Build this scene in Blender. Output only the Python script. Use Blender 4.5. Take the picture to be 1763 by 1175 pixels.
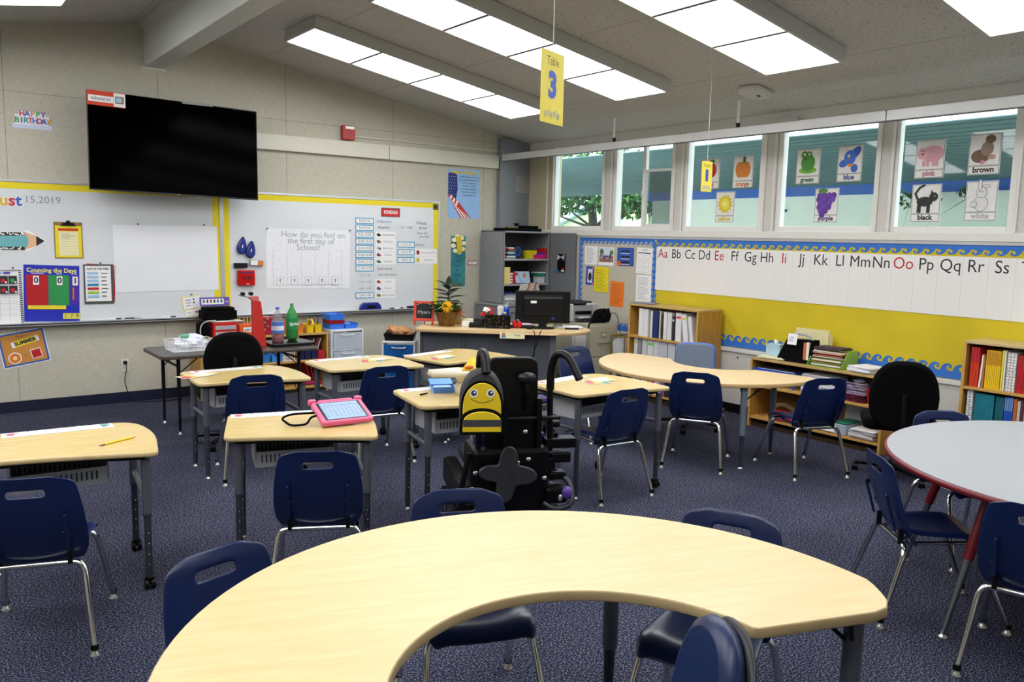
import bpy, bmesh, math, random
from mathutils import Vector, Matrix
random.seed(7)
for _o in list(bpy.data.objects): bpy.data.objects.remove(_o)
C = bpy.context.scene.collection
PI = math.pi
def R(d): return math.radians(d)

# ---------------------------------------------------------------- camera
def _cam():
    yaw, pitch, roll = 0.6456, -0.1255, 0.0219
    f = Vector((math.sin(yaw)*math.cos(pitch), math.cos(yaw)*math.cos(pitch), math.sin(pitch)))
    r0 = Vector((math.cos(yaw), -math.sin(yaw), 0)); u0 = r0.cross(f)
    r = r0*math.cos(roll) + u0*math.sin(roll); u = -r0*math.sin(roll) + u0*math.cos(roll)
    cd = bpy.data.cameras.new('camera'); cd.sensor_width = 36; cd.lens = 36*1406.09/1763
    cd.clip_start = 0.05; cd.clip_end = 300
    o = bpy.data.objects.new('camera', cd); C.objects.link(o)
    m = Matrix((r, u, -f)).transposed().to_4x4(); m.translation = Vector((-6.4659, -8.3658, 1.6418))
    o.matrix_world = m; bpy.context.scene.camera = o
_cam()
# ---------------------------------------------------------------- view, world, sun
sc = bpy.context.scene
sc.view_settings.view_transform = 'Standard'; sc.view_settings.look = 'None'
sc.view_settings.gamma = 1.0; sc.view_settings.use_curve_mapping = False
sc.view_settings.exposure = 0.0
LENS_POWER = 9.4
w = bpy.data.worlds.new('sky'); sc.world = w; w.use_nodes = True
nt = w.node_tree; bg = nt.nodes['Background']
tc = nt.nodes.new('ShaderNodeTexCoord'); sx = nt.nodes.new('ShaderNodeSeparateXYZ')
rp = nt.nodes.new('ShaderNodeValToRGB'); rp.color_ramp.elements[0].position = 0.45; rp.color_ramp.elements[1].position = 0.75
rp.color_ramp.elements[0].color = (.80, .90, .95, 1); rp.color_ramp.elements[1].color = (.82, .92, 1, 1)
mr = nt.nodes.new('ShaderNodeMapRange'); mr.inputs[1].default_value = -1
nt.links.new(tc.outputs['Generated'], sx.inputs[0]); nt.links.new(sx.outputs[2], mr.inputs[0])
nt.links.new(mr.outputs[0], rp.inputs[0]); nt.links.new(rp.outputs[0], bg.inputs[0])
bg.inputs[1].default_value = 5.5

# ---------------------------------------------------------------- materials
def lin(h):
    if isinstance(h, str):
        v = [int(h[i:i+2], 16)/255 for i in (0, 2, 4)]
        return tuple(c/12.92 if c <= .04045 else ((c+.055)/1.055)**2.4 for c in v)
    return h
_M = {}
def mat(c, rough=.5, metal=0, kind='', spec=.5, var=.04, scale=30, bump=0, alpha=1, coat=0):
    key = (c, rough, metal, kind, spec, var, scale, bump, alpha, coat)
    if key in _M: return _M[key]
    m = bpy.data.materials.new('mat_%s_%s' % (c if isinstance(c, str) else 'c', kind)); m.use_nodes = True
    n = m.node_tree; b = n.nodes['Principled BSDF']; L = n.links
    col = lin(c)
    b.inputs['Base Color'].default_value = (*col, 1); b.inputs['Roughness'].default_value = rough
    b.inputs['Metallic'].default_value = metal; b.inputs['Specular IOR Level'].default_value = spec
    if coat: b.inputs['Coat Weight'].default_value = coat; b.inputs['Coat Roughness'].default_value = .15
    if alpha < 1: b.inputs['Alpha'].default_value = alpha
    if var or bump:
        t = n.nodes.new('ShaderNodeTexCoord'); nz = n.nodes.new('ShaderNodeTexNoise'); nz.inputs['Scale'].default_value = scale
        nz.inputs['Detail'].default_value = 3
        mp = n.nodes.new('ShaderNodeMapping'); L.new(t.outputs['Object'], mp.inputs[0]); L.new(mp.outputs[0], nz.inputs['Vector'])
        if kind == 'wood': mp.inputs['Scale'].default_value = (1, 9, 9)
        if kind == 'woodz': mp.inputs['Scale'].default_value = (9, 9, 1)
        r = n.nodes.new('ShaderNodeValToRGB'); e = r.color_ramp.elements
        e[0].position = .3; e[1].position = .7
        e[0].color = (*[max(0, x*(1-var)) for x in col], 1); e[1].color = (*[min(1, x*(1+var)) for x in col], 1)
        L.new(nz.outputs['Fac'], r.inputs[0]); L.new(r.outputs[0], b.inputs['Base Color'])
        if bump:
            bp = n.nodes.new('ShaderNodeBump'); bp.inputs['Strength'].default_value = bump; bp.inputs['Distance'].default_value = .002
            L.new(nz.outputs['Fac'], bp.inputs['Height']); L.new(bp.outputs[0], b.inputs['Normal'])
    _M[key] = m; return m
def emat(c, s):
    key = ('e', c, s)
    if key in _M: return _M[key]
    m = bpy.data.materials.new('emit_%s' % c); m.use_nodes = True; n = m.node_tree
    b = n.nodes['Principled BSDF']; b.inputs['Base Color'].default_value = (*lin(c), 1)
    b.inputs['Emission Color'].default_value = (*lin(c), 1); b.inputs['Emission Strength'].default_value = s
    _M[key] = m; return m
def nodes_mat(name):
    m = bpy.data.materials.new(name); m.use_nodes = True; n = m.node_tree
    return m, n, n.links, n.nodes['Principled BSDF']
def ramp(n, stops):
    r = n.nodes.new('ShaderNodeValToRGB'); cr = r.color_ramp
    while len(cr.elements) < len(stops): cr.elements.new(.5)
    for e, (p, c) in zip(cr.elements, stops): e.position = p; e.color = (*lin(c), 1)
    return r
def m_carpet():
    m, n, L, b = nodes_mat('carpet'); b.inputs['Roughness'].default_value = 1; b.inputs['Specular IOR Level'].default_value = .05
    t = n.nodes.new('ShaderNodeTexCoord')
    a = n.nodes.new('ShaderNodeTexNoise'); a.inputs['Scale'].default_value = 125; a.inputs['Detail'].default_value = 2.5
    a.inputs['Roughness'].default_value = .75
    L.new(t.outputs['Object'], a.inputs['Vector'])
    r = ramp(n, [(.32, '07080e'), (.43, '191e31'), (.50, '2f3650'), (.575, '5b5e70'), (.67, 'a5988a')]); L.new(a.outputs['Fac'], r.inputs[0])
    g = n.nodes.new('ShaderNodeTexNoise'); g.inputs['Scale'].default_value = 1.1; g.inputs['Detail'].default_value = 4
    L.new(t.outputs['Object'], g.inputs['Vector'])
    r2 = ramp(n, [(.35, 'd8d8dc'), (.65, 'ffffff')]); L.new(g.outputs['Fac'], r2.inputs[0])
    x = n.nodes.new('ShaderNodeMix'); x.data_type = 'RGBA'; x.blend_type = 'MULTIPLY'; x.inputs[0].default_value = 1
    L.new(r.outputs[0], x.inputs[6]); L.new(r2.outputs[0], x.inputs[7]); L.new(x.outputs[2], b.inputs['Base Color'])
    bp = n.nodes.new('ShaderNodeBump'); bp.inputs['Strength'].default_value = .6; bp.inputs['Distance'].default_value = .004
    L.new(a.outputs['Fac'], bp.inputs['Height']); L.new(bp.outputs[0], b.inputs['Normal'])
    return m
def m_vinyl(seams=True):            # woven beige wall covering in 4 ft panels
    m, n, L, b = nodes_mat('wall_vinyl'); b.inputs['Roughness'].default_value = .8; b.inputs['Specular IOR Level'].default_value = .2
    t = n.nodes.new('ShaderNodeTexCoord')
    def nz(sc_):
        mp = n.nodes.new('ShaderNodeMapping'); mp.inputs['Scale'].default_value = sc_; L.new(t.outputs['Object'], mp.inputs[0])
        a = n.nodes.new('ShaderNodeTexNoise'); a.inputs['Scale'].default_value = 1; a.inputs['Detail'].default_value = 3; L.new(mp.outputs[0], a.inputs['Vector']); return a
    a = nz((14, 14, 160)); c = nz((150, 150, 12))
    ad = n.nodes.new('ShaderNodeMath'); ad.operation = 'ADD'; L.new(a.outputs['Fac'], ad.inputs[0]); L.new(c.outputs['Fac'], ad.inputs[1])
    hf = n.nodes.new('ShaderNodeMath'); hf.operation = 'MULTIPLY'; hf.inputs[1].default_value = .5; L.new(ad.outputs[0], hf.inputs[0])
    r = ramp(n, [(.34, 'b2ae9d'), (.5, 'bfbbab'), (.66, 'c9c5b6')]); L.new(hf.outputs[0], r.inputs[0])
    out = r.outputs[0]
    if seams:
        s = n.nodes.new('ShaderNodeSeparateXYZ'); L.new(t.outputs['Object'], s.inputs[0])
        def line(axis, off, period, wd):
            a1 = n.nodes.new('ShaderNodeMath'); a1.operation = 'ADD'; a1.inputs[1].default_value = off; L.new(s.outputs[axis], a1.inputs[0])
            a2 = n.nodes.new('ShaderNodeMath'); a2.operation = 'PINGPONG'; a2.inputs[1].default_value = period/2; L.new(a1.outputs[0], a2.inputs[0])
            a3 = n.nodes.new('ShaderNodeMath'); a3.operation = 'LESS_THAN'; a3.inputs[1].default_value = wd; L.new(a2.outputs[0], a3.inputs[0]); return a3
        l1 = line(0, 5.656+12.5, 1.25, .0025); l2 = line(2, -2.80+14, 7, .002)
        mx = n.nodes.new('ShaderNodeMath'); mx.operation = 'MAXIMUM'; L.new(l1.outputs[0], mx.inputs[0]); L.new(l2.outputs[0], mx.inputs[1])
        x = n.nodes.new('ShaderNodeMix'); x.data_type = 'RGBA'; L.new(mx.outputs[0], x.inputs[0]); L.new(out, x.inputs[6]); x.inputs[7].default_value = (*lin('8b8672'), 1)
        out = x.outputs[2]
    L.new(out, b.inputs['Base Color']); return m
def m_tile():                      # white acoustic ceiling board with pin holes
    m, n, L, b = nodes_mat('ceiling_board'); b.inputs['Roughness'].default_value = .95; b.inputs['Specular IOR Level'].default_value = .1
    t = n.nodes.new('ShaderNodeTexCoord'); a = n.nodes.new('ShaderNodeTexNoise'); a.inputs['Scale'].default_value = 60; a.inputs['Detail'].default_value = 1
    L.new(t.outputs['Object'], a.inputs['Vector'])
    r = ramp(n, [(.30, '9d9a95'), (.36, 'c3c1bc'), (.7, 'cbc9c4')]); L.new(a.outputs['Fac'], r.inputs[0])
    s = n.nodes.new('ShaderNodeSeparateXYZ'); L.new(t.outputs['Object'], s.inputs[0])
    a1 = n.nodes.new('ShaderNodeMath'); a1.operation = 'ADD'; a1.inputs[1].default_value = 30.25; L.new(s.outputs[0], a1.inputs[0])
    a2 = n.nodes.new('ShaderNodeMath'); a2.operation = 'PINGPONG'; a2.inputs[1].default_value = .61; L.new(a1.outputs[0], a2.inputs[0])
    a3 = n.nodes.new('ShaderNodeMath'); a3.operation = 'LESS_THAN'; a3.inputs[1].default_value = .003; L.new(a2.outputs[0], a3.inputs[0])
    x = n.nodes.new('ShaderNodeMix'); x.data_type = 'RGBA'; L.new(a3.outputs[0], x.inputs[0]); L.new(r.outputs[0], x.inputs[6]); x.inputs[7].default_value = (*lin('8d8a84'), 1)
    L.new(x.outputs[2], b.inputs['Base Color']); return m
def m_maple(c0, c1, c2, rough=.32, axis=0, sc_=3.2):
    m, n, L, b = nodes_mat('laminate_'+c1); b.inputs['Roughness'].default_value = rough
    t = n.nodes.new('ShaderNodeTexCoord'); mp = n.nodes.new('ShaderNodeMapping'); s = [14, 14, 14]; s[axis] = 1.6
    mp.inputs['Scale'].default_value = s; L.new(t.outputs['Object'], mp.inputs[0])
    a = n.nodes.new('ShaderNodeTexNoise'); a.inputs['Scale'].default_value = sc_; a.inputs['Detail'].default_value = 6; a.inputs['Roughness'].default_value = .65
    L.new(mp.outputs[0], a.inputs['Vector']); r = ramp(n, [(.32, c0), (.5, c1), (.68, c2)]); L.new(a.outputs['Fac'], r.inputs[0])
    L.new(r.outputs[0], b.inputs['Base Color']); return m
def m_glass(tint, gl=.10):
    m = bpy.data.materials.new('glass_pane'); m.use_nodes = True; n = m.node_tree; n.nodes.clear(); L = n.links
    o = n.nodes.new('ShaderNodeOutputMaterial'); tr = n.nodes.new('ShaderNodeBsdfTransparent'); tr.inputs[0].default_value = (*tint, 1)
    g = n.nodes.new('ShaderNodeBsdfGlossy'); g.inputs['Roughness'].default_value = .02
    lw = n.nodes.new('ShaderNodeFresnel'); lw.inputs[0].default_value = 1.5
    ge = n.nodes.new('ShaderNodeNewGeometry'); iv = n.nodes.new('ShaderNodeMath'); iv.operation = 'SUBTRACT'; iv.inputs[0].default_value = 1; L.new(ge.outputs['Backfacing'], iv.inputs[1])
    mu = n.nodes.new('ShaderNodeMath'); mu.operation = 'MULTIPLY'; L.new(lw.outputs[0], mu.inputs[0]); L.new(iv.outputs[0], mu.inputs[1])
    mx = n.nodes.new('ShaderNodeMixShader'); L.new(mu.outputs[0], mx.inputs[0]); L.new(tr.outputs[0], mx.inputs[1]); L.new(g.outputs[0], mx.inputs[2])
    L.new(mx.outputs[0], o.inputs[0]); return m
def m_clear(c, rough=.1, t=.7):    # thin see-through plastic
    m = bpy.data.materials.new('plastic_clear'); m.use_nodes = True; n = m.node_tree; L = n.links; b = n.nodes['Principled BSDF']
    b.inputs['Base Color'].default_value = (*lin(c), 1); b.inputs['Roughness'].default_value = rough
    tr = n.nodes.new('ShaderNodeBsdfTransparent'); tr.inputs[0].default_value = (*lin(c), 1)
    mx = n.nodes.new('ShaderNodeMixShader'); mx.inputs[0].default_value = t; o = n.nodes['Material Output']
    L.new(b.outputs[0], mx.inputs[1]); L.new(tr.outputs[0], mx.inputs[2]); L.new(mx.outputs[0], o.inputs[0]); return m

MAPLE = m_maple('dcc287', 'e3cc94', 'e9d6a4', .30)
MAPLE_D = m_maple('cbb06c', 'd1b879', 'd8c186', .22, 0, 3.0)
MAPLE_E = mat('b9a277', .45, var=.06, scale=12)
OAK = m_maple('a87a2e', 'b4863a', 'bf9347', .4, 2)
OAK_E = m_maple('bd8f45', 'c99c52', 'd2a75f', .4, 1)
OAK_T = m_maple('b08d50', 'bb9a5e', 'c5a66c', .28, 1)
CHROME = mat('d8d8d6', .12, 1, var=0)
STEEL = mat('6d7078', .35, .55, var=.03)
STEEL_D = mat('4a4d55', .35, .6, var=.03)
BLK = mat('040405', .45, var=.1, spec=.3)
BLKR = mat('040405', .9, var=.15, scale=200, bump=.2, spec=.12)
BLKG = mat('030304', .22, var=0, spec=.35)
NAVY = mat('12275c', .36, var=.05, scale=8)
WHITE = mat('f0f0ee', .5, var=.02)
PAPER = mat('eeeeee', .8, var=.02)
GREY = mat('8d8f92', .5, var=.03)
RED = mat('c4201c', .45)
INK = mat('2b2b33', .8, var=0)
INKL = mat('8c8c94', .8, var=0)

# ---------------------------------------------------------------- mesh builder
class B:
    def __init__(s): s.bm = bmesh.new(); s.m = []; s.lay = 0
    def mi(s, m):
        if m not in s.m: s.m.append(m)
        return s.m.index(m)
    def _add(s, verts, faces, m, smooth=False):
        i = s.mi(m); vs = [s.bm.verts.new(v) for v in verts]
        for f in faces:
            try: q = s.bm.faces.new([vs[k] for k in f]); q.material_index = i; q.smooth = smooth
            except ValueError: pass
        return s
    def box(s, c, d, m, rz=0, bev=0, rot=None):
        t = bmesh.new(); bmesh.ops.create_cube(t, size=1); bmesh.ops.scale(t, vec=d, verts=t.verts)
        if bev: bmesh.ops.bevel(t, geom=list(t.edges), offset=min(bev, min(d)*.45), segments=2, affect='EDGES', profile=.5)
        M = Matrix.Translation(c) @ (rot if rot is not None else Matrix.Rotation(rz, 4, 'Z')); t.transform(M)
        return s.merge(t, m)
    def merge(s, t, m, smooth=False):
        t.verts.ensure_lookup_table(); t.verts.index_update()
        s._add([v.co.copy() for v in t.verts], [[v.index for v in f.verts] for f in t.faces], m, smooth); t.free(); return s
    def bb(s, x0, x1, y0, y1, z0, z1, m, bev=0): return s.box(((x0+x1)/2, (y0+y1)/2, (z0+z1)/2), (abs(x1-x0), abs(y1-y0), abs(z1-z0)), m, bev=bev)
    def tube(s, pts, r, m, seg=10, closed=False, cap=True):
        P = [Vector(p) for p in pts]; n = len(P); rr = r if isinstance(r, (list, tuple)) else [r]*n
        vs = []; fs = []; prev = None
        for i, p in enumerate(P):
            if closed: d = (P[(i+1) % n]-P[i-1]).normalized()
            else: d = ((P[min(i+1, n-1)]-p).normalized()+(p-P[max(i-1, 0)]).normalized()).normalized()
            if prev is None:
                a = Vector((0, 0, 1)) if abs(d.z) < .9 else Vector((1, 0, 0)); x = d.cross(a).normalized()
            else: x = (prev - d*prev.dot(d)).normalized()
            prev = x; y = d.cross(x)
            for k in range(seg):
                t = 2*PI*k/seg; vs.append(p+(x*math.cos(t)+y*math.sin(t))*rr[i])
        for i in range(n if closed else n-1):
            j = (i+1) % n
            for k in range(seg): fs.append((i*seg+k, i*seg+(k+1) % seg, j*seg+(k+1) % seg, j*seg+k))
        s._add(vs, fs, m, True)
        if cap and not closed:
            s._add(vs[:seg], [tuple(range(seg))[::-1]], m); s._add(vs[-seg:], [tuple(range(seg))], m)
        return s
    def lathe(s, prof, m, c=(0, 0, 0), seg=20, smooth=True, sx=1, sy=1):
        vs = []; fs = []
        for r, z in prof:
            for k in range(seg): t = 2*PI*k/seg; vs.append((c[0]+r*math.cos(t)*sx, c[1]+r*math.sin(t)*sy, c[2]+z))
        for i in range(len(prof)-1):
            for k in range(seg): fs.append((i*seg+k, i*seg+(k+1) % seg, (i+1)*seg+(k+1) % seg, (i+1)*seg+k))
        s._add(vs, fs, m, smooth)
        if prof[0][0] > 1e-4: s._add(vs[:seg], [tuple(range(seg))[::-1]], m)
        if prof[-1][0] > 1e-4: s._add(vs[-seg:], [tuple(range(seg))], m)
        return s
    def ball(s, c, r, m, seg=14):
        t = bmesh.new(); bmesh.ops.create_uvsphere(t, u_segments=seg, v_segments=max(6, seg//2), radius=1)
        d = r if isinstance(r, (list, tuple)) else (r, r, r); bmesh.ops.scale(t, vec=d, verts=t.verts); bmesh.ops.translate(t, vec=c, verts=t.verts)
        return s.merge(t, m, True)
    def prism(s, out, z0, z1, m, bev=0, mside=None, smooth=True):
        n = len(out)
        def ring(z, off):
            if not off: return [(x, y, z) for x, y in out]
            r = []
            for i in range(n):
                a = Vector(out[i-1]); b_ = Vector(out[i]); c_ = Vector(out[(i+1) % n])
                d1 = (b_-a).normalized(); d2 = (c_-b_).normalized(); nn = Vector((-(d1.y+d2.y), d1.x+d2.x)); nn.normalize()
                r.append((b_.x+nn.x*off, b_.y+nn.y*off, z))
            return r
        area = sum(out[i-1][0]*out[i][1]-out[i][0]*out[i-1][1] for i in range(n)); sg = 1 if area > 0 else -1
        if sg < 0: out = out[::-1]
        if bev: rings = [ring(z0, bev), ring(z0+bev*.3, bev*.3), ring(z0+bev, 0), ring(z1-bev, 0), ring(z1-bev*.3, bev*.3), ring(z1, bev)]
        else: rings = [ring(z0, 0), ring(z1, 0)]
        vs = [v for r in rings for v in r]; fs = []
        for k in range(len(rings)-1):
            for i in range(n): j = (i+1) % n; fs.append((k*n+i, k*n+j, (k+1)*n+j, (k+1)*n+i))
        s._add(vs, fs, mside or m, smooth)
        s._add(rings[0], [tuple(range(n))[::-1]], mside or m); s._add(rings[-1], [tuple(range(n))], m); return s
    # flat print: layers stacked along local +Z
    def up(s): s.lay += 1; return s.z0 + s.lay*.0004
    def base(s, w_, h_, m, t=.002): s.z0 = t; s.bb(-w_/2, w_/2, -h_/2, h_/2, 0, t, m); return s
    def rect(s, x, y, w_, h_, m, a=0):
        z = s.up(); c_, n_ = math.cos(a), math.sin(a)
        P = [(-w_/2, -h_/2), (w_/2, -h_/2), (w_/2, h_/2), (-w_/2, h_/2)]
        return s._add([(x+p*c_-q*n_, y+p*n_+q*c_, z) for p, q in P], [(0, 1, 2, 3)], m)
    def frame(s, x, y, w_, h_, t, m, fill=None):
        s.rect(x, y, w_, h_, m); s.rect(x, y, w_-2*t, h_-2*t, fill or PAPER); return s
    def poly(s, P, m): z = s.up(); return s._add([(x, y, z) for x, y in P], [tuple(range(len(P)))], m)
    def disc(s, x, y, r, m, ry=None, seg=20, a=0):
        ry = ry or r; c_, n_ = math.cos(a), math.sin(a)
        return s.poly([(x+r*math.cos(2*PI*k/seg)*c_-ry*math.sin(2*PI*k/seg)*n_, y+r*math.cos(2*PI*k/seg)*n_+ry*math.sin(2*PI*k/seg)*c_) for k in range(seg)], m)
    def line(s, P, wd, m):
        for a, b_ in zip(P[:-1], P[1:]):
            dx, dy = b_[0]-a[0], b_[1]-a[1]; s.lay -= .97
            s.rect((a[0]+b_[0])/2, (a[1]+b_[1])/2, math.hypot(dx, dy)+wd*.6, wd, m, math.atan2(dy, dx))
        s.lay = math.ceil(s.lay); return s
    def text(s, txt, x, y, size, m, align='CENTER', sx=1, bold=0, a=0, shear=0):
        cu = bpy.data.curves.new('t', 'FONT'); cu.body = txt; cu.size = size; cu.align_x = align; cu.align_y = 'CENTER'; cu.offset = bold; cu.shear = shear
        cu.resolution_u = 3
        ob = bpy.data.objects.new('t', cu); C.objects.link(ob); dg = bpy.context.evaluated_depsgraph_get()
        me = bpy.data.meshes.new_from_object(ob.evaluated_get(dg)); t = bmesh.new(); t.from_mesh(me)
        t.transform(Matrix.Translation((x, y, s.up())) @ Matrix.Rotation(a, 4, 'Z') @ Matrix.Diagonal((sx, 1, 1, 1)))
        s.merge(t, m); bpy.data.objects.remove(ob); bpy.data.curves.remove(cu); bpy.data.meshes.remove(me); return s
    def scribble(s, x0, y1, w_, h_, n, m, th=.3):
        for i in range(n):
            y = y1-h_*(i+.5)/n; ww = w_*random.uniform(.6, 1); s.lay -= .9; s.rect(x0+ww/2, y, ww, h_/n*th, m)
        s.lay = math.ceil(s.lay); return s
    def build(s, name, parent=None, loc=(0, 0, 0), rot=(0, 0, 0), label=None, cat=None, group=None, kind=None, mods=()):
        me = bpy.data.meshes.new(name); s.bm.to_mesh(me); s.bm.free()
        for m in s.m: me.materials.append(m)
        o = bpy.data.objects.new(name, me); C.objects.link(o); o.location = loc
        if isinstance(rot, (int, float)): rot = (0, 0, rot)
        o.rotation_euler = rot; o.parent = parent
        for k, v in mods:
            q = o.modifiers.new(k.lower(), k)
            for a_, b_ in v.items(): setattr(q, a_, b_)
        tag(o, label, cat, group, kind); return o
def tag(o, label=None, cat=None, group=None, kind=None):
    if label: o['label'] = label
    if cat: o['category'] = cat
    if group: o['group'] = group
    if kind: o['kind'] = kind
    return o
def thing(name, label, cat, loc=(0, 0, 0), rz=0, group=None, rot=None):
    o = bpy.data.objects.new(name, None); C.objects.link(o); o.location = loc; o.rotation_euler = rot or (0, 0, rz)
    o.empty_display_size = .1
    return tag(o, label, cat, group)
def dup(root, loc, rz, label=None, group=None, rot=None):
    def cp(o, par):
        c = o.copy(); C.objects.link(c); c.parent = par
        for ch in list(o.children): cp(ch, c)
        return c
    r = cp(root, None); r.location = loc; r.rotation_euler = rot or (0, 0, rz)
    if label: r['label'] = label
    if group: r['group'] = group
    return r
FW = (PI/2, 0, 0)            # lies on the front wall, facing the room
RW = (PI/2, 0, -PI/2)        # lies on the window wall, facing the room
def fwr(a): return (Matrix.Rotation(PI/2, 4, 'X') @ Matrix.Rotation(a, 4, 'Z')).to_euler()
def rwr(a): return (Matrix.Rotation(-PI/2, 4, 'Z') @ Matrix.Rotation(PI/2, 4, 'X') @ Matrix.Rotation(a, 4, 'Z')).to_euler()
def arc(cx, cy, r, a0, a1, n): return [(cx+r*math.cos(R(a0+(a1-a0)*i/n)), cy+r*math.sin(R(a0+(a1-a0)*i/n))) for i in range(n+1)]
def roundpoly(P, rad, n=6):
    out = []; k = len(P)
    for i in range(k):
        r = rad[i] if isinstance(rad, (list, tuple)) else rad
        p = Vector(P[i]); a = Vector(P[i-1]); b_ = Vector(P[(i+1) % k]); u = (a-p).normalized(); v = (b_-p).normalized()
        if r <= 0: out.append(tuple(p)); continue
        q0 = p+u*r; q1 = p+v*r
        for j in range(n+1): t = j/n; q = q0*(1-t)**2+p*2*t*(1-t)+q1*t*t; out.append((q.x, q.y))
    return out
def bend(P, r=.03, n=4):
    out = [Vector(P[0])]
    for i in range(1, len(P)-1):
        p = Vector(P[i]); u = (Vector(P[i-1])-p); v = (Vector(P[i+1])-p); ru = min(r, u.length*.45); rv = min(r, v.length*.45)
        q0 = p+u.normalized()*ru; q1 = p+v.normalized()*rv
        for j in range(n+1): t = j/n; out.append(q0*(1-t)**2+p*2*t*(1-t)+q1*t*t)
    out.append(Vector(P[-1])); return out
# ================================================================ the room
CS = .166
def cz(x): return 3.56 - CS*abs(x+4.45)
VIN = m_vinyl(); VIN2 = m_vinyl(False); TILE = m_tile(); WTRIM = mat('dddbd4', .45, var=.02); LTRIM = mat('d6d3c4', .5, var=.02)
def S(b, name, label, **k): return b.build(name, kind='structure', label=label, **k)
b = B(); b.bb(-9, 0, -10.5, 0, -.1, 0, m_carpet()); S(b, 'floor', 'dark blue speckled carpet floor')
def gable(y0, y1, m):
    b = B(); P = [(-9, 0), (0, 0), (0, cz(0)), (-4.45, 3.56), (-9, cz(-9))]; n = 5
    vs = [(x, y0, z) for x, z in P]+[(x, y1, z) for x, z in P]
    b._add(vs, [(0, 1, 2, 3, 4), (9, 8, 7, 6, 5)]+[(i, (i+1) % n+0, (i+1) % n+5, i+5) for i in range(5)], m); return b
S(gable(0, .15, VIN), 'wall_front', 'beige vinyl gable wall with panel seams behind the whiteboards')
S(gable(-10.65, -10.5, VIN2), 'wall_back', 'beige wall behind the camera')
b = B(); b.bb(-9.15, -9, -10.5, 0, 0, cz(-9), VIN2); S(b, 'wall_left', 'beige side wall opposite the windows')
GY = [(-.575, -1.404), (-1.64, -2.45), (-2.675, -3.545), (-3.79, -4.675), (-4.87, -5.715), (-5.95, -6.8), (-7.05, -7.9), (-8.15, -9.0), (-9.25, -10.1)]
ZB, ZT = 1.80, 2.70
b = B(); b.bb(0, .15, -10.5, 0, 0, ZB-.05, VIN2); b.bb(0, .15, -10.5, 0, ZT+.04, cz(0), mat('cfcdc6', .7))
e = [0]+[v for g in GY for v in (g[0]+.05, g[1]-.05)]+[-10.5]
for i in range(0, len(e), 2): b.bb(0, .15, e[i+1], e[i], ZB-.05, ZT+.04, mat('c9c7c0', .6) if i else mat('b4ad90', .7))
S(b, 'wall_right', 'window wall with white posts between the windows')
b = B()
for sgn, x0, x1 in ((1, -4.45, 0), (-1, -9, -4.45)):
    z0, z1 = cz(x0), cz(x1)
    b._add([(x0, -10.5, z0), (x1, -10.5, z1), (x1, 0, z1), (x0, 0, z0), (x0, -10.5, z0+.1), (x1, -10.5, z1+.1), (x1, 0, z1+.1), (x0, 0, z0+.1)],
           [(0, 1, 2, 3), (7, 6, 5, 4), (0, 4, 5, 1), (2, 6, 7, 3)], TILE)
S(b, 'ceiling', 'off-white acoustic board ceiling sloping down from the ridge')
BEAM = mat('c9cbc6', .6, var=.02)
b = B(); b.bb(-4.525, -4.345, -10.5, 0, 3.15, 3.545, BEAM, .006); b.bb(-4.56, -4.525, -10.5, 0, 3.50, 3.55, BEAM); b.bb(-4.54, -4.33, -.012, 0, 3.13, 3.15, LTRIM)
S(b, 'beam', 'white painted ridge beam under the ceiling')
NB = mat('0d1330', .5, var=.05)
b = B(); b.bb(-9, -.75, -.012, 0, 0, .10, NB); S(b, 'baseboard_front', 'navy rubber baseboard along the front wall')
DG = mat('7e8288', .5, var=.03)
b = B(); b.bb(-.455, 0, -.075, 0, 1.70, cz(-.3)-.02, DG); S(b, 'trim_1', 'grey metal corner chase above the tall cabinet')
b = B(); b.base(.20, .20, mat('9a9a98', .6), .008)
for k in range(9): b.rect(0, -.08+.02*k, .18, .006, mat('6a6a6a', .7))
b.build('vent_plate', loc=(-.12, -.076, 2.31), rot=FW, label='small grey vent plate on the corner chase', cat='vent')
# windows
GL = m_glass((.90, .94, .93)); SCRN = m_clear('c4caca', .7, .88)
for i, (y0, y1) in enumerate(GY):
    F = mat('e2e1dc', .4, var=.01); b = B(); t = .05
    b.bb(.01, .075, y0, y0+t, ZB-t, ZT+.04, F, .004); b.bb(.01, .075, y1-t, y1, ZB-t, ZT+.04, F, .004)
    b.bb(.01, .075, y1, y0, ZB-t, ZB, F, .004); b.bb(.01, .075, y1, y0, ZT, ZT+.04, F, .004)
    if i == 1:
        b.bb(.005, .05, -2.09, -2.045, ZB, ZT, F, .004); b.bb(.02, .05, -2.45, -2.09, ZB, ZB+.025, F, .003); b.bb(.02, .05, -2.45, -2.09, 2.375, 2.40, F, .003)
    o = S(b, 'window_%d' % (i+1), 'white vinyl window, number %d counted from the far corner' % (i+1))
    b = B(); b.bb(.055, .060, y1, y0, ZB, ZT, GL); b.build('pane', parent=o)
    if i == 1: b = B(); b.box((-.005, -2.065, 2.15), (.02, .018, .05), WHITE, bev=.004); b.build('latch', parent=o); b = B(); b.bb(.064, .066, -2.445, -2.095, ZB+.02, 2.375, SCRN); b.build('insect_screen', parent=o)
b = B(); b.bb(-.018, 0, -10.5, -.10, 1.69, ZB-.045, WTRIM, .004)
for g0, g1 in zip([(0, -.42)]+GY, GY):
    ym = (g0[1]+g1[0])/2
    for dy in (-.055, .055): b.bb(-.012, 0, ym+dy-.012, ym+dy+.012, ZB-.045, ZT+.04, WTRIM, .003)
S(b, 'trim_2', 'white wooden sill and post trim under the windows')
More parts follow.
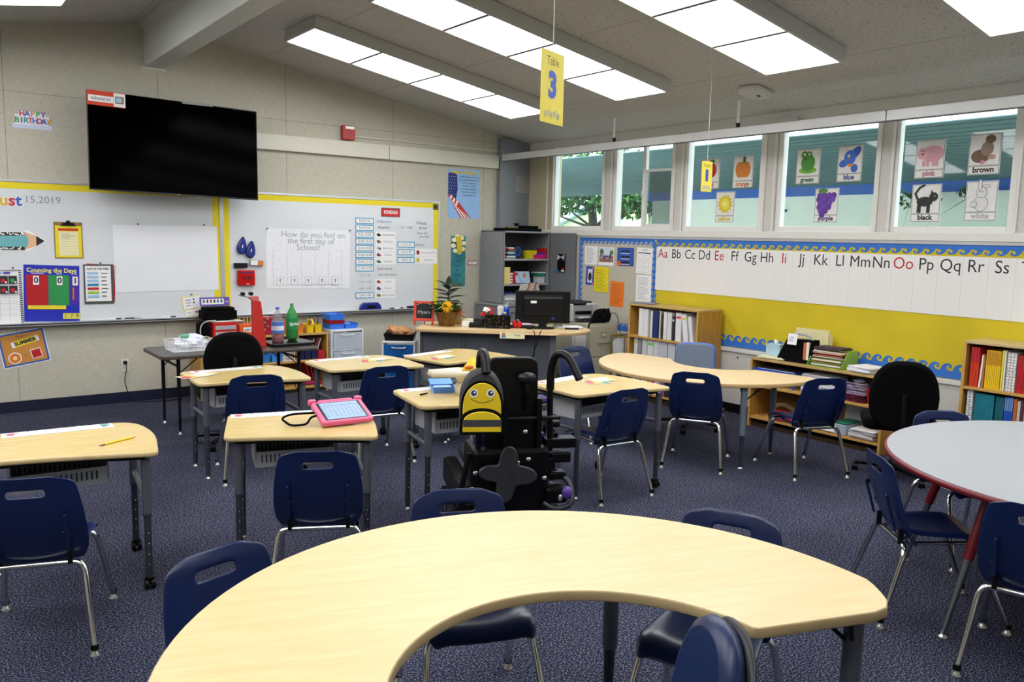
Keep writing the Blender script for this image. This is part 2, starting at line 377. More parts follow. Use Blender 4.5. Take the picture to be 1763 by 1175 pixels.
# aluminium rail hung in front of the window heads
t = thing('aluminium_rail', 'long brushed aluminium rail hung in front of the window tops', 'rail', (-.44, 0, 2.575))
AL = mat('c9cac8', .4, .25, var=.05, scale=6)
b = B(); b.bb(-.03, .03, -5.0, -.11, 0, .078, AL, .004); b.bb(-.03, .03, -10.3, -5.006, 0, .078, AL, .004); b.bb(-.02, .02, -10.3, -.11, -.004, .002, STEEL_D)
b.build('channel', parent=t); b = B(); b.bb(-.034, .034, -.125, -.10, -.004, .076, GREY, .003); b.build('end_cap', parent=t)
for y in (-2.05, -3.62, -6.5, -8.5):
    b = B(); b.tube([(0, y, .07), (0, y, cz(-.44)-2.575-.002)], .012, WHITE); b.tube([(0, y, .065), (0, y, .12)], .018, BLK); b.build('support_rod', parent=t)
# outside
b = B(); b.bb(.15, 60, -40, 60, -.3, -.12, mat('a8a79c', .9)); b.build('ground_outside', kind='structure', label='pale concrete ground outside the windows')
b = B(); TEAL = mat('5f8083', .8, var=.10, scale=1.5)
b.bb(1.75, 9, -9, 14, 2.85, 2.862, TEAL)
for k in range(24): b.bb(1.95+k*.3, 1.97+k*.3, -9, 14, 2.844, 2.85, mat('557578', .7, var=.1, scale=2))
b.build('walkway_canopy', kind='structure', label='teal grey covered walkway roof outside the windows')
t = thing('school_building', 'pale mint classroom block with a blue fascia across the walkway', 'building', (9, 0, 0))
MINT = mat('f0f5e6', .8, var=.03, scale=2); BF = mat('2f62b8', .5)
b = B(); b.bb(.05, 4, -9, 6.4, 0, 2.66, MINT)
for y in (-7.4, -4.9, -2.4, .1, 2.6, 5.1): b.bb(.045, .05, y-.01, y+.01, 0, 2.66, mat('b5cec2', .8))
b.build('wall', parent=t); b = B(); b.bb(-.05, 4, -9, 6.5, 2.655, 2.86, BF); b.build('fascia', parent=t)
b = B(); b.bb(.03, .05, -2.0, -.9, 0, 2.45, mat('e4efe0', .7)); b.build('door', parent=t)
for y, z in ((2.75, 2.35), (2.45, 2.36), (-1.35, 2.31), (1.6, 2.37)): b = B(); b.ball((.03, y, z), .035, mat('3b6aa0', .5), 8); b.build('bolt', parent=t)
t = thing('gabled_house', 'pale green gabled house beyond the tree', 'building', (18, 0, 0))
b = B(); H = [(11, 0), (20.4, 0), (20.4, 2.3), (15.7, 3.9), (11, 2.3)]
b._add([(0, y, z) for y, z in H]+[(6, y, z) for y, z in H], [(0, 1, 2, 3, 4)[::-1], (5, 6, 7, 8, 9)]+[(i, (i+1) % 5, (i+1) % 5+5, i+5) for i in range(5)], mat('b9cf9f', .8)); b.build('wall', parent=t)
b = B()
for a, c in (((20.8, 2.18), (15.7, 3.95)), ((15.7, 3.95), (10.6, 2.18))):
    b._add([(x, y, z+dz) for x in (-.3, 6.3) for (y, z) in (a, c) for dz in (0, .14)], [(0, 2, 3, 1), (4, 5, 7, 6), (0, 4, 6, 2), (1, 3, 7, 5), (0, 1, 5, 4), (2, 6, 7, 3)], mat('9fb6c4', .7))
b.build('roof', parent=t)
def tree(x, y, h, blobs, label, lr=.09, n=2600, tr=.14):
    t = thing('leafy_tree', label, 'tree', (x, y, -.12), 0, 'trees outside the windows'); rr = random.Random(int(x*10+y))
    b = B(); b.tube([(0, 0, 0), (.05, .02, h*.4), (-.05, .1, h*.75), (0, .1, h)], [tr, tr*.9, tr*.7, tr*.3], mat('3c3a30', .9, var=.3, scale=10, bump=.5))
    for cx, cy, cz_, rx, ry, rz_ in blobs: b.tube([(0, 0, h*.5), (cx*.5, cy*.5, (cz_+h*.5)/2+.1), (cx, cy, cz_)], [tr*.3, tr*.15, .008], mat('3c3a30', .9, var=.3, scale=10, bump=.5), 6)
    b.build('trunk', parent=t); b = B(); G = [mat('234a22', .6), mat('33662c', .6), mat('4d8642', .6), mat('173619', .6)]
    for _ in range(n):
        cx, cy, cz_, rx, ry, rz_ = rr.choice(blobs); d = Vector((rr.gauss(0, 1), rr.gauss(0, 1), rr.gauss(0, 1))).normalized()*rr.random()**.4
        p = Vector((cx+d.x*rx, cy+d.y*ry, cz_+d.z*rz_)); u = Vector((rr.gauss(0, 1), rr.gauss(0, 1), rr.gauss(0, 1))).normalized(); v = u.cross(Vector((rr.gauss(0, 1), rr.gauss(0, 1), rr.gauss(0, 1)))).normalized()
        l = lr*rr.uniform(.6, 1.3); b._add([p-u*l, p+v*l*.45, p+u*l, p-v*l*.45], [(0, 1, 2, 3)], rr.choice(G))
    b.build('foliage', parent=t)
tree(10.9, 10.6, 4.2, [(0, 2.2, 3.0, 1, 1.4, .55), (0, 0, 3.2, 1.2, 1.3, .7), (-.2, -1.6, 2.9, .9, 1.1, .55), (0, -2.9, 2.95, .8, .9, .45), (0, 3.5, 2.75, .8, .8, .5), (0, .6, 4, 2, 2.5, .7)], 'leafy tree seen through the two windows nearest the corner', .10, 6500, .17)
tree(8.3, -.5, 3.3, [(0, -.2, 2.62, .3, .5, .16), (0, -1.3, 2.7, .3, .3, .14)], 'thin leafy branch hanging by the blue fascia outside', .06, 260, .008)

# ceiling lights
HOUS = mat('bdbdb8', .5, var=.02); LENS = emat('fdfdff', LENS_POWER)
def light_proto():
    t = thing('ceiling_light', 'x', 'ceiling light', (0, 0, 0)); b = B()
    b.bb(-1.27, 1.27, -.325, .325, -.085, .0, HOUS, .004)
    b.bb(-1.27, 1.27, -.325, -.302, -.105, -.08, HOUS); b.bb(-1.27, 1.27, .302, .325, -.105, -.08, HOUS); b.bb(-1.27, -1.25, -.31, .31, -.105, -.08, HOUS); b.bb(1.25, 1.27, -.31, .31, -.105, -.08, HOUS)
    for k in (-1, 0, 1): b.bb(k*.627-.013, k*.627+.013, -.31, .31, -.102, -.08, mat('6f706e', .7))
    b.build('housing', parent=t)
    for k in range(4): c = B(); x = -.94+k*.627; c.bb(x-.302, x+.302, -.30, .30, -.098, -.087, LENS); c.build('lens', parent=t)
    return t
lp = light_proto(); rows = [-1.49, -3.10, -4.71, -6.30, -7.9]; first = True
nm = ['nearest the front wall', 'second from the front wall', 'third from the front wall', 'fourth from the front wall, cut by the top right corner', 'fifth from the front wall', 'sixth from the front wall']
for j, y in enumerate(rows):
    for s_ in (1, -1):
        x = -2.36 if s_ == 1 else -6.62; loc = (x, y, cz(x)-.002); rot = (0, s_*math.atan(CS), 0)
        lab = '%s ceiling light, %s' % ('long glowing window-side' if s_ == 1 else 'glowing left-slope', nm[j])
        if first: lp.location = loc; lp.rotation_euler = rot; lp['label'] = lab; lp['group'] = 'ceiling lights'; first = False
        else: dup(lp, loc, 0, lab, rot=rot)
# ================================================================ student chairs
SHELL = mat('0a1e4c', .29, var=.04, scale=8, spec=.6)
def shell_grid(nx, ny, f, hole=None):
    b = B(); vs = [f(i/nx*2-1, j/ny) for j in range(ny+1) for i in range(nx+1)]; fs = []
    for j in range(ny):
        for i in range(nx):
            if hole and hole(i, j): continue
            fs.append((j*(nx+1)+i, j*(nx+1)+i+1, (j+1)*(nx+1)+i+1, (j+1)*(nx+1)+i))
    b._add(vs, fs, SHELL, True); return b
def back_f(u, v):
    z = .352+.375*v
    wd = .186+.014*math.sin(PI*min(1, v*1.15))-.018*v          # half width
    if v > .82: q = (v-.82)/.18; wd *= math.sqrt(max(0, 1-(q**2.6)*.32))
    if v < .15: wd *= 1-.10*(1-v/.15)
    a = abs(u)
    zz = z-(.018*max(0, a-.62)/.38 if v > .95 else 0)
    y = -.142-.122*v**.8+.030*a*a*(1-.3*v) - .012*math.sin(PI*v)
    if v > .93: y -= .006
    return (u*wd, y, zz)
def seat_f(u, v):
    y = -.205+.41*v; wd = .19-.035*(1-v)
    if v < .1: wd *= .9+v
    if v > .8: wd *= math.sqrt(max(.2, 1-((v-.8)/.2)**2*.25))
    z = .415+.012*abs(u)**3-.018*math.sin(PI*min(1, v))*(1-abs(u)**2)
    if v > .75: z -= .05*((v-.75)/.25)**2
    if v < .22: z += .075*((.22-v)/.22)**2
    z -= .022*max(0, abs(u)-.8)/.2
    return (u*wd, y, z)
def make_chair():
    t = thing('student_chair', 'x', 'chair', group='blue school chairs')
    sm = (('SOLIDIFY', dict(thickness=.008, offset=0)), ('SUBSURF', dict(levels=1, render_levels=2)))
    shell_grid(16, 14, back_f, lambda i, j: j == 11 and 5 <= i <= 10).build('backrest', parent=t, mods=sm)
    shell_grid(12, 12, seat_f).build('seat', parent=t, mods=sm)
    def leg(P, foot, side):
        b = B(); b.tube(bend(P, .06, 5), .0125, CHROME, 12); l = b.build('leg', parent=t)
        g = B(); g.lathe([(.020, 0), (.021, .008), (.012, .016), (.010, .034)], mat('b9b9b6', .25, .8, var=0), foot, 12); g.lathe([(.0155, .028), (.0155, .05)], BLK, foot, 12); g.build('glide', parent=l)
    for s in (-1, 1):
        leg([(s*.08, -.165, .352), (s*.172, -.165, .352), (s*.21, -.26, .03)], (s*.21, -.262, 0), s)
        leg([(s*.08, .125, .368), (s*.172, .125, .368), (s*.21, .265, .03)], (s*.21, .267, 0), s)
    b = B()
    for y, z in ((-.165, .352), (.125, .368)): b.tube([(-.09, y, z), (.09, y, z)], .0124, CHROME, 12)
    for s in (-1, 1): b.tube([(s*.12, -.165, .352), (s*.12, .125, .368)], .009, CHROME, 8)
    b.build('seat_frame', parent=t)
    for s in (-1, 1):
        b = B(); b.box((s*.125, -.172, .385), (.018, .022, .07), BLK, bev=.004); b.box((s*.125, -.222, .49), (.012, .012, .17), SHELL, bev=.004, rot=Matrix.Rotation(.30, 4, 'X'))
        b.build('bracket', parent=t)
    return t
CH = [ # rear-mid x, y, facing degrees, label
 (-6.14, -4.965, 72, 'navy school chair at the desk with the yellow pencil, cut by the left edge'),
 (-5.085, -5.175, 63, 'navy school chair pushed up to the desk carrying the pink tablet'),
 (-4.64, -3.20, 78, 'navy school chair at the desk in front of the black folding table'),
 (-3.735, -3.29, 84, 'navy school chair at the desk in front of the clear drawer tower'),
 (-2.89, -3.46, 77, 'navy school chair half hidden behind the bee backpack'),
 (-2.851, -4.815, 86, 'navy school chair right of the wheelchair, chrome legs on open carpet'),
 (-1.979, -4.58, 33, 'navy school chair at the middle of the outer curve of the far half-moon table'),
 (-1.347, -5.224, 67, 'navy school chair at the right end of the far half-moon table'),
 (-1.84, -3.10, -92, 'blue school chair between the teacher desk and the far half-moon table'),
 (-5.78, -6.03, -74, 'blue school chair at the left end of the near half-moon table'),
 (-4.876, -5.94, -111, 'blue school chair behind the near table in front of the wheelchair'),
 (-4.215, -6.665, -156, 'blue school chair behind the right part of the near half-moon table'),
 (-3.015, -6.50, -41, 'navy school chair seen from the side, left of the grey round table'),
 (-1.80, -6.20, -121, 'blue school chair on the far side of the grey round table'),
 (-3.235, -7.245, 14, 'navy school chair at the lower right corner in front of the grey round table')]
c0 = make_chair()
for i, (x, y, a, l) in enumerate(CH):
    d = R(a); loc = (x+.262*math.cos(d), y+.262*math.sin(d), 0)
    if i == 0: c0.location = loc; c0.rotation_euler = (0, 0, d-PI/2); c0['label'] = l
    else: dup(c0, loc, d-PI/2, l)

# ================================================================ student desks
DT = [(-.349, -.257), (.0, -.325), (.355, -.440), (.41, .06), (.385, .262), (-.308, .262)]
def make_desk():
    t = thing('student_desk', 'x', 'desk', group='wedge shaped student desks'); H = .66
    out = roundpoly([(-.355, -.262), (-.02, -.315), (.36, -.445), (.425, -.05), (.375, .265), (-.312, .262)], [.05, .25, .06, .16, .14, .05])
    b = B(); b.prism(out, H-.024, H, MAPLE_D, .007, mat('c9b27e', .4)); b.build('desk_top', parent=t)
    b = B(); b.prism([(x*.88, y*.86) for x, y in out], H-.045, H-.024, BLK); b.build('underframe', parent=t)
    L = {'a': (-.285, -.2, 0), 'b': (-.25, .15, 0), 'c': (.318, -.365, 1), 'd': (.352, .165, 1)}
    for k, (x, y, cast) in L.items():
        b = B(); b.lathe([(.021, .36), (.021, H-.046)], STEEL, (x, y, 0), 16); b.lathe([(.0215, .352), (.0215, .36)], STEEL_D, (x, y, 0), 16); l = b.build('leg', parent=t)
        z0 = .055 if cast else .02
        b = B(); b.lathe([(.0165, z0), (.0165, .355)], STEEL_D, (x, y, 0), 14)
        for q in range(4): b.ball((x+(-.016 if x < 0 else .016)*0, y-.0165, .12+q*.05), .003, CHROME, 6)
        b.build('lower_tube', parent=l)
        if cast:
            b = B(); b.lathe([(.021, .048), (.021, .06)], BLK, (x, y, 0), 12); b.tube([(x-.022, y, .025), (x-.006, y, .025)], .025, BLK, 16); b.tube([(x+.006, y, .025), (x+.022, y, .025)], .025, BLK, 16); b.box((x, y+.01, .04), (.02, .05, .03), BLK, bev=.005); b.build('caster', parent=l)
        else:
            b = B(); b.lathe([(.018, 0), (.018, .006), (.010, .012), (.010, .022)], CHROME, (x, y, 0), 12); b.build('glide', parent=l)
    for p, q in ((L['a'], L['b']), (L['c'], L['d'])):
        b = B(); b.tube([(p[0], p[1], .42), (q[0], q[1], .42)], .0125, STEEL, 12); b.build('crossbar', parent=t)
    # wire-grey plastic book basket
    GB = mat('b4b6b8', .45, var=.03); b = B(); y0, y1, x0, x1, z0, z1 = -.12, .16, -.20, .20, .465, .610
    b.bb(x0, x1, y1-.006, y1, z0, z1, GB); b.bb(x0, x0+.006, y0, y1, z0, z1, GB); b.bb(x1-.006, x1, y0, y1, z0, z1, GB)
    b.bb(x0, x1, y0, y1, z0-.006, z0, GB); b.bb(x0, x1, y0, y0+.006, z0, z0+.075, GB)
    for k in range(16): b.bb(x0+.03+k*.021, x0+.038+k*.021, y0-.001, y0+.008, z0+.018, z0+.058, mat('3e4043', .6)); b.bb(x0+.03+k*.021, x0+.038+k*.021, y1-.0075, y1-.003, z0+.012, z0+.075, mat('3e4043', .6))
    b.build('book_basket', parent=t)
    b = B(); b.tube(bend([(.33, -.30, .60), (.33, -.26, .56), (.33, -.24, .56), (.33, -.22, .59)], .02), .004, STEEL, 8); b.build('bag_hook', parent=t)
    return t
DK = [('desk with a yellow pencil on it at the left edge', -5.92, -4.127, -2.6, 0), ('desk carrying the pink tablet', -4.851, -4.324, -15.5, 0),
 ('desk in front of the black folding table', -4.61, -2.713, 2.6, 0), ('desk in front of the clear drawer tower', -3.66, -2.625, 3.4, 0),
 ('desk nearest the teacher desk', -2.813, -2.673, 16.3, 0), ('raised desk with an open blue food box', -3.848, -4.362, -5.8, .06), ('desk right of the wheelchair', -2.83, -4.37, 5.6, .03)]
d0 = make_desk(); DESKS = []
for i, (l, x, y, a, dz) in enumerate(DK):
    l = 'maple student '+l
    if i == 0: d0.location = (x, y, 0); d0.rotation_euler = (0, 0, R(a)); d0['label'] = l; o = d0
    else: o = dup(d0, (x, y, 0), R(a), l)
    if dz: 
        for ch in o.children:
            if ch.name.split('.')[0] in ('desk_top', 'underframe', 'book_basket', 'crossbar', 'bag_hook'): ch.location.z += dz
            elif ch.name.startswith('leg'):
                ch.location.z += dz
                for g in ch.children: 
                    if not g.name.startswith('lower_tube'): g.location.z -= dz
                    else: g.scale.z = 1+dz/.355; g.location.z = -dz-.001
    DESKS.append((x, y, R(a), .66+dz))
def ond(i, u, v, dz=0): x, y, a, h = DESKS[i]; return (x+u*math.cos(a)-v*math.sin(a), y+u*math.sin(a)+v*math.cos(a), h+dz)

# ================================================================ big tables
def adj_leg(t, x, y, H, foot=None, up=STEEL, lo=STEEL_D, r=.024, sp=.40):
    fx, fy = foot or (x, y); a = Vector((x, y, H)); f = Vector((fx, fy, .012)); m = f.lerp(a, sp)
    b = B(); b.tube([m, a], r, up, 16); l = b.build('leg', parent=t)
    b = B(); b.tube([f, m], [r*.5, r*.78], lo, 14); b.build('lower_tube', parent=l)
    b = B(); b.lathe([(.022, 0), (.022, .006), (.010, .014), (.008, .03)], CHROME, (fx, fy, 0), 14); b.build('glide', parent=l)
def brace(t, p, q): b = B(); b.tube([p, q], .006, BLK, 8); b.build('brace', parent=t)
# near table (half ring)
t = thing('half_moon_table', 'large maple half-moon table with a semicircular cut-out, nearest the camera', 'table', (-5.236, -7.023, 0), R(-20.5), 'half-moon tables')
H = .70
P = [(.81, -.028), (.86, -.012), (.893, .025), (.912, .07), (.928, .12)]+arc(0, 0, .948, 9.5, 180, 44)+[(-.945, -.05), (-.928, -.10), (-.89, -.135), (-.83, -.145), (-.50, -.12), (-.475, -.11)]+arc(0, -.19, .475, 169, 20, 36)+[(.452, -.03), (.46, -.035)]
b = B(); b.prism(P, H-.03, H, m_maple('d0b985', 'd5bf8d', 'dac696', .38, 0, 2.6), .004, MAPLE_E); b.build('table_top', parent=t)
for x, y in ((.82, .06), (-.82, .06), (.40, .72), (-.40, .72)): adj_leg(t, x, y, H-.03, r=.026)
for x, y in ((.82, .06), (.40, .72)): brace(t, (x, y, H-.14), (x*.85, y*.85+.02, H-.03)); brace(t, (x, y, H-.14), (x*.93, y*.93-.05, H-.03))
# far kidney table
t = thing('half_moon_table', 'tan half-moon table by the binder bookcase with three chairs around it', 'table', (-1.13, -4.01, 0), R(100.4), 'half-moon tables')
H = .637; P = [(.81, -.05), (.86, -.03), (.895, .02), (.905, .07)]+arc(0, 0, .915, 8, 172, 40)+[(-.905, .07), (-.895, .02), (-.86, -.03), (-.81, -.05), (-.42, -.05), (-.405, -.045)]+arc(0, -.23, .427, 154, 26, 30)+[(.405, -.045), (.42, -.05)]
b = B(); b.prism(P, H-.03, H, m_maple('cdb184', 'd3b88b', 'd9c095', .4, 0, 2.0), .005, mat('cba977', .45)); b.build('table_top', parent=t)
for x, y in ((.74, .12), (-.62, .60), (.42, .70), (-.58, .03)): adj_leg(t, x, y, H-.03, up=mat('7b8794', .4, .4), lo=STEEL_D)
brace(t, (-.62, .60, .50), (-.53, .50, H-.03)); brace(t, (.74, .12, .50), (.66, .10, H-.03)); brace(t, (-.62, .60, .50), (-.70, .46, H-.03))
# round table
t = thing('round_table', 'grey topped round table with a maroon edge and splayed maroon legs', 'table', (-2.19, -7.20, 0))
H = .69; b = B(); b.prism(arc(0, 0, .958, 0, 360, 72)[:-1], H-.001, H+.0015, mat('96999d', .38, var=.02, scale=60)); 
b.lathe([(.02, H-.03), (.955, H-.03), (.966, H-.026), (.972, H-.015), (.968, H-.003), (.957, H), (.02, H-.002)], mat('6c101c', .4), seg=72); b.build('table_top', parent=t)
MAR = mat('6d1019', .35, var=.03)
for a in (157, 97, 217, 37, 337, 277): adj_leg(t, .70*math.cos(R(a)), .70*math.sin(R(a)), H-.03, (.885*math.cos(R(a)), .885*math.sin(R(a))), up=MAR, lo=mat('8f9299', .2, .9, var=0), r=.0215, sp=.5)
# ================================================================ front wall
def fwall(b, name, label, cat, x, z, y=-.001, a=0, parent=None, group=None): return b.build(name, parent, (x, y, z), fwr(a), label, cat, group)
def rwall(b, name, label, cat, y, z, x=-.001, a=0, parent=None, group=None): return b.build(name, parent, (x, y, z), rwr(a), label, cat, group)
YEL = mat('e8d41c', .7, var=.03); WB = mat('dadde0', .14, var=.01, spec=.5); ALU = mat('c8cace', .3, .6, var=0); BLU = mat('2f6fc4', .7, var=.03); DKB = mat('1c2f7c', .6)
ORG = mat('ec7a22', .6); GRN = mat('2f9a52', .6); PURP = mat('5b3fa6', .5); PINK = mat('e2648e', .45, var=.02); LBL = mat('9cc4e4', .7); CREAM = mat('f0e6b4', .7)
def scallop(b, x0, y0, x1, y1, wd, side, m, bump=.008, per=.035):   # strip with a scalloped edge
    L = math.hypot(x1-x0, y1-y0); ux, uy = (x1-x0)/L, (y1-y0)/L; nx, ny = -uy*side, ux*side; n = int(L/per); P = [(x0, y0), (x1, y1)]
    for i in range(n, 0, -1):
        for k in range(5):
            t = (i-k/4)*L/n; d = wd+bump*math.sin(PI*k/4); P.append((x0+ux*t+nx*d, y0+uy*t+ny*d))
    b.poly(P, m)
def whiteboard(x0, x1, z0, z1, label, left, right):
    t = thing('whiteboard', label, 'whiteboard', (0, 0, 0)); w_, h_ = x1-x0, z1-z0
    b = B(); b.base(w_, h_, WB, .018); b.build('board', t, ((x0+x1)/2, -.0, (z0+z1)/2), FW)
    b = B(); f = .022
    b.bb(x0-f, x1+f, -.026, 0, z1, z1+f, ALU, .003); b.bb(x0-f, x0, -.026, 0, z0, z1, ALU, .003); b.bb(x1, x1+f, -.026, 0, z0, z1, ALU, .003)
    b.build('frame', t); b = B(); b.bb(x0-f, x1+f, -.085, 0, z0-.02, z0-.003, ALU, .004); b.bb(x0-f, x1+f, -.085, -.079, z0-.025, z0+.006, ALU, .002); b.build('tray', t)
    b = B(); b.z0 = 0
    scallop(b, x0, z1, x1, z1, -.062, 1, YEL)
    if left: scallop(b, x0, z0+left, x0, z1-.02, -.06, 1, YEL)
    if right: scallop(b, x1, z0+right, x1, z1-.02, .06, 1, YEL)
    b.build('scalloped_border', t, (0, -.0185, 0), FW)
    return t
whiteboard(-8.3, -3.868, .80, 2.03, 'left whiteboard with yellow scalloped border under the television', 0, .03)
whiteboard(-3.826, -1.31, .80, 2.03, 'right whiteboard with yellow border and the daily schedule', .03, .03)
WY = -.0195
# television
t = thing('television', 'large wall-mounted black flat television tilted down over the whiteboards', 'television', (0, 0, 0))
o = [Vector(v) for v in ((-5.055, -.30, 2.855), (-3.553, -.285, 2.815), (-3.607, -.36, 1.955), (-5.09, -.33, 1.975))]
cx_ = (o[0]+o[1]+o[2]+o[3])/4; ux = ((o[1]-o[0])+(o[2]-o[3])).normalized(); uy = ((o[0]-o[3])+(o[1]-o[2])); uy = (uy-ux*uy.dot(ux)).normalized(); uz = ux.cross(uy)
Mt = Matrix((ux, uy, uz)).transposed().to_4x4(); Mt.translation = cx_
TW, TH = 1.495, .862
SCR = mat('010102', .12, var=0, spec=.01)
b = B(); b.bb(-TW/2, TW/2, -TH/2, TH/2, -.03, 0, BLKG, .004); b.bb(-TW*.3, TW*.3, -TH*.38, TH*.3, -.065, -.03, BLK, .01); o1 = b.build('housing', t)
b = B(); b.bb(-TW/2+.008, TW/2-.008, -TH/2+.012, TH/2-.008, 0, .0015, SCR); o2 = b.build('screen', t)
b = B(); b.z0 = 0; b.rect(0, -TH/2+.006, .03, .006, mat('8a8a8a', .4)); o3 = b.build('maker_mark', t, )
for q in (o1, o2, o3): q.matrix_local = Mt @ (Matrix.Translation((0, 0, .002)) if q is o3 else Matrix())
b = B(); b.tube([(-4.33, -.27, 2.45), (-4.33, -.02, 2.45)], .03, STEEL_D); b.bb(-4.50, -4.16, -.024, -.001, 2.25, 2.65, STEEL_D, .004); b.box((-4.13, -.20, 2.82), (.28, .20, .02), mat('8a9088', .4), rz=0, bev=.004); b.build('wall_bracket', t)
b = B(); b.base(.31, .128, mat('cf3c1c', .5), .001); b.rect(-.045, -.005, .20, .055, PAPER); b.text('television', -.045, -.003, .050, INK, sx=.85); b.rect(.105, 0, .095, .118, PAPER); b.rect(.105, .0, .07, .062, mat('8a5b3a', .6)); b.rect(.102, .0, .05, .044, LBL)
o = b.build('word_card', label='red and white television word card on the corner of the television', cat='card'); o.matrix_world = Mt @ Matrix.Translation((-TW/2+.156, TH/2-.064, .0025))
# birthday sign
b = B(); b.base(.30, .04, mat('c9d0ea', .6), .002); b.lay += 1
b.rect(.0, .055, .26, .085, mat('e6e4ee', .6)); b.rect(-.0, .10, .20, .05, mat('e6e4ee', .6))
cols = ['c43c3c', '3c66c4', 'd8a020', '3ca050', '8040a0', '20a0a0', 'd06030', '5070d0']
for i, ch in enumerate('HAPPY'): b.text(ch, -.075+i*.04, .105, .062, mat(cols[i % 8], .6), bold=.002)
for i, ch in enumerate('BIRTHDAY'): b.text(ch, -.115+i*.034, .048, .062, mat(cols[(i+3) % 8], .6), bold=.002)
fwall(b, 'birthday_sign', 'small happy birthday sign in coloured letters on the beige wall', 'sign', -5.452, 2.515)
# fire alarm + conduit + trunking
t = thing('fire_alarm', 'red fire alarm strobe box on the wall above the white trunking', 'alarm', (-2.473, 0, 2.735))
b = B(); b.bb(-.075, .075, -.055, 0, -.075, .075, mat('b02318', .4), .008); b.build('housing', t); b = B(); b.bb(-.045, .06, -.066, -.054, .035, .068, mat('e8e8e8', .15), .004); b.build('strobe', t)
b = B(); b.tube([(-2.398, -.010, 2.705), (-.458, -.010, 2.70)], .010, LTRIM, 8); tag(b.build('wall_conduit'), 'thin cream conduit running right from the red fire alarm', 'conduit')
b = B(); b.bb(-3.62, -1.98, -.051, -.001, 2.485, 2.645, LTRIM, .006); b.bb(-1.977, -.46, -.051, -.001, 2.485, 2.645, LTRIM, .006); tag(b.build('cable_trunking'), 'wide off-white trunking running right from behind the television', 'trunking')
# pledge poster
b = B(); b.base(.455, .578, mat('8db8e6', .35), .0015)
b.poly([(-.225, .24), (-.15, .25), (-.10, .22), (-.09, .05), (-.12, -.10), (-.225, -.02)], DKB)
for k in range(7):
    for j in range(4): b.lay -= 1; b.disc(-.205+.028*j+(.012 if k % 2 else 0), .20-.036*k, .006, WHITE, seg=5)
b.lay += 1
for k in range(7): b.poly([(-.225+.02*k, -.05-.02*k+.02), (-.20+.02*k, .0-.015*k), (.10-.02*(6-k)*.2, -.285), (.085-.022*(6-k), -.285)], RED if k % 2 == 0 else WHITE)
b.text('Pledge of Allegiance', .0, .255, .048, mat('f2c81e', .5), sx=.95, bold=.002)
for k, s_ in enumerate(['I pledge allegiance to the Flag', 'of the United States of America,', 'and to the Republic', 'for which it stands,', 'one Nation under God,', 'indivisible, with liberty', 'and justice for all.']): b.text(s_, .07, .205-.036*k, .024, INK)
fwall(b, 'pledge_poster', 'blue Pledge of Allegiance poster with an American flag', 'poster', -.942, 2.155)
# wooden plaque with flower
t = thing('flower_plaque', 'tall blue and green painted plaque with a yellow daisy hanging on the wall', 'plaque', (0, 0, 0))
b = B(); b.base(.20, .60, mat('2f7f86', .6, var=.35, scale=4), .012)
for k, s_ in enumerate(['help', 'make it', 'be', 'sweet', 'I']): b.text(s_, -.01, .0-.055*k, .045, mat('1d3c6a', .7))
b.line([(.075, .12), (.07, -.28)], .006, mat('5f9a4a', .6)); fwall(b, 'board', None, None, -1.015, 1.352, parent=t)
b = B(); PET = mat('efe9c0', .6)
for k in range(8): b.prism([(.035*math.cos(q)+.075*math.cos(R(45*k+10)), .026*math.sin(q)+.095*math.sin(R(45*k+10))) for q in [2*PI*j/12 for j in range(12)]], .012, .020, PET)
b.box((.005, 0, .025), (.07, .20, .016), mat('d9b81c', .6), rz=.12, bev=.006); fwall(b, 'flower', None, None, -1.02, 1.55, parent=t)
b = B(); b.base(.135, .055, mat('8a2d33', .6), .003); b.rect(0, 0, .12, .038, PAPER); b.scribble(-.045, .01, .09, .02, 1, INK); fwall(b, 'name_plate', 'tiny maroon-framed name plate right of the flower plaque', 'sign', -.80, 1.328)
# outlet and cord
t = thing('power_outlet', 'cream wall outlet with a black plug below the whiteboard', 'outlet', (-4.782, 0, .36))
b = B(); b.base(.072, .118, LTRIM, .006); b.rect(0, .026, .032, .034, mat('b9b6a8', .5)); b.rect(0, -.026, .032, .034, mat('b9b6a8', .5)); b.build('cover_plate', t, (0, 0, 0), FW)
b = B(); b.box((0, -.02, .026), (.03, .03, .03), BLK, bev=.005); b.build('plug', t)
b = B(); b.tube(bend([(-4.782, -.032, .385), (-4.775, -.045, .33), (-4.80, -.03, .22), (-4.775, -.03, .10), (-4.74, -.05, .006), (-4.60, -.10, .006), (-4.45, -.16, .006), (-4.30, -.12, .006)], .05), .004, BLK, 8)
b.build('cord', t, (4.782, 0, -.36))
# left whiteboard items
LET = {'A': 'c43c3c', 'u': '3ca050', 'g': 'd8a020', 'u2': 'e0c020', 's': 'c4303c', 't': '3060c0'}
for i, (ch, x, c_) in enumerate([('u', -5.84, '3c66c4'), ('g', -5.765, '3ca050'), ('u', -5.70, 'd8b020'), ('s', -5.64, 'c4304c'), ('t', -5.588, '3060c0')]):
    b = B(); b.z0 = 0; b.text(ch, 0, 0, .135, WHITE, bold=.009); b.text(ch, 0, 0, .135, mat(c_, .6), bold=.004)
    fwall(b, 'paper_letter', 'coloured cut-out letter %s of the word August' % ['u, first', 'g', 'u, second', 's', 't'][i], 'letter', x, 1.87, WY, group='August letters')
MK = mat('8d9096', .6, var=0)
b = B(); b.z0 = 0; b.text('15,2019', 0, 0, .085, MK, sx=1.05); tag(fwall(b, 'marker_writing', 'grey handwritten date 15,2019 on the left whiteboard', 'writing', -5.405, 1.883, WY))
t = thing('pencil_cutout', 'giant paper pencil with teal body and black and white spotted edges', 'cutout', (0, 0, 0))
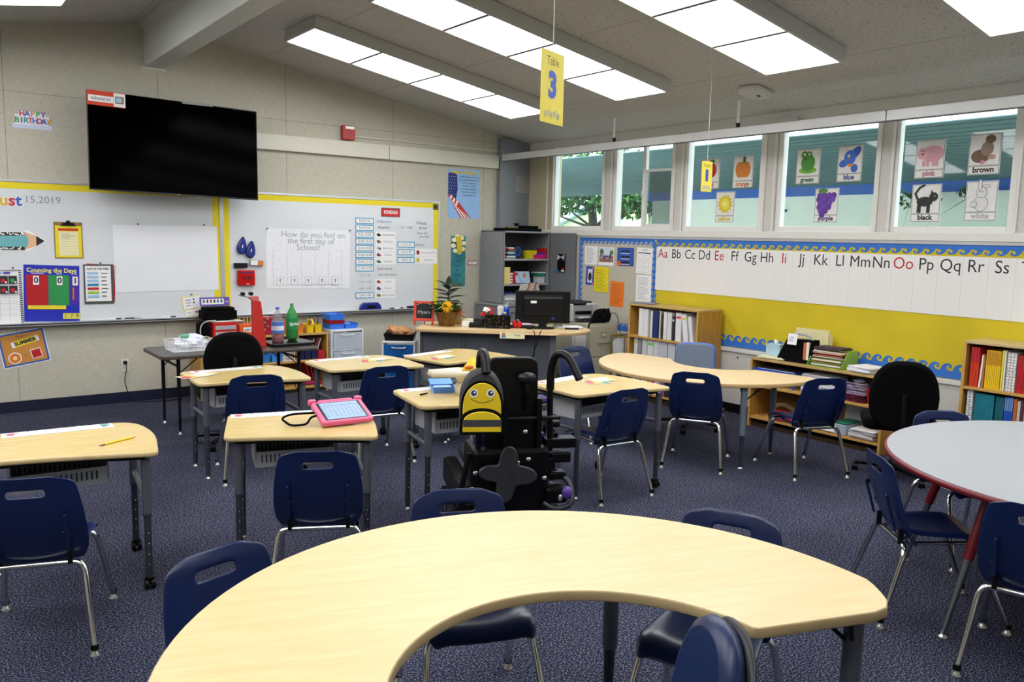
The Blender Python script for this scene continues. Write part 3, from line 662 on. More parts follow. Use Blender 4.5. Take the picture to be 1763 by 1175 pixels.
b = B(); b.base(.60, .165, WHITE, .002); SP = mat('181818', .6); b.rect(0, 0, .60, .155, SP)
for k in range(120): b.lay -= .99; b.disc(random.uniform(-.29, .29), random.choice((-1, 1))*random.uniform(.052, .072), .0065, WHITE, seg=6)
b.lay = math.ceil(b.lay)+1; b.rect(-.01, 0, .60, .095, mat('6cb0b4', .7)); fwall(b, 'body', None, None, -5.83, 1.52, WY, parent=t)
b = B(); b.z0 = 0; b.poly([(-.02, -.09), (.01, -.09), (.145, 0), (.01, .09), (-.02, .09)], WHITE); b.poly([(-.02, -.078), (.07, -.045), (.07, .045), (-.02, .078)], mat('e0b48c', .7)); b.poly([(.07, -.045), (.135, 0), (.07, .045)], SP); b.disc(-.02, 0, .03, mat('6cb0b4', .7), .055)
fwall(b, 'tip', None, None, -5.54, 1.525, WY-.003, parent=t)
def clip(x, z, y=WY, par=None, s_=1):
    b = B(); b.ball((0, -.012, 0), (.009*s_, .012, .009*s_), mat('6a6a6a', .3, .8), 8); return b.build('magnet_clip', par, (x, y, z), (0, 0, 0)) if par else tag(b.build('magnet_clip', None, (x, y, z)), 'small grey magnet', 'magnet')
t = thing('clipboard', 'yellow paper on a brown clipboard hanging on the left whiteboard', 'clipboard', (0, 0, 0))
b = B(); b.base(.228, .325, mat('8a6a3a', .6), .004); b.rect(0, -.012, .212, .285, YEL); b.rect(0, .095, .16, .022, RED); b.rect(0, -.03, .155, .215, CREAM)
for k in range(10): b.rect(0, .065-.02*k, .15, .0015, MK)
b.scribble(-.06, .06, .11, .05, 3, MK, .2); fwall(b, 'board', None, None, -5.215, 1.535, WY, parent=t)
b = B(); b.poly([(-.06, 0), (.06, 0), (.045, .02), (-.045, .02)], BLK) if False else b.prism([(-.06, 0), (.06, 0), (.045, .025), (-.045, .025)], 0, .012, BLK); b.prism(arc(0, .03, .018, 0, 360, 12)[:-1], 0, .012, BLK); fwall(b, 'clip', None, None, -5.215, 1.665, WY-.005, parent=t)
# calendar
t = thing('wall_calendar', 'white magnetic calendar with black striped border and red apple cards, cut by the left edge', 'calendar', (0, 0, 0))
b = B(); b.base(.40, .50, PAPER, .003)
for k in range(30): b.rect(.182, .235-.0165*k, .022, .008, INK)
b.rect(0, .238, .36, .006, INK); b.rect(0, -.238, .36, .004, INK)
for r_ in range(2):
    for c_ in range(5):
        x, y = .125-.07*c_, .155-.085*r_; b.rect(x, y, .062, .068, INK); b.disc(x-.004, y-.006, .018, RED if (r_, c_) != (0, 0) else GRN); b.rect(x+.018, y-.022, .014, .016, WHITE)
for k in range(4): b.rect(.16-.07*k-.07, -.10, .0015, .24, MK); b.rect(-.02, -.0-.05*k, .34, .0015, MK)
b.rect(.08, .215, .05, .02, PURP); b.rect(0.02, .215, .05, .02, LBL); fwall(b, 'grid', None, None, -5.79, 1.03, WY, parent=t); clip(-5.66, 1.29, WY-.002, t)
# counting chart
t = thing('counting_chart', 'bright blue Counting the Days pocket chart with red, green and purple pockets', 'chart', (0, 0, 0))
b = B(); b.base(.44, .505, mat('1e2bb0', .45), .003); b.text('Counting the Days', 0, .205, .052, mat('e8e060', .5), bold=.0015)
b.rect(-.115, .03, .17, .27, mat('b81c24', .35)); b.rect(.055, .03, .165, .27, mat('2f9450', .35)); b.rect(.18, .03, .075, .27, mat('4b2ea4', .35))
b.text('hundreds', -.115, .18, .026, WHITE); b.text('tens', .055, .18, .026, WHITE); b.text('ones', .18, .18, .022, WHITE)
for x, s_ in ((-.125, '0'), (.06, '0'), (.185, '1')): b.rect(x, .115, .045, .08, PAPER); b.text(s_, x, .115, .07, INK, bold=.002)
b.rect(.17, 0, .014, .11, mat('c87a2a', .6)); b.rect(-.04, -.125, .30, .035, YEL); b.rect(.155, -.205, .14, .052, mat('d8cf50', .6))
for x, s_ in ((.105, '1'), (.155, '7'), (.2, '9')): b.text(s_, x, -.205, .045, INK)
fwall(b, 'pocket_panel', None, None, -5.367, 1.058, WY, R(-2), parent=t)
for k in range(4): clip(-5.565+.13*k, 1.275, WY-.004, t, .6)
# days of the week
t = thing('weekday_chart', 'black bordered Days of the Week chart clipped beside the counting chart', 'chart', (0, 0, 0))
b = B(); b.base(.25, .345, RED, .002); b.build('red_sheet', t, (-4.965, WY+.0, 1.145), fwr(R(-4)))
b = B(); b.base(.25, .365, mat('4a4a4a', .6), .003); b.rect(-.005, .005, .215, .325, PAPER); b.text('DAYS OF THE WEEK', -.005, .14, .026, INK, bold=.001, sx=.8)
for k in range(7): b.rect(-.05, .10-.035*k, .095, .022, [LBL, LBL, LBL, mat('2f86b4', .6), RED, mat('9cc83c', .6), LBL][k]); b.scribble(.02, .108-.035*k, .06, .016, 1, INK, .5)
fwall(b, 'sheet', None, None, -4.982, 1.135, WY-.003, parent=t); clip(-4.965, 1.33, WY-.004, t)
# big blank chart paper
t = thing('chart_paper', 'large blank white chart paper under the television', 'paper', (0, 0, 0))
b = B(); b.base(.955, .63, mat('e6e8ec', .6, var=.02, scale=3), .002); fwall(b, 'sheet', None, None, -4.37, 1.372, WY, R(.6), parent=t); clip(-4.63, 1.695, WY-.003, t); clip(-4.02, 1.705, WY-.003, t)
t = thing('ring_cards', 'pair of small yellow-edged picture cards clipped above the whiteboard tray', 'cards', (0, 0, 0))
b = B(); b.base(.19, .135, mat('e8dc90', .6), .002); b.rect(0, 0, .165, .115, PAPER); b.scribble(-.06, .04, .07, .08, 3, MK); b.disc(.02, .03, .008, INK); b.disc(.02, 0, .008, INK); fwall(b, 'card', None, None, -4.155, .94, WY, R(6), parent=t)
b = B(); b.base(.17, .07, mat('e8dc90', .6), .002); b.rect(0, 0, .155, .055, PAPER); b.disc(.03, 0, .012, RED); b.scribble(-.06, .01, .05, .02, 1, MK); fwall(b, 'card', None, None, -4.14, .843, WY, R(6), parent=t); clip(-4.16, 1.02, WY-.003, t)
# right whiteboard items
NV = mat('15287e', .3, var=.05)
for x, z, l in ((-3.652, 1.508, 'left of the two navy drop-shaped erasers on the whiteboard'), (-3.563, 1.468, 'right of the two navy drop-shaped erasers on the whiteboard')):
    t = thing('drop_eraser', l, 'eraser', (x, WY, z), rot=fwr(R(-8)), group='drop-shaped erasers')
    b = B(); b.prism([(.045*math.sin(2*PI*k/20)*(1-.45*math.cos(2*PI*k/20)), .09*math.cos(2*PI*k/20)) for k in range(20)], 0, .04, NV, .015); b.build('body', t)
    b = B(); b.box((0, -.01, .041), (.010, .03, .004), WHITE, bev=.001); b.build('label', t)
b = B(); b.box((0, 0, .018), (.135, .05, .036), BLK, bev=.006); fwall(b, 'felt_eraser', 'black felt eraser stuck below the drop-shaped erasers', 'eraser', -3.67, 1.305, WY)
t = thing('felt_eraser', 'white and orange eraser stuck on the whiteboard', 'eraser', (0, 0, 0)); b = B(); b.box((0, 0, .012), (.135, .055, .024), BLK, bev=.004); fwall(b, 'felt', None, None, -3.505, 1.329, WY, R(-4), parent=t)
b = B(); b.box((-.03, 0, .03), (.075, .05, .014), WHITE, bev=.003); b.box((.037, 0, .03), (.058, .05, .014), mat('d0782c', .5), bev=.003); fwall(b, 'cap', None, None, -3.505, 1.329, WY, R(-4), parent=t)
t = thing('red_magnet_holder', 'red transparent plastic holder stuck on the whiteboard', 'holder', (0, 0, 0))
b = B(); b.box((0, 0, .025), (.175, .155, .05), mat('b80c10', .15), bev=.010); fwall(b, 'case', None, None, -3.62, 1.178, WY, parent=t)
b = B(); b.rect if False else None; b.z0 = .051; b.rect(0, .055, .13, .01, mat('3a1a5a', .5)); b.disc(-.02, 0, .02, mat('6a0408', .3)); b.disc(.03, 0, .02, mat('6a0408', .3)); b.rect(.01, -.06, .03, .012, mat('e88080', .5)); fwall(b, 'face', None, None, -3.62, 1.178, WY, parent=t)
t = thing('feelings_chart', 'white chart paper asking How do you feel on the first day of School', 'chart', (0, 0, 0))
b = B(); b.base(.945, .63, mat('e8eaee', .6), .002)
for k, s_ in enumerate(['How do you feel on', 'the first day of', 'School?']): b.text(s_, .05-.03*k*(k > 0)-.03*(k == 2)*0, .255-.068*k, .085, mat('9a9da4', .7), sx=1.05)
for k in range(6): b.rect(-.40+.155*k, -.09, .002, .38, MK)
b.rect(0, -.275, .86, .002, MK)
for k in range(5): b.frame(-.325+.155*k, -.235, .07, .085, .002, INK, PAPER); b.disc(-.325+.155*k, -.225, .012, MK); b.rect(-.325+.155*k, -.25, .006, .02, INK)
fwall(b, 'sheet', None, None, -2.925, 1.372, WY, R(-.5), parent=t); clip(-3.385, 1.685, WY-.002, t); clip(-2.455, 1.685, WY-.002, t)
t = thing('schedule_sign', 'red SCHEDULE sign at the top of the right whiteboard', 'sign', (0, 0, 0))
b = B(); b.base(.24, .10, mat('3a4a4a', .6), .002); b.rect(0, 0, .225, .085, RED); b.text('SCHEDULE', 0, 0, .050, WHITE, sx=.72, bold=.0015); fwall(b, 'card', None, None, -1.945, 1.90, WY, parent=t)
T1 = ['9:00-9:30', '9:30-9:35', '9:35-10:00', '10:00-10:10', '10:10-10:20', '10:20-10:40', '10:40-11:10', '11:10-11:30', None, None, None, '12:45-1:00']
FR = mat('3f9cc4', .6)
def timecard(x, z, s_, w_=.225): b = B(); b.base(w_, .068, FR, .0015); b.rect(0, 0, w_-.02, .048, PAPER); b.text(s_, 0, 0, .040, mat('4a4a52', .7), sx=.92); fwall(b, 'time_card', 'blue framed schedule card reading '+s_, 'card', x, z, WY, group='schedule time cards')
for i, s_ in enumerate(T1):
    if s_: timecard(-2.272, 1.795-.0755*i, s_)
for i, s_ in enumerate(['2:15-2:25', '2:25-3:00', '3:00-3:15']): timecard(-1.742, 1.54-.088*i, s_)
b = B(); b.z0 = 0
for s_, x, z, w_ in (('1:35 - 11:50', -2.27, 1.19, .03), ('11:50 - 12:25', -2.27, 1.115, .03), ('12:25 - 12:45', -2.27, 1.04, .03), ('Read Aloud', -2.02, 1.262, .04), ('Math After Recess', -1.98, 1.195, .032), ('1:10 - 2:00', -1.75, 1.735, .04), ('Access', -1.56, 1.54, .045), ('Whole', -1.545, 1.79, .05), ('group', -1.52, 1.74, .045), ('How did', -1.53, 1.675, .04), ('you feel?', -1.50, 1.635, .04), ('Breakfast', -2.03, 1.73, .04)): b.text(s_, x, z, w_, mat('7d8086', .7))
b.text('Welcome!', -2.03, 1.795, .045, mat('8fb4d8', .7))
b.build('marker_writing', None, (0, WY, 0), FW, 'grey handwritten schedule notes on the right whiteboard', 'writing')
for i, (s_, c_) in enumerate([('Morning Meeting', '222222'), ('Cash-Out', '5a6a3a'), ('Bathroom', 'b0b0b0'), ('Recess', '6a3a6a'), ('Calendar', '4a7a7a'), ('Lunch', 'b03040'), ('Recess', '6a3a8a'), ('Brain Break', '5a8a3a')]):
    z = [1.645, 1.57, 1.495, 1.42, 1.345, 1.115, 1.04, .962][i]; b = B(); b.base(.255, .072, PAPER, .0015); b.disc(-.09, 0, .022, mat(c_, .6), .018); b.disc(-.07, -.006, .012, mat('c0402c' if i % 2 else '303030', .6)); b.text(s_, .035, 0, .032, INKL if i else INK, sx=.7 if i == 0 else 1)
    fwall(b, 'picture_card', 'white picture card reading %s%s in the schedule' % (s_, ['', '', '', ' before calendar', '', '', ' after lunch', ''][i]), 'card', -2.01, z, WY, group='schedule picture cards')
for i, (s_, c_) in enumerate([('Structured Play', 'a02030'), ('Dismissal', 'd0c020')]):
    b = B(); b.base(.30, .085, PAPER, .0015); b.disc(-.11, 0, .022, mat(c_, .6), .028); b.text(s_, .035, 0, .034, INKL); fwall(b, 'picture_card', 'white picture card reading %s in the schedule' % s_, 'card', -1.475, 1.45-.088*i, WY, group='schedule picture cards')
b = B(); b.base(.07, .07, mat('5a5a28', .6), .002); b.rect(0, 0, .04, .03, INK); fwall(b, 'corner_magnet', 'small dark olive magnet at the top right corner of the whiteboard', 'magnet', -1.35, 1.985, WY-.001)
# tray things
t = thing('magnetic_eraser', 'large blue eraser holder standing on the whiteboard tray', 'eraser', (-2.215, -.05, .80))
b = B(); b.prism([(-.135, 0), (.135, 0), (.125, .05), (.09, .085), (-.09, .085), (-.125, .05)], -.025, .025, NV, .01); o = b.build('body', t, (0, 0, 0), FW); b = B(); b.z0 = .026; b.disc(0, .035, .06, BLK, .02); b.build('grip', t, (0, 0, 0), FW)
for i, (x, l, c1, c2) in enumerate([(-4.93, .12, 'e8e8e8', '222222'), (-4.78, .14, '303030', 'b0b0b0'), (-4.45, .13, 'eeeeee', '181818'), (-1.90, .10, 'e8e8e8', '181818'), (-1.97, .05, '202020', '202020')]):
    b = B(); b.tube([(0, 0, 0), (l*.62, 0, 0)], .008, mat(c1, .4), 8); b.tube([(l*.62, 0, 0), (l, 0, 0)], .009, mat(c2, .4), 8)
    b.build('dry_erase_marker', None, (x, -.055, .809), 0, ['white marker with black cap on the tray under the weekday chart', 'dark marker on the tray right of the weekday chart', 'white marker with black cap on the tray under the blank paper', 'white marker on the tray left of the black felt eraser', 'black pen cap on the tray under the schedule'][i], 'marker', 'dry erase markers')
b = B(); b.box((0, 0, .014), (.19, .05, .028), BLK, bev=.006); b.build('felt_eraser', None, (-1.64, -.05, .80), 0, 'long black felt eraser at the right end of the tray', 'eraser')
# summer poster
b = B(); b.base(.37, .31, mat('e8ecf0', .6), .002); b.rect(0, 0, .355, .295, mat('2f5cae', .6)); b.rect(0, 0, .325, .265, mat('c98a3c', .6)); b.rect(.02, .055, .22, .05, PAPER, R(8)); b.rect(.02, .055, .16, .055, YEL, R(8)); b.text('SUMMER', .02, .055, .046, INK, a=R(8), bold=.002)
b.text('The season is', .01, .11, .02, INK); b.disc(-.085, -.075, .052, WHITE); b.disc(-.085, -.075, .043, mat('e07a1c', .6)); b.disc(-.085, -.075, .018, mat('f6cfa0', .6)); b.rect(.085, -.065, .085, .085, WHITE, R(5)); b.rect(.085, -.065, .072, .072, RED, R(5)); b.text('HOT', .085, -.065, .024, INK)
b.text('the', 0, -.06, .018, INK); fwall(b, 'summer_poster', 'orange SUMMER season poster with blue border, taped crookedly below the whiteboard', 'poster', -5.605, .575, -.001, R(9))

# ================================================================ window wall bulletin board
BEI = mat('bcb7a6', .8, var=.08, scale=120); BYEL = mat('cfba1c', .8, var=.06, scale=3)
t = thing('bulletin_board', 'long bulletin board with blue wave border and yellow paper along the window wall', 'bulletin board', (0, 0, 0))
def rb(b, name, y0, z0): return b.build(name, t, (-.001, y0, z0), RW)          # local u = -y
b = B(); b.bb(0, 1.20, .64, 1.68, 0, .006, BEI); rb(b, 'beige_panel', -1.09, 0)
b = B(); b.bb(0, 5.6, .64, 1.66, 0, .006, BYEL); rb(b, 'yellow_paper', -2.29, 0)
b = B(); b.bb(0, 6.9, 1.665, 1.688, 0, .018, ALU); b.bb(-.01, .012, .63, 1.688, 0, .018, ALU); rb(b, 'frame', -1.08, 0)
WAVE = [(0, 0), (.05, .30), (.16, .62), (.36, .90), (.58, 1.0), (.80, .92), (.93, .70), (.92, .45), (.80, .32), (.68, .38), (.70, .52), (.80, .55), (.74, .70), (.60, .68), (.50, .50), (.52, .25), (.66, .08), (.85, 0)]
def wave(b, x0, y0, x1, y1, wd, side, m, per=.078, amp=.045):
    L = math.hypot(x1-x0, y1-y0); ux, uy = (x1-x0)/L, (y1-y0)/L; nx, ny = -uy*side, ux*side; n = max(1, round(L/per)); b.up(); b.lay -= 1
    P = [(x0, y0)]
    for i in range(n):
        for (u, v) in WAVE: tt = (i+u)*L/n; d = wd+v*amp; P.append((x0+ux*tt+nx*d, y0+uy*tt+ny*d))
    P += [(x1+nx*wd, y1+ny*wd), (x1, y1)]; b.poly(P, m)
b = B(); b.z0 = .0065; wave(b, 1.19, 1.665, 0, 1.665, .035, 1, BLU, .068, .034); wave(b, 0, .64, 0, 1.63, .025, -1, BLU, .068, .034); wave(b, 1.205, .64, 1.205, 1.63, .02, 1, BLU, .068, .034)
wave(b, 0, .64, 1.19, .64, .05, 1, BLU, .068, .034)
b.lay = 6; wave(b, 5.6+1.2, 1.665, 1.215, 1.665, .035, 1, BLU, .088, .042); wave(b, 1.24, .64, 6.8, .64, .055, 1, BLU, .094, .06); wave(b, 1.20, .64, 1.20, 1.63, .012, -1, BLU, .068, .034)
rb(b, 'wave_border', -1.09, 0)
# alphabet
for i, ch in enumerate('ABCDEFGHIJKLMNOPQRSTUVWXY'):
    y = -2.405-.1845*i; b = B(); b.base(.1835, .455, mat('e6e5e2', .55, var=.01), .002); c_ = mat('b5202a', .6) if ch in 'AEIOU' else INK
    b.text(ch+ch.lower(), 0, .155, .135, c_, sx=.92)
    rwall(b, 'alphabet_card', 'white alphabet strip card showing %s%s' % (ch, ch.lower()), 'card', y, 1.357-.0005*i, -.011, group='alphabet cards')
def sheet(name, label, cat, y0, y1, z0, z1, fn=None, m=PAPER, x=-.009, a=0, group=None):
    b = B(); w_, h_ = abs(y1-y0), abs(z1-z0); b.base(w_, h_, m, .0015)
    if fn: fn(b, w_, h_)
    return rwall(b, name, label, cat, (y0+y1)/2, (z0+z1)/2, x, a, group=group)
lines = lambda n, c_=INKL, th=.22: (lambda b, w_, h_: b.scribble(-w_*.4, h_*.42, w_*.78, h_*.84, n, c_, th))
sheet('notice_sheet', 'white typed notice at the top left of the bulletin board', 'paper', -1.178, -1.397, 1.355, 1.570, lines(12))
def photo(b, w_, h_):
    b.rect(0, .015, w_*.92, h_*.78, mat('cfe0ee', .4)); b.rect(0, -.03, w_*.92, h_*.35, mat('8a6a5a', .5))
    for k in range(26): b.lay -= .98; b.disc(-w_*.4+w_*.8*k/25, -.01+random.uniform(-.015, .02), .009, mat(random.choice(['202028', 'a02030', '3050a0', 'd8c0b0', '602080']), .5), .013, 8)
    b.lay = math.ceil(b.lay)+1; b.disc(-w_*.3, .05, .035, mat('5a7a4a', .6)); b.disc(w_*.35, .04, .03, mat('5a7a4a', .6))
sheet('group_photo', 'group photo of a crowd outdoors pinned on the bulletin board', 'photo', -1.417, -1.665, 1.355, 1.562, photo)
def bp(b, w_, h_): 
    b.rect(0, 0, w_*.9, h_*.9, mat('2a57b0', .4))
    for k in range(3):
        for j in range(5): b.rect(-.055+.028*j, .06-.06*k, .022, .022, mat('1a1a2a', .5))
        b.rect(0, .037-.06*k, .14, .006, WHITE)
    b.disc(-.09, -.075, .03, mat('d8603a', .5))
sheet('blue_poster', 'glossy blue poster with three rows of small pictures', 'poster', -1.721, -1.975, 1.362, 1.562, bp, mat('173a86', .4))
def form(b, w_, h_): b.text('Level 3', 0, h_*.42, .03, INK); b.rect(0, h_*.3, w_*.8, .01, INK); [b.frame(x, z, .07, .05, .0015, INKL, PAPER) for x in (-.045, .045) for z in (.04, -.03, -.10)]
sheet('form_sheet', 'white form with boxes curling at its lower edge', 'paper', -2.021, -2.253, 1.287, 1.568, form, a=R(-2))
def bs(b, w_, h_): b.rect(0, 0, .08, .16, mat('d8d8e8', .4)); b.disc(0, -.01, .03, INK, .05); b.rect(.05, .09, .03, .02, mat('d060c0', .5)); b.rect(.05, -.09, .03, .02, mat('d060c0', .5))
sheet('picture_frame_card', 'small blue and pink framed picture on the bulletin board', 'picture', -1.210, -1.350, 1.118, 1.333, bs, mat('2648a8', .5), a=R(-2))
sheet('yellow_sheet', 'bright yellow list pinned on the bulletin board', 'paper', -1.352, -1.594, 1.048, 1.335, lines(14, mat('8a8420', .7), .25), YEL, -.0125, a=R(-1))
sheet('orange_sheet', 'bright orange list pinned low on the bulletin board', 'paper', -1.622, -1.845, .90, 1.183, lines(12, mat('b85a14', .7), .25), ORG, a=R(-1))
sheet('typed_sheet', 'white typed page hanging below the form sheet', 'paper', -2.029, -2.254, .985, 1.275, lines(16))
# colour cards on the windows
PX = .048
def ccard(word, wc, y0, y1, z0, z1, fn, x=PX, lab=None):
    b = B(); w_, h_ = abs(y1-y0), z1-z0; b.base(w_, h_, mat('cfd0cc', .4), .0015); b.frame(0, h_*.1, w_*.96, h_*.76, .003, mat('6a6a5a', .6), mat('e2e2de', .4)); b.frame(0, -h_*.39, w_*.96, h_*.2, .003, mat('6a6a5a', .6), mat('e2e2de', .4))
    if word: b.text(word, 0, -h_*.385, h_*.19, mat(wc, .6), bold=.0022)
    fn(b, 0, h_*.1, w_*.4); rwall(b, 'colour_card', lab, 'card', (y0+y1)/2, (z0+z1)/2, x, group='colour cards on the windows')
def K(c_): return mat(c_, .5)
def apple(b, x, y, s): b.disc(x-s*.3, y, s*.55, K('b8202a'), s*.8); b.disc(x+s*.3, y, s*.55, K('b8202a'), s*.8); b.disc(x+.2*s, y+s, s*.4, K('3a7a2a'), s*.2)
def pumpkin(b, x, y, s): [b.disc(x+k*s*.28, y-.1*s, s*.5, K('cf7c1c'), s*.8) for k in (-1.6, 1.6, -.8, .8, 0)]; b.disc(x+.15*s, y+.9*s, s*.18, K('2f6a3a'), s*.35)
def sun(b, x, y, s): b.poly([(x+s*(1.1 if k % 2 else .75)*math.cos(PI*k/14), y+s*(1.1 if k % 2 else .75)*math.sin(PI*k/14)) for k in range(28)], K('dcc01c')); b.disc(x, y, s*.62, K('e8d840')); b.disc(x, y, s*.3, K('f0e890'))
def frog(b, x, y, s): b.disc(x, y-.7*s, s*.95, K('6fae2a'), s*.3); b.disc(x, y, s*.75, K('3f8a24'), s*.8); b.disc(x-.4*s, y+.75*s, s*.35, K('3f8a24')); b.disc(x+.1*s, y+.75*s, s*.3, K('3f8a24')); b.disc(x-.4*s, y+.8*s, s*.12, WHITE); b.disc(x+.1*s, y+.8*s, s*.1, WHITE); b.disc(x-.3*s, y+.35*s, s*.12, K('5a1a1a'))
def bird(b, x, y, s): b.disc(x+.5*s, y+.6*s, s*.75, K('2f5fc0'), s*.4, a=.8); b.disc(x-.6*s, y-.3*s, s*.5, K('2f5fc0'), s*.35, a=.4); b.disc(x, y+.2*s, s*.6, K('3a6fd0'), s*.7); b.disc(x+.5*s, y-.8*s, s*.35, K('2f5fc0'), s*.4); b.disc(x+.1*s, y-.5*s, s*.3, K('d88a2a'), s*.15); b.disc(x-.1*s, y+.35*s, s*.14, WHITE); b.disc(x-.1*s, y+.2*s, s*.1, K('d88a2a'))
def grapes(b, x, y, s):
    for r_, n_ in enumerate((4, 4, 3, 3, 2, 1)):
        for k in range(n_): b.lay -= .9; b.disc(x+(k-(n_-1)/2)*s*.48-.08*s*r_, y+s*(.6-.36*r_), s*.3, K('5a2f92' if (k+r_) % 2 else '6a3fa8'))
    b.lay = math.ceil(b.lay)+1; b.disc(x-.4*s, y+1.05*s, s*.5, K('4f8a3a'), s*.25)
def pig(b, x, y, s): c_ = K('cf9aa2'); [b.rect(x+k*s*.4, y-.7*s, s*.25, s*.5, c_) for k in (-1.2, -.4, .9, 1.6)]; b.disc(x+.25*s, y+.1*s, s*.95, c_, s*.7); b.disc(x-.65*s, y+.15*s, s*.45, K('d8a6ae'), s*.5); b.disc(x-.6*s, y+.1*s, s*.12, K('a05a5a')); b.disc(x-.7*s, y+.35*s, s*.06, INK); b.disc(x-.45*s, y+.35*s, s*.06, INK)
def bear(b, x, y, s): c_ = K('6a5238'); b.disc(x-.3*s, y-.5*s, s*.75, c_, s*.55); b.disc(x+.2*s, y+.1*s, s*.5, K('8a7a66'), s*.6); b.disc(x+.4*s, y+.85*s, s*.4, c_, s*.35); b.disc(x+.6*s, y-.6*s, s*.3, K('c08a86'), s*.2); b.disc(x-.1*s, y-1.0*s, s*.18, K('cf8a96'))
def cat(b, x, y, s): c_ = K('1b1b1d'); b.line([(x-.7*s, y), (x-.95*s, y+.5*s), (x-.6*s, y+1.0*s), (x-.2*s, y+1.2*s)], .2*s, c_); b.disc(x-.1*s, y-.2*s, s*.7, c_, s*.42); b.rect(x-.55*s, y-.8*s, s*.35, s*.7, c_); b.rect(x+.25*s, y-.8*s, s*.3, s*.7, c_); b.disc(x+.65*s, y+.2*s, s*.38, c_); b.poly([(x+.35*s, y+.4*s), (x+.45*s, y+.8*s), (x+.65*s, y+.5*s)], c_); b.disc(x+.75*s, y+.25*s, s*.06, K('88c040'))
def rabbit(b, x, y, s):
    for cx_, cy_, rx, ry in ((0, -.55, .55, .6), (0, .35, .4, .42), (-.15, .95, .14, .45), (.35, .85, .3, .12), (-.55, -.6, .25, .22)): b.disc(x+cx_*s, y+cy_*s, rx*s+.003, K('5a5a5a'), ry*s+.003); b.disc(x+cx_*s, y+cy_*s, rx*s, K('dcdcd8'), ry*s)
    b.disc(x-.12*s, y+.42*s, .04*s, INK); b.disc(x+.12*s, y+.42*s, .04*s, INK)
for wd, wc, y0, y1, z0, z1, fn, l in (
 ('red', 'b02030', -2.832, -3.043, 2.17, 2.47, apple, 'red apple colour card behind the hanging Table 1 sign'), ('orange', 'c8741c', -3.211, -3.441, 2.167, 2.467, pumpkin, 'orange pumpkin colour card on the window'),
 ('yellow', 'c8b820', -3.022, -3.248, 1.839, 2.136, sun, 'yellow sun colour card on the window'), ('green', '2f6a3a', -3.908, -4.142, 2.177, 2.482, frog, 'green frog colour card on the window'),
 ('blue', '23408a', -4.312, -4.536, 2.181, 2.482, bird, 'blue bird colour card on the window'), ('purple', '4a3a6a', -4.116, -4.346, 1.837, 2.131, grapes, 'purple grapes colour card on the window'),
 ('pink', 'b06a7a', -4.987, -5.214, 2.18, 2.475, pig, 'pink pig colour card on the window'), ('brown', '3a3028', -5.392, -5.617, 2.187, 2.488, bear, 'brown bear colour card on the window'),
 ('black', '1a1a1a', -4.983, -5.212, 1.839, 2.132, cat, 'black cat colour card on the window'), ('white', 'b0b0b0', -5.397, -5.623, 1.847, 2.141, rabbit, 'white rabbit colour card on the window')):
    ccard(wd, wc, y0, y1, z0, z1, fn, lab=l)
# hanging table signs
def hang(x, y, zt, w_, h_, ang, num, label, sc_=1):
    t = thing('hanging_sign', label, 'sign', (x, y, zt), 0, 'hanging table signs'); rot = (PI/2, 0, ang)
    b = B(); b.base(w_, h_, mat('e4d04a', .55, var=.06, scale=6), .0015); b.text('Table', 0, h_*.36, h_*.17, mat('6a6020', .7), sx=.9); b.text(num, 0, h_*.02, h_*.48, mat('2450b4', .5), bold=.008*sc_)
    for k in range(5): b.disc(-w_*.28+w_*.14*k, -h_*.38+.008*(k % 2), .010, mat('b9b7a0', .6), .014)
    b.build('sign_card', t, (0, 0, -h_/2), rot)
    c = B(); c.tube([(0, 0, -.012), (0, 0, cz(x)-zt-.002)], .0017, mat('e4e2da', .7), 6); c.build('string', t); return t
hang(-4.10, -5.48, 2.46, .20, .31, R(20), '3', 'yellow hanging card reading Table 3 near the middle of the room')
hang(-1.30, -4.02, 2.275, .105, .235, R(-10), '1', 'yellow hanging card reading Table 1 in front of the window')
# ceiling sensor and access point
t = thing('wifi_box', 'white rounded access point box on the ceiling above the rail', 'device', (-.62, -3.93, cz(-.62)-.002), rot=(0, math.atan(CS), 0))
b = B(); b.prism(roundpoly([(-.13, -.11), (.13, -.11), (.13, .11), (-.13, .11)], .07), -.05, 0, mat('d2d2ce', .4), .015); b.build('case', t); b = B(); b.box((.02, -.02, -.052), (.03, .02, .006), INK, bev=.002); b.build('indicator', t)
b = B(); b.bb(-.05, 0, -3.95, -3.70, 2.69, 2.765, mat('c6c6c2', .5), .012); tag(b.build('junction_box'), 'white junction box on the wall behind the aluminium rail', 'device')
# ================================================================ generic furniture
def bookcase(name, label, loc, rz, W_, D_, H_, shelves, divs=(), mats=(OAK, OAK_E, OAK_T), toe=.05, back=True):
    """local: front faces -Y, origin at the front left floor corner"""
    t = thing(name, label, 'bookcase', loc, rz); m, me, mt = mats; k = .019
    for x in (0, W_-k): b = B(); b.bb(x, x+k, 0, D_, 0, H_-k, m, .001); b.bb(x-.0004, x+k+.0004, -.002, .002, 0, H_-k, me); b.build('side_panel', t)
    b = B(); b.bb(0, W_, -.002, D_, H_-k, H_, mt, .002); b.build('top', t)
    for z, x0, x1 in shelves: b = B(); b.bb(max(x0, k), min(x1, W_-k), .001, D_-.005, z-k, z, me, .001); b.build('shelf', t)
    for x, z0, z1 in divs: b = B(); b.bb(x, x+k, .002, D_-.005, z0, z1, me, .001); b.build('divider', t)
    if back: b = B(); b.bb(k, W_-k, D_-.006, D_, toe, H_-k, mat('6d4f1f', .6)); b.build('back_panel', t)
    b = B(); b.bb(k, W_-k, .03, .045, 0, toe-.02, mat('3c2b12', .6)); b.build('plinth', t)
    return t
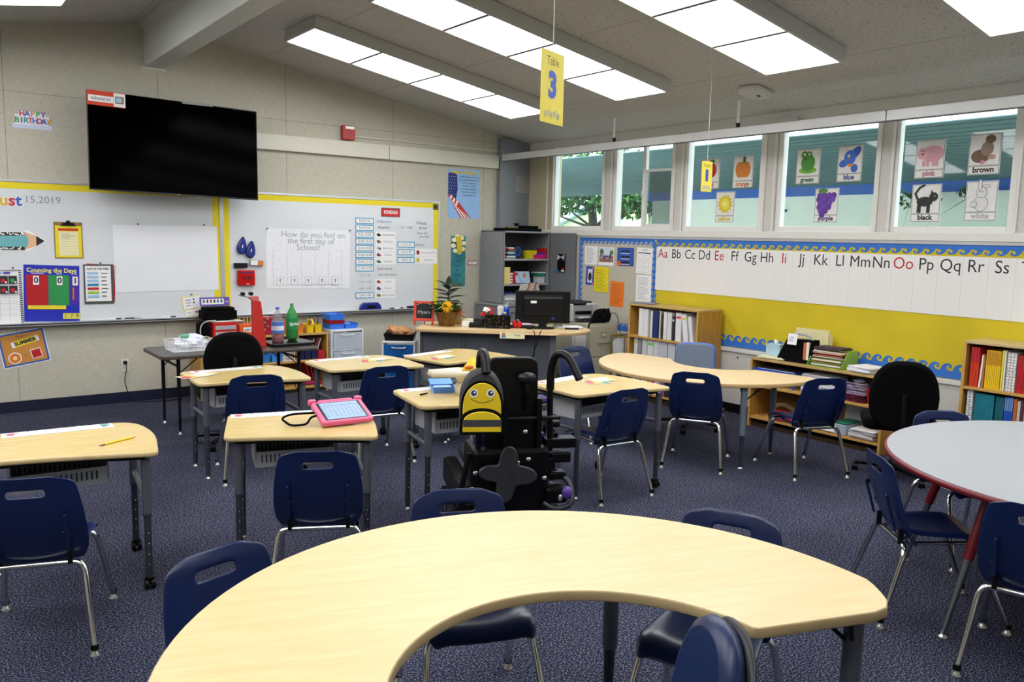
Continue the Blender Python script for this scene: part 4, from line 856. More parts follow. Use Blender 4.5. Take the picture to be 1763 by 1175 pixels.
def book(loc, t_, h, d, c, label, group, rz=0, lean=0, cat='book', c2=None, tag_c=None, spiral=False):
    """upright book; spine faces local -Y, thickness along X, origin bottom centre of spine"""
    b = B(); m = mat(c, .5)
    b.bb(-t_/2, -t_/2+.0015, 0, d, 0, h, m); b.bb(t_/2-.0015, t_/2, 0, d, 0, h, m); b.bb(-t_/2, t_/2, -.001, .002, 0, h, m)
    b.bb(-t_/2+.0015, t_/2-.0015, .002, d-.004, .003, h-.003, PAPER)
    if c2: b.bb(-t_/2, t_/2, -.0016, -.001, h*.62, h*.98, mat(c2, .5))
    if tag_c: b.bb(-t_*.4, t_*.4, -.002, -.001, h*.8, h*.88, mat(tag_c, .6))
    if spiral:
        for k in range(14): b.tube([(0, -.004, h*.03+h*.94*k/13), (0, .001, h*.03+h*.94*k/13+.004)], t_*.35, WHITE, 6)
    rot = (Matrix.Rotation(rz, 4, 'Z') @ Matrix.Rotation(lean, 4, 'Y')).to_euler()
    return b.build('binder' if cat == 'binder' else 'book', None, loc, rot, label, cat, group)
def papers(loc, w_, d, h, n, label, rz=0, cols=('ececea',), name='paper_stack', cat='papers', group=None, sd=1):
    b = B(); rr = random.Random(sd)
    for k in range(n): z = h*k/n; b.box((rr.uniform(-.01, .01), rr.uniform(-.01, .01), z+h/n/2), (w_*rr.uniform(.92, 1), d*rr.uniform(.92, 1), h/n*.9), mat(rr.choice(cols), .7), rz=rr.uniform(-.08, .08))
    return b.build(name, None, loc, rz, label, cat, group)
def bin_(name, label, loc, rz, w_, d, h, m, taper=.85, cat='bin', group=None, parent=None, wall=.003, lip=.006):
    b = B(); t_ = taper
    def ring(k, z, ins=0): x, y = w_/2*k-ins, d/2*k-ins; return [(-x, -y, z), (x, -y, z), (x, y, z), (-x, y, z)]
    r = ring(t_, 0)+ring(1, h)+ring(1, h, wall)+ring(t_, wall, wall)
    f = [(3, 2, 1, 0)]+[(i, (i+1) % 4, (i+1) % 4+4, i+4) for i in range(4)]+[(4+i, 4+(i+1) % 4, 8+(i+1) % 4, 8+i) for i in range(4)]+[(8+i, 8+(i+1) % 4, 12+(i+1) % 4, 12+i) for i in range(4)]+[(12, 13, 14, 15)]
    b._add(r, f, m); 
    b.tube([(-w_/2, -d/2, h-.003), (w_/2, -d/2, h-.003), (w_/2, d/2, h-.003), (-w_/2, d/2, h-.003)], lip/2, m, 6, closed=True)
    return b.build(name, parent, loc, rz, label, cat, group)
def caddy(label, loc, rz, w_, d, h, m, group=None, tools=True):
    t = thing('supply_caddy', label, 'caddy', loc, rz, group)
    for s in (-1, 1): bin_('compartment', None, (0+s*w_/4, 0, 0), 0, w_/2-.006, d, h, m, .82, cat=None, parent=t)
    b = B(); b.tube(bend([(-.01, -d*.45, h*.9), (-.01, -d*.3, h*1.5), (-.01, d*.3, h*1.5), (-.01, d*.45, h*.9)], .04), .012, m, 8); b.build('handle', t)
    if tools:
        for k in range(7):
            c_ = random.choice(['e0a81c', '5a3a9a', '303048', 'd8601c', 'c02828', '2848a0']); x = random.uniform(-w_*.35, w_*.35); y = random.uniform(-d*.3, d*.3)
            b = B(); l = random.uniform(.10, .15); b.tube([(0, 0, 0), (random.uniform(-.02, .02), random.uniform(-.02, .02), l)], .006, mat(c_, .5), 8); b.build('pen', t, (x, y, .012))
    return t
# ---------------------------------------------------------------- black folding table
t = thing('folding_table', 'black adjustable folding table holding soda bottles in front of the whiteboard', 'table', (0, 0, 0)); H = .66
TB = mat('3a322e', .3, var=.1, scale=40)
b = B(); b.prism(roundpoly([(-4.86, -1.70), (-3.55, -1.70), (-3.55, -1.06), (-4.86, -1.06)], .07), H-.028, H, TB, .004, mat('4a4038', .5)); b.build('table_top', t)
for x in (-4.71, -3.70):
    for y in (-1.60, -1.12):
        b = B(); b.tube([(x, y, .28), (x, y, H-.028)], .0155, BLK, 12); l = b.build('leg', t); b = B(); b.tube([(x, y, .03), (x, y, .30)], .0115, BLK, 10); b.lathe([(.018, 0), (.018, .01), (.009, .02), (.009, .035)], CHROME, (x, y, 0), 10); b.build('lower_tube', l)
    b = B(); b.tube([(x, -1.60, .56), (x, -1.12, .56)], .010, BLK, 8); s = .16 if x < -4 else -.16
    for y in (-1.60, -1.12): b.tube([(x, y, .50), (x+s, y, H-.03)], .005, BLK, 6)
    b.build('brace', t)
# things on it
HT = .661
t = thing('plastic_crate', 'white wire-like plastic tray holding clear film on the black table', 'tray', (-4.55, -1.38, HT), R(2)); b = B()
WP = mat('e9eaee', .35); b.bb(-.17, .17, -.12, .12, 0, .006, WP)
for q in range(4):
    z = .02+.022*q; e_ = .004*q; b.tube([(-.17-e_, -.12-e_, z), (.17+e_, -.12-e_, z), (.17+e_, .12+e_, z), (-.17-e_, .12+e_, z)], .003, WP, 6, closed=True)
for k in range(14): x = -.16+.32*k/13; [b.tube([(x, s*.12, 0), (x*1.05, s*.132, .088)], .002, WP, 5) for s in (-1, 1)]
for k in range(9): y = -.11+.22*k/8; [b.tube([(s*.17, y, 0), (s*.182, y, .088)], .002, WP, 5) for s in (-1, 1)]
b.build('basket', t)
b = B(); rr = random.Random(5); CL = mat('dfe4ee', .12, spec=.8)
t_ = bmesh.new(); bmesh.ops.create_icosphere(t_, subdivisions=4, radius=1)
for v in t_.verts: n_ = .80+.2*math.sin(v.co.x*7+v.co.y*5)*math.cos(v.co.z*6+v.co.x*3)+.06*rr.random(); v.co = Vector((v.co.x*.15*n_, v.co.y*.10*n_, max(-.03, v.co.z*.075*n_)))
b.merge(t_, CL, True); b.ball((-.05, -.02, .055), (.04, .03, .022), mat('5fae8e', .3)); b.ball((.04, -.05, .03), (.03, .02, .015), mat('5578cc', .3))
b.build('plastic_bag', None, (-4.55, -1.38, HT+.062), 0, 'crumpled clear plastic bag lying in the white tray', 'bag')
def bottle(loc, label, name, liquid, lvl, glass, lab, lab2, cap, text):
    t = thing(name, label, 'bottle', loc, 0, 'two litre soda bottles'); P = [(.0, .004), (.035, 0), (.05, .02), (.053, .05), (.053, .19), (.05, .20), (.046, .225), (.034, .26), (.018, .29), (.013, .30), (.013, .312)]
    b = B(); b.lathe(P, glass, seg=24); b.build('bottle_body', t)
    b = B(); b.lathe([(r*.95, z+.003) for r, z in P if z < lvl]+[(.045, lvl), (.0, lvl)], liquid, seg=24); b.build('drink', t)
    b = B(); b.lathe([(.0545, .10), (.0545, .20)], lab, seg=24); b.lathe([(.0548, .125), (.0548, .165)], lab2, seg=24); bx_ = B(); o = b.build('label', t)
    bx_.z0 = 0; bx_.text(text, 0, 0, .038, WHITE, bold=.001); bx_.build('lettering', o, (0, -.0565, .148), (PI/2, 0, 0))
    b = B(); b.lathe([(.0155, .308), (.0155, .328), (.0, .329)], cap, seg=16); b.build('cap', t)
bottle((-3.795, -1.36, HT), 'clear soda bottle with blue cap and dark red drink', 'soda_bottle', mat('8a0c18', .1), .10, m_clear('ece4e6', .05, .86), mat('4a7ac8', .4), mat('d8e0f0', .4), mat('1c3fae', .4), '')
bottle((-3.655, -1.34, HT+.0275), 'green soda bottle with green cap on the black tray', 'soda_bottle', mat('5f7a30', .1), .11, m_clear('5cc06c', .05, .62), mat('1f8a44', .4), mat('1f8a44', .4), mat('147a34', .4), 'Sprite')
b = B(); b.prism(roundpoly([(-.19, -.15), (.21, -.15), (.21, .15), (-.19, .15)], .03), 0, .025, BLKG, .006); b.build('serving_tray', None, (-3.73, -1.40, HT), 0, 'shallow black tray under the green soda bottle', 'tray')
t = thing('cardboard_giraffe', 'tall red cardboard periscope-like tube with two black wheels on top, behind the office chair', 'craft', (-3.99, -1.42, HT)); RC = mat('c22018', .6)
b = B(); b._add([(-.06, -.03, 0), (.06, -.03, 0), (.07, .03, 0), (-.05, .03, 0), (-.055, -.03, .40), (.015, -.03, .39), (.02, .03, .39), (-.05, .03, .40)], [(3, 2, 1, 0), (4, 5, 6, 7), (0, 1, 5, 4), (1, 2, 6, 5), (2, 3, 7, 6), (3, 0, 4, 7)], RC); b.build('tube', t)
b = B(); b._add([(-.055, -.028, .40), (.0, -.028, .395), (-.005, -.028, .435), (-.09, -.028, .43), (-.055, .03, .40), (.0, .03, .395), (-.005, .03, .435), (-.09, .03, .43)], [(0, 1, 2, 3), (7, 6, 5, 4), (0, 4, 5, 1), (1, 5, 6, 2), (2, 6, 7, 3), (3, 7, 4, 0)], mat('cf6a62', .6))
b.box((-.115, 0, .435), (.09, .05, .012), GREY, rot=Matrix.Rotation(.25, 4, 'Y')); b.build('head', t)
for x in (-.135, -.065): b = B(); b.tube([(x, -.03, .458), (x, .01, .458)], .016, BLK, 14); b.build('wheel', t)
# office chairs
def office_chair(label, x, y, face, top, seat=.44, w_=.42, back_h=.40, m=BLKR, arms=True, pad=None, rim=None, group='office chairs'):
    t = thing('office_chair', label, 'chair', (x, y, 0), R(face)-PI/2, group)
    b = B()
    for k in range(5):
        a = 2*PI*k/5+.3; b.tube([(0, 0, .085), (.27*math.cos(a), .27*math.sin(a), .065)], [.028, .016], BLK, 8)
    b.lathe([(.035, .05), (.035, .12), (.025, .13), (.025, seat-.06)], BLK, seg=14); bs_ = b.build('star_base', t)
    for k in range(5):
        a = 2*PI*k/5+.3; c_ = B(); px_, py_ = .27*math.cos(a), .27*math.sin(a); c_.tube([(px_-.02, py_, .027), (px_+.02, py_, .027)], .027, BLK, 12); c_.build('caster', bs_)
    b = B(); b.prism(roundpoly([(-w_*.55, -.21), (w_*.55, -.21), (w_*.55, .23), (-w_*.55, .23)], .10), seat-.06, seat+.02, pad or m, .025, m); b.build('seat', t)
    b = B(); z0 = top-back_h; n = 20; O = []
    for k in range(n*2):
        a = 2*PI*k/(n*2); cx_ = abs(math.cos(a))**.75*math.copysign(1, math.cos(a)); sy_ = abs(math.sin(a))**.75*math.copysign(1, math.sin(a)); O.append((cx_*w_/2*(1-.10*(sy_ > 0)*sy_), sy_*back_h/2))
        if pad: O[-1] = (math.copysign(abs(math.cos(a))**.35, math.cos(a))*w_/2*(1-.07*sy_), math.copysign(abs(math.sin(a))**.35, math.sin(a))*back_h/2)
    b.prism(O, -.03, .03, rim or m, .025)
    if pad: b.prism([(x_*.94, y_*.95) for x_, y_ in O], .031, .045, pad, .008)
    for v in b.bm.verts: v.co.z -= .25*v.co.x**2*4*(-1) * .25
    rt = Matrix.Rotation(PI/2-.10, 4, 'X'); b.bm.transform(Matrix.Translation((0, -.235, (top+z0)/2)) @ Matrix.Rotation(PI, 4, 'Z') @ rt); b.build('backrest', t)
    b = B(); b.tube(bend([(0, -.10, seat-.07), (0, -.29, seat-.05), (0, -.285, z0+back_h*.55)], .08), .018, BLK, 10); b.build('back_support', t)
    if arms:
        for s in (-1, 1): b = B(); b.tube(bend([(s*w_*.5, .02, seat-.03), (s*w_*.68, .02, seat-.02), (s*w_*.68, -.02, seat+.20)], .05), .014, BLK, 8); b.box((s*w_*.68, 0, seat+.21), (.055, .24, .03), BLKR, bev=.012); b.build('armrest', t)
    return t
office_chair('black office chair with rounded back in front of the black folding table', -4.45, -2.06, 80, .905, .42, .43, .42, arms=False)
office_chair('black office chair between the low shelf and the red book bookcase', -.83, -5.47, 33, .875, .43, .44, .50, arms=False)
office_chair('grey padded chair with bright blue plastic rim behind the far half-moon table', -.90, -3.62, -148, .735, .44, .37, .33, mat('2f62c4', .4), False, mat('6c7888', .8, var=.1, scale=120), mat('3f74e0', .35))
# foreground stool
t = thing('padded_stool', 'navy padded round-backed stool in the cut-out of the near table', 'stool', (-5.19, -7.12, 0), R(152)-PI/2)
SN = mat('10244e', .38, var=.06, scale=20)
b = B(); O = [(.148*abs(math.cos(a))**.85*math.copysign(1, math.cos(a)), .21*abs(math.sin(a))**.9*math.copysign(1, math.sin(a))) for a in [2*PI*k/36 for k in range(36)]]
b.prism(O, -.028, .034, SN, .030); b.bm.transform(Matrix.Translation((0, -.20, .565)) @ Matrix.Rotation(PI, 4, 'Z') @ Matrix.Rotation(PI/2-.20, 4, 'X')); b.build('back_cushion', t)
b = B(); b.prism([(x*1.0, y*1.0) for x, y in O], -.048, -.024, mat('16181d', .45, var=.1), .012); b.bm.transform(Matrix.Translation((0, -.20, .565)) @ Matrix.Rotation(PI, 4, 'Z') @ Matrix.Rotation(PI/2-.20, 4, 'X')); b.build('back_shell', t)
b = B(); b.lathe([(0, .40), (.17, .40), (.20, .42), (.205, .445), (.18, .47), (0, .475)], SN, (0, .08, 0), 32); b.build('seat', t)
b = B(); b.tube(bend([(0, -.02, .39), (0, -.25, .39), (0, -.26, .56)], .06), .017, BLK, 10); b.build('back_support', t)
b = B(); [b.tube([(0, .05, .08), (.25*math.cos(2*PI*k/5), .05+.25*math.sin(2*PI*k/5), .045)], [.026, .016], BLK, 8) for k in range(5)]; [b.ball((.25*math.cos(2*PI*k/5), .05+.25*math.sin(2*PI*k/5), .025), .025, BLK, 10) for k in range(5)]; b.lathe([(.025, .08), (.025, .40)], CHROME, (0, .05, 0), 14); b.build('star_base', t)
# ---------------------------------------------------------------- low shelf under the whiteboard
bookcase('low_shelf', 'low maple shelf under the whiteboard behind the black table', (-4.19, -.39, 0), 0, 1.31, .37, .615, [(.335, 0, 1.31), (.06, 0, 1.31)], [(.97, .335, .596), (.06, .06, .335)], toe=.06)
caddy('orange supply caddy full of pens on the low shelf', (-3.22, -.27, .616), 0, .17, .20, .085, mat('e8852a', .4)); caddy('yellow supply caddy with pencils at the right end of the low shelf', (-3.01, -.26, .616), R(-4), .17, .20, .085, mat('ecc818', .4))
b = B(); b.box((0, 0, .045), (.10, .08, .09), mat('1f7a3c', .4), bev=.004); b.build('green_box', None, (-2.925, -.10, .616), 0, 'small dark green box behind the yellow caddy', 'box')
for i, (x, c_) in enumerate(((-3.55, '2f7fd0'), (-3.428, '3a8ce0'))): bin_('blue_bin', '%s of the two light blue bins on the low shelf' % ['left', 'right'][i], (x, -.27, .336), 0, .115, .20, .085, mat(c_, .35), group='light blue bins')
t = thing('white_basket', 'white slotted basket right of the light blue bins', 'basket', (-3.293, -.27, .336)); b = B(); b.bb(-.065, .065, -.09, .09, 0, .004, WHITE)
for k in range(7): [b.bb(-.065+.0195*k, -.060+.0195*k, s*.09-.003, s*.09+.003, 0, .10, WHITE) for s in (-1, 1)]
for z in (.04, .095): b.tube([(-.065, -.09, z), (.065, -.09, z), (.065, .09, z), (-.065, .09, z)], .004, WHITE, 6, closed=True)
b.build('basket', t)
for i in range(3): bin_('navy_bin', 'navy bin in the lower right bay of the low shelf, number %s from the divider' % ['one', 'two', 'three'][i], (-3.16+.070*i, -.26, .336), 0, .066, .2, .09+.01*i, mat('131f4e', .5), group='navy bins')
b = B(); b.box((0, 0, .045), (.075, .20, .09), mat('b01c22', .5), bev=.004); b.build('red_box', None, (-2.945, -.28, .336), 0, 'red box at the right end of the low shelf bay', 'box')
for i in range(3): book((-3.06+.035*i, -.30, .3385+.002), .008, .22, .17, ['d8d0c0', 'c83c3c', 'e8e8e8'][i], 'thin picture book leaning at the right end of the low shelf', 'leaning picture books', lean=R(18))
papers((-3.02, -.22, .062), .20, .25, .03, 4, 'magenta folders on the bottom of the low shelf', cols=('b01c5a', '8a1c3c'), name='folder_stack', cat='folders')
for i in range(3): book((-3.02+.03*i, -.27, .0645), .012, .24, .20, 'a8181c', 'red book leaning on the bottom of the low shelf', 'leaning red books', lean=R(-15+3*i))
# red organiser etc. on top
t = thing('red_drawer_box', 'red two-drawer box behind the black office chair', 'box', (-3.93, -.24, .616)); b = B(); b.bb(-.12, .12, -.10, .12, 0, .145, mat('c41a14', .45), .004); b.build('case', t)
for k in range(2): b = B(); b.bb(-.10, .10, -.106, -.10, .075-.062*k, .115-.062*k, mat('a9a9ac', .3), .002); b.build('drawer', t)
papers((-3.90, -.22, .762), .30, .22, .012, 4, 'loose sheets lying on the red drawer box', cols=('e8e4d8', 'd8b860', 'dddddd'))
t = thing('pencil_box', 'orange box labelled pencils holding yellow pencils', 'box', (-3.70, -.26, .616)); b = B(); b.bb(-.095, .095, -.08, .08, 0, .115, mat('e0581c', .45), .004); b.build('box', t); b = B(); b.z0 = 0; b.rect(0, 0, .13, .045, PAPER); b.text('pencils', 0, 0, .040, INK, bold=.0008); b.build('label', t, (.01, -.081, .065), (PI/2, 0, 0))
for k in range(4): b = B(); b.tube([(0, 0, 0), (random.uniform(-.03, .03), 0, .16)], .004, mat('e8c020', .5), 6); b.build('pencil', t, (-.05+.035*k, 0, .02))
b = B(); b.box((0, 0, .045), (.32, .20, .09), BLKR, bev=.01); b.box((0, 0, .105), (.28, .18, .03), BLKR, bev=.01); b.build('black_case', None, (-3.96, -.20, .785), 0, 'black case stacked above the red drawer box', 'case')
t = thing('label_strip_box', 'purple framed strip of small pictures leaning above the black case', 'card', (-3.96, -.105, .905)); b = B(); b.base(.29, .085, PURP, .006); b.rect(-.02, .0, .22, .055, PAPER); [b.disc(-.105+.034*k, .004, .010, mat(['5a5a5a', '404040', 'a04060', '404040', '4060a0', '505050'][k], .6), .018) for k in range(6)]
b.text('my', .118, 0, .03, WHITE); b.build('strip', t, (0, 0, .045), (PI/2-.1, 0, 0))
t = thing('black_tote', 'black bag with white piping at the left end of the low shelf', 'bag', (-4.12, -.24, .616)); b = B(); b.box((0, 0, .075), (.09, .2, .15), BLKR, bev=.03); b.build('body', t); b = B(); b.tube(bend([(-.05, -.10, 0), (-.052, -.10, .12), (.0, -.10, .165), (.10, -.10, .17)], .04), .006, mat('b9b9b4', .5), 8); b.build('piping', t)
b = B(); b.box((0, 0, .09), (.12, .14, .18), mat('a01838', .3), bev=.01); [b.ball((-.03+.03*(k % 2), -.072, .05+.035*k), .012, mat('5a9a3c', .5), 8) for k in range(4)]; b.build('gift_box', None, (-3.50, -.24, .616), 0, 'dark red box with green dots beside the soda bottles', 'box')
# clear drawer tower
def drawer_tower(label, x0, x1, y0, y1, H_, n, frame, face, fill, group='plastic drawer towers', z0=.0):
    t = thing('drawer_tower', label, 'drawer unit', ((x0+x1)/2, (y0+y1)/2, z0), 0, group); w_, d = x1-x0, y1-y0; b = B()
    for sx in (-1, 1): b.bb(sx*w_/2-.008, sx*w_/2+.008, -d/2, d/2, .02, H_, frame, .003)
    b.bb(-w_/2, w_/2, -d/2, d/2, H_-.02, H_, frame, .004); b.bb(-w_/2, w_/2, -d/2, d/2, .02, .035, frame, .003)
    for k in range(1, n): z = .03+(H_-.05)*k/n; b.bb(-w_/2, w_/2, -d/2, d/2, z-.006, z+.006, frame)
    b.build('frame', t)
    for k in range(n):
        z = .035+(H_-.055)*k/n; hh = (H_-.055)/n-.014; b = B(); b.bb(-w_/2+.012, w_/2-.012, -d/2-.004, -d/2+.004, z+.006, z+hh, face, .003); b.bb(-w_/2+.012, w_/2-.012, -d/2, d/2-.01, z+.004, z+.008, face); dr = b.build('drawer', t)
        b = B(); b.tube(bend([(-.07, -d/2-.004, z+hh*.88), (-.06, -d/2-.02, z+hh*.85), (.06, -d/2-.02, z+hh*.85), (.07, -d/2-.004, z+hh*.88)], .01), .005, frame, 6); b.build('handle', dr)
        if fill: b = B(); rr = random.Random(k); [b.box((rr.uniform(-.01, .01), 0, z+.02+hh*.09*q), (w_*.72, d*.7, hh*.07), mat(rr.choice(fill), .7)) for q in range(7)]; b.build('contents', dr)
    for sx in (-1, 1):
        for sy in (-1, 1): b = B(); b.ball((sx*(w_/2-.03), sy*(d/2-.03), .012), .012, frame, 8); b.build('caster', t)
    return t
drawer_tower('clear plastic drawer tower right of the low shelf', -2.855, -2.50, -.43, -.06, .64, 3, mat('dfe3e8', .3), m_clear('e4eaf2', .25, .5), ('e0e0dc', 'c8c8c4', 'd0cc90', 'b8bcc4'))
for i, (x, y, z, c_, l) in enumerate([(-2.765, -.27, .641, '2f72dc', 'blue bin at the bottom of the stack on the clear drawer tower'), (-2.60, -.27, .641, '2f72dc', 'blue bin right of the stack on the clear drawer tower'), (-2.765, -.27, .688, 'a01420', 'dark red bin in the middle of the stack on the clear drawer tower'), (-2.765, -.27, .728, '3a80e8', 'bright blue bin on top of the stack on the clear drawer tower')]):
    bin_('stacking_bin', l, (x, y, z), 0, .17 if i > 1 or i == 0 else .15, .20, [.055, .055, .05, .07][i], mat(c_, .35), .9, group='stacked small bins')
b = B(); b.lathe([(0, 0), (.04, 0), (.042, .02), (.03, .04), (0, .045)], mat('e0d8e0', .2), seg=16); b.disc if False else None; b.build('candy_tub', None, (-2.60, -.27, .648), 0, 'clear tub with pink pieces in the right blue bin', 'tub')
# blue drawer cart, black basket, paper bag
drawer_tower('white framed drawer cart with blue translucent drawers left of the teacher desk', -2.395, -2.065, -.93, -.61, .545, 2, mat('e6e8ec', .35), mat('17599a', .25, var=.35, scale=5), None).rotation_euler.z = R(-36)
bin_('black_basket', 'black basket holding a brown paper bag on the blue drawer cart', (-2.23, -.77, .5465), R(-36), .32, .28, .07, BLK, .9, 'basket')
b = B(); rr = random.Random(2); t_ = bmesh.new(); bmesh.ops.create_icosphere(t_, subdivisions=3, radius=1)
for v in t_.verts: n_ = rr.uniform(.8, 1.12); v.co = Vector((v.co.x*.14*n_, v.co.y*.11*n_, v.co.z*.065*n_+.03*(v.co.x < -.5)))
b.merge(t_, mat('b98458', .8, var=.2, scale=20), False); b.build('paper_bag', None, (-2.23, -.77, .625), R(-36), 'crumpled brown paper bag in the black basket', 'bag')
# ---------------------------------------------------------------- teacher desk
TD = Matrix.Translation((-2.42, -1.38, 0)) @ Matrix.Rotation(math.atan2(-.648, .762), 4, 'Z'); TDA = math.atan2(-.648, .762)
def td(u, v, z): return TD @ Vector((u, v, z))
t = thing('teacher_desk', 'wide maple topped teacher desk with grey metal front set across the corner', 'desk', (-2.42, -1.38, 0), TDA); DM = mat('565a62', .5, .2, var=.03)
out = [(.0, .05), (.05, 0), (1.38, 0)]+arc(1.38, .37, .37, -90, 90, 18)+[(.05, .74), (0, .69)]
b = B(); b.prism(out, .70, .732, m_maple('d0b17c', 'd9bc8a', 'e0c696', .4, 0, 2.2), .006, mat('c9a878', .45)); b.build('desk_top', t)
b = B(); b.bb(.06, .46, .14, .155, .06, .70, DM); b.bb(.46, .50, .125, .17, .02, .70, mat('4a4e55', .5), .004); b.bb(.50, 1.34, .14, .155, .10, .70, DM)
for r_ in range(6):
    for c_ in range(26): b.bb(.56+.028*c_, .568+.028*c_, .1385, .14, .34-.03*r_, .348-.03*r_, BLK)
b.build('modesty_panel', t)
b = B(); b.bb(.04, .065, .12, .70, 0, .70, DM, .004); b.build('side_panel', t); b = B(); b.bb(1.34, 1.40, .12, .66, 0, .70, mat('6a6e76', .5), .006); b.build('side_panel', t)
b = B(); b.bb(.065, .44, .18, .68, .08, .68, DM, .004); b.build('pedestal', t)
DH = .7325
def ondesk(x, y, dz=0): return (x, y, DH+dz)
# chalkboard easel
t = thing('easel_chalkboard', 'small red framed easel chalkboard at the left end of the teacher desk', 'chalkboard', ondesk(-2.175, -1.155), R(-36)); RF = mat('cf3a22', .5)
for M_ in (Matrix.Rotation(-.22, 4, 'X'),):
    b = B(); b.bb(-.105, -.08, -.008, .008, 0, .25, RF, .002); b.bb(.08, .105, -.008, .008, 0, .25, RF, .002); b.bb(-.105, .105, -.008, .008, .225, .25, RF, .002); b.bb(-.115, .115, -.02, .01, .045, .07, RF, .002); b.bm.transform(M_); b.build('frame', t)
    b = B(); b.bb(-.08, .08, -.003, .003, .07, .225, mat('18181b', .8)); b.bm.transform(M_); s_ = b.build('slate', t); b = B(); b.z0 = 0; b.text('Myers', 0, .095, .052, mat('b8b8b8', .8)); b.line([(-.07+.14*k/10, .19-.0006*(k-5)**2*1.2) for k in range(11)], .004, mat('c8c8c8', .8)); b.bm.transform(M_ @ Matrix.Translation((0, -.004, .04)) @ Matrix.Rotation(PI/2, 4, 'X')); b.build('chalk_lettering', s_)
b = B(); b.tube([(0, .06, .22), (0, .12, 0)], .006, RF, 6); b.build('rear_leg', t)
# potted plant
t = thing('potted_plant', 'potted rubber plant with yellow flower in brown foil wrap on the teacher desk', 'plant', ondesk(-1.985, -1.30))
b = B(); b.lathe([(.08, 0), (.095, .06), (.115, .13), (.13, .15), (.12, .15), (.10, .12)], mat('6a4a1c', .3, .3, var=.5, scale=14), seg=26); b.build('pot_wrap', t)
b = B(); LG = mat('1d3a22', .35, var=.2); MG = mat('3f7a2c', .5, var=.2)
def leaf(b, p, d, l, wd, m, droop=.3):
    p = Vector(p); d = Vector(d).normalized(); s_ = d.cross(Vector((0, 0, 1))); s_ = s_.normalized() if s_.length > .1 else Vector((1, 0, 0)); n = 7; vs = []
    for k in range(n+1):
        q = k/n; c_ = p+d*l*q+Vector((0, 0, -droop*l*q*q)); ww = wd*math.sin(PI*min(.98, q+.04))**.8; vs += [c_-s_*ww, c_+Vector((0, 0, -ww*.35)), c_+s_*ww]
    b._add(vs, [(3*k+j, 3*k+j+1, 3*k+j+4, 3*k+j+3) for k in range(n) for j in range(2)], m, True)
rr = random.Random(11)
b.tube([(0, 0, .1), (.02, 0, .32), (.01, .0, .44)], .006, mat('4a3a2a', .7), 6)
for k in range(15): a = k*2.4; z = .27+.03*k*.42; leaf(b, (.02, 0, z-.04), (math.cos(a), math.sin(a), .25+.1*k/3), .19, .042, LG, .3)
leaf(b, (.01, 0, .40), (.1, 0, 1), .13, .034, LG, .1); b.build('dark_leaves', t)
b = B()
for k in range(110): a = rr.uniform(0, 2*PI); r_ = rr.uniform(.0, .10); leaf(b, (r_*math.cos(a), r_*math.sin(a), .14+rr.random()*.06), (math.cos(a), math.sin(a), rr.uniform(.2, 1)), rr.uniform(.07, .14), .022, MG, .3)
for k in range(10): a = rr.uniform(2.2, 4.2); leaf(b, (-.04, -.03, .18), (math.cos(a), math.sin(a), .5), .17, .006, mat('c9cfa0', .5), .4)
b.build('green_leaves', t)
b = B(); c_ = Vector((-.06, -.10, .205)); n_ = Vector((-.35, -.85, .35)).normalized(); u_ = n_.cross(Vector((0, 0, 1))).normalized(); v_ = n_.cross(u_)
for rg in range(3):
    for k in range(14): a = 2*PI*k/14+rg*.2; d_ = u_*math.cos(a)+v_*math.sin(a); s_ = u_*-math.sin(a)+v_*math.cos(a); l = .072-.015*rg; o_ = c_+n_*.006*rg; b._add([o_, o_+d_*l*.6+s_*.009+n_*.008, o_+d_*l+n_*.002, o_+d_*l*.6-s_*.009+n_*.008], [(0, 1, 2, 3)], mat('f0b814', .5))
b.ball(tuple(c_+n_*.012), .014, mat('d89010', .6), 10); b.build('flower', t)
b = B(); rr = random.Random(3); [leaf(b, (.085, -.07, .13), (rr.uniform(-.3, 1), rr.uniform(-1, .3), rr.uniform(-.2, .8)), .10, .034, mat('d2603a', .5), .3) for k in range(7)]; b.build('ribbon_bow', t)
def dbox(name, label, x, y, w_, d, h, m, cat='box', rz=TDA, dz=0, bev=.003): b = B(); b.box((0, 0, h/2), (w_, d, h), m, bev=bev); return b.build(name, None, ondesk(x, y, dz), rz, label, cat)
dbox('white_box', 'white box right of the potted plant', -1.80, -1.42, .12, .10, .055, WHITE)
dbox('sticky_note_pad', 'cream pad lying on the white box', -1.80, -1.42, .10, .08, .02, mat('d8d4b0', .7), 'pad', dz=.056)
dbox('tissue_carton', 'tan carton behind the potted plant', -1.79, -1.19, .09, .08, .16, mat('b08a50', .6))
t = thing('desk_phone', 'black desk phone between the white box and the sequined box', 'phone', ondesk(-1.755, -1.52), TDA); b = B(); b._add([(-.08, -.08, 0), (.08, -.08, 0), (.08, .10, 0), (-.08, .10, 0), (-.08, -.08, .03), (.08, -.08, .03), (.08, .10, .075), (-.08, .10, .075)], [(3, 2, 1, 0), (4, 5, 6, 7), (0, 1, 5, 4), (1, 2, 6, 5), (2, 3, 7, 6), (3, 0, 4, 7)], BLK); b.build('base', t)
b = B(); b.tube(bend([(.05, -.09, .045), (.052, -.08, .075), (.058, .09, .12), (.06, .10, .09)], .02), .016, BLK, 8); b.build('handset', t)
t = thing('sequin_box', 'black speckled box holding red and white flowers', 'box', ondesk(-1.64, -1.72), TDA); b = B(); b.bb(-.125, .125, -.045, .045, 0, .135, BLKG, .002); b.build('box', t)
b = B(); rr = random.Random(9); b.z0 = 0; [b.disc(rr.uniform(-.11, .11), rr.uniform(.01, .125), .0028, mat(rr.choice(['8a8a8a', '7a2030', '607a30', 'b0a060']), .3), seg=6) for k in range(60)]; b.build('sequins', t, (0, -.046, 0), (PI/2, 0, 0))
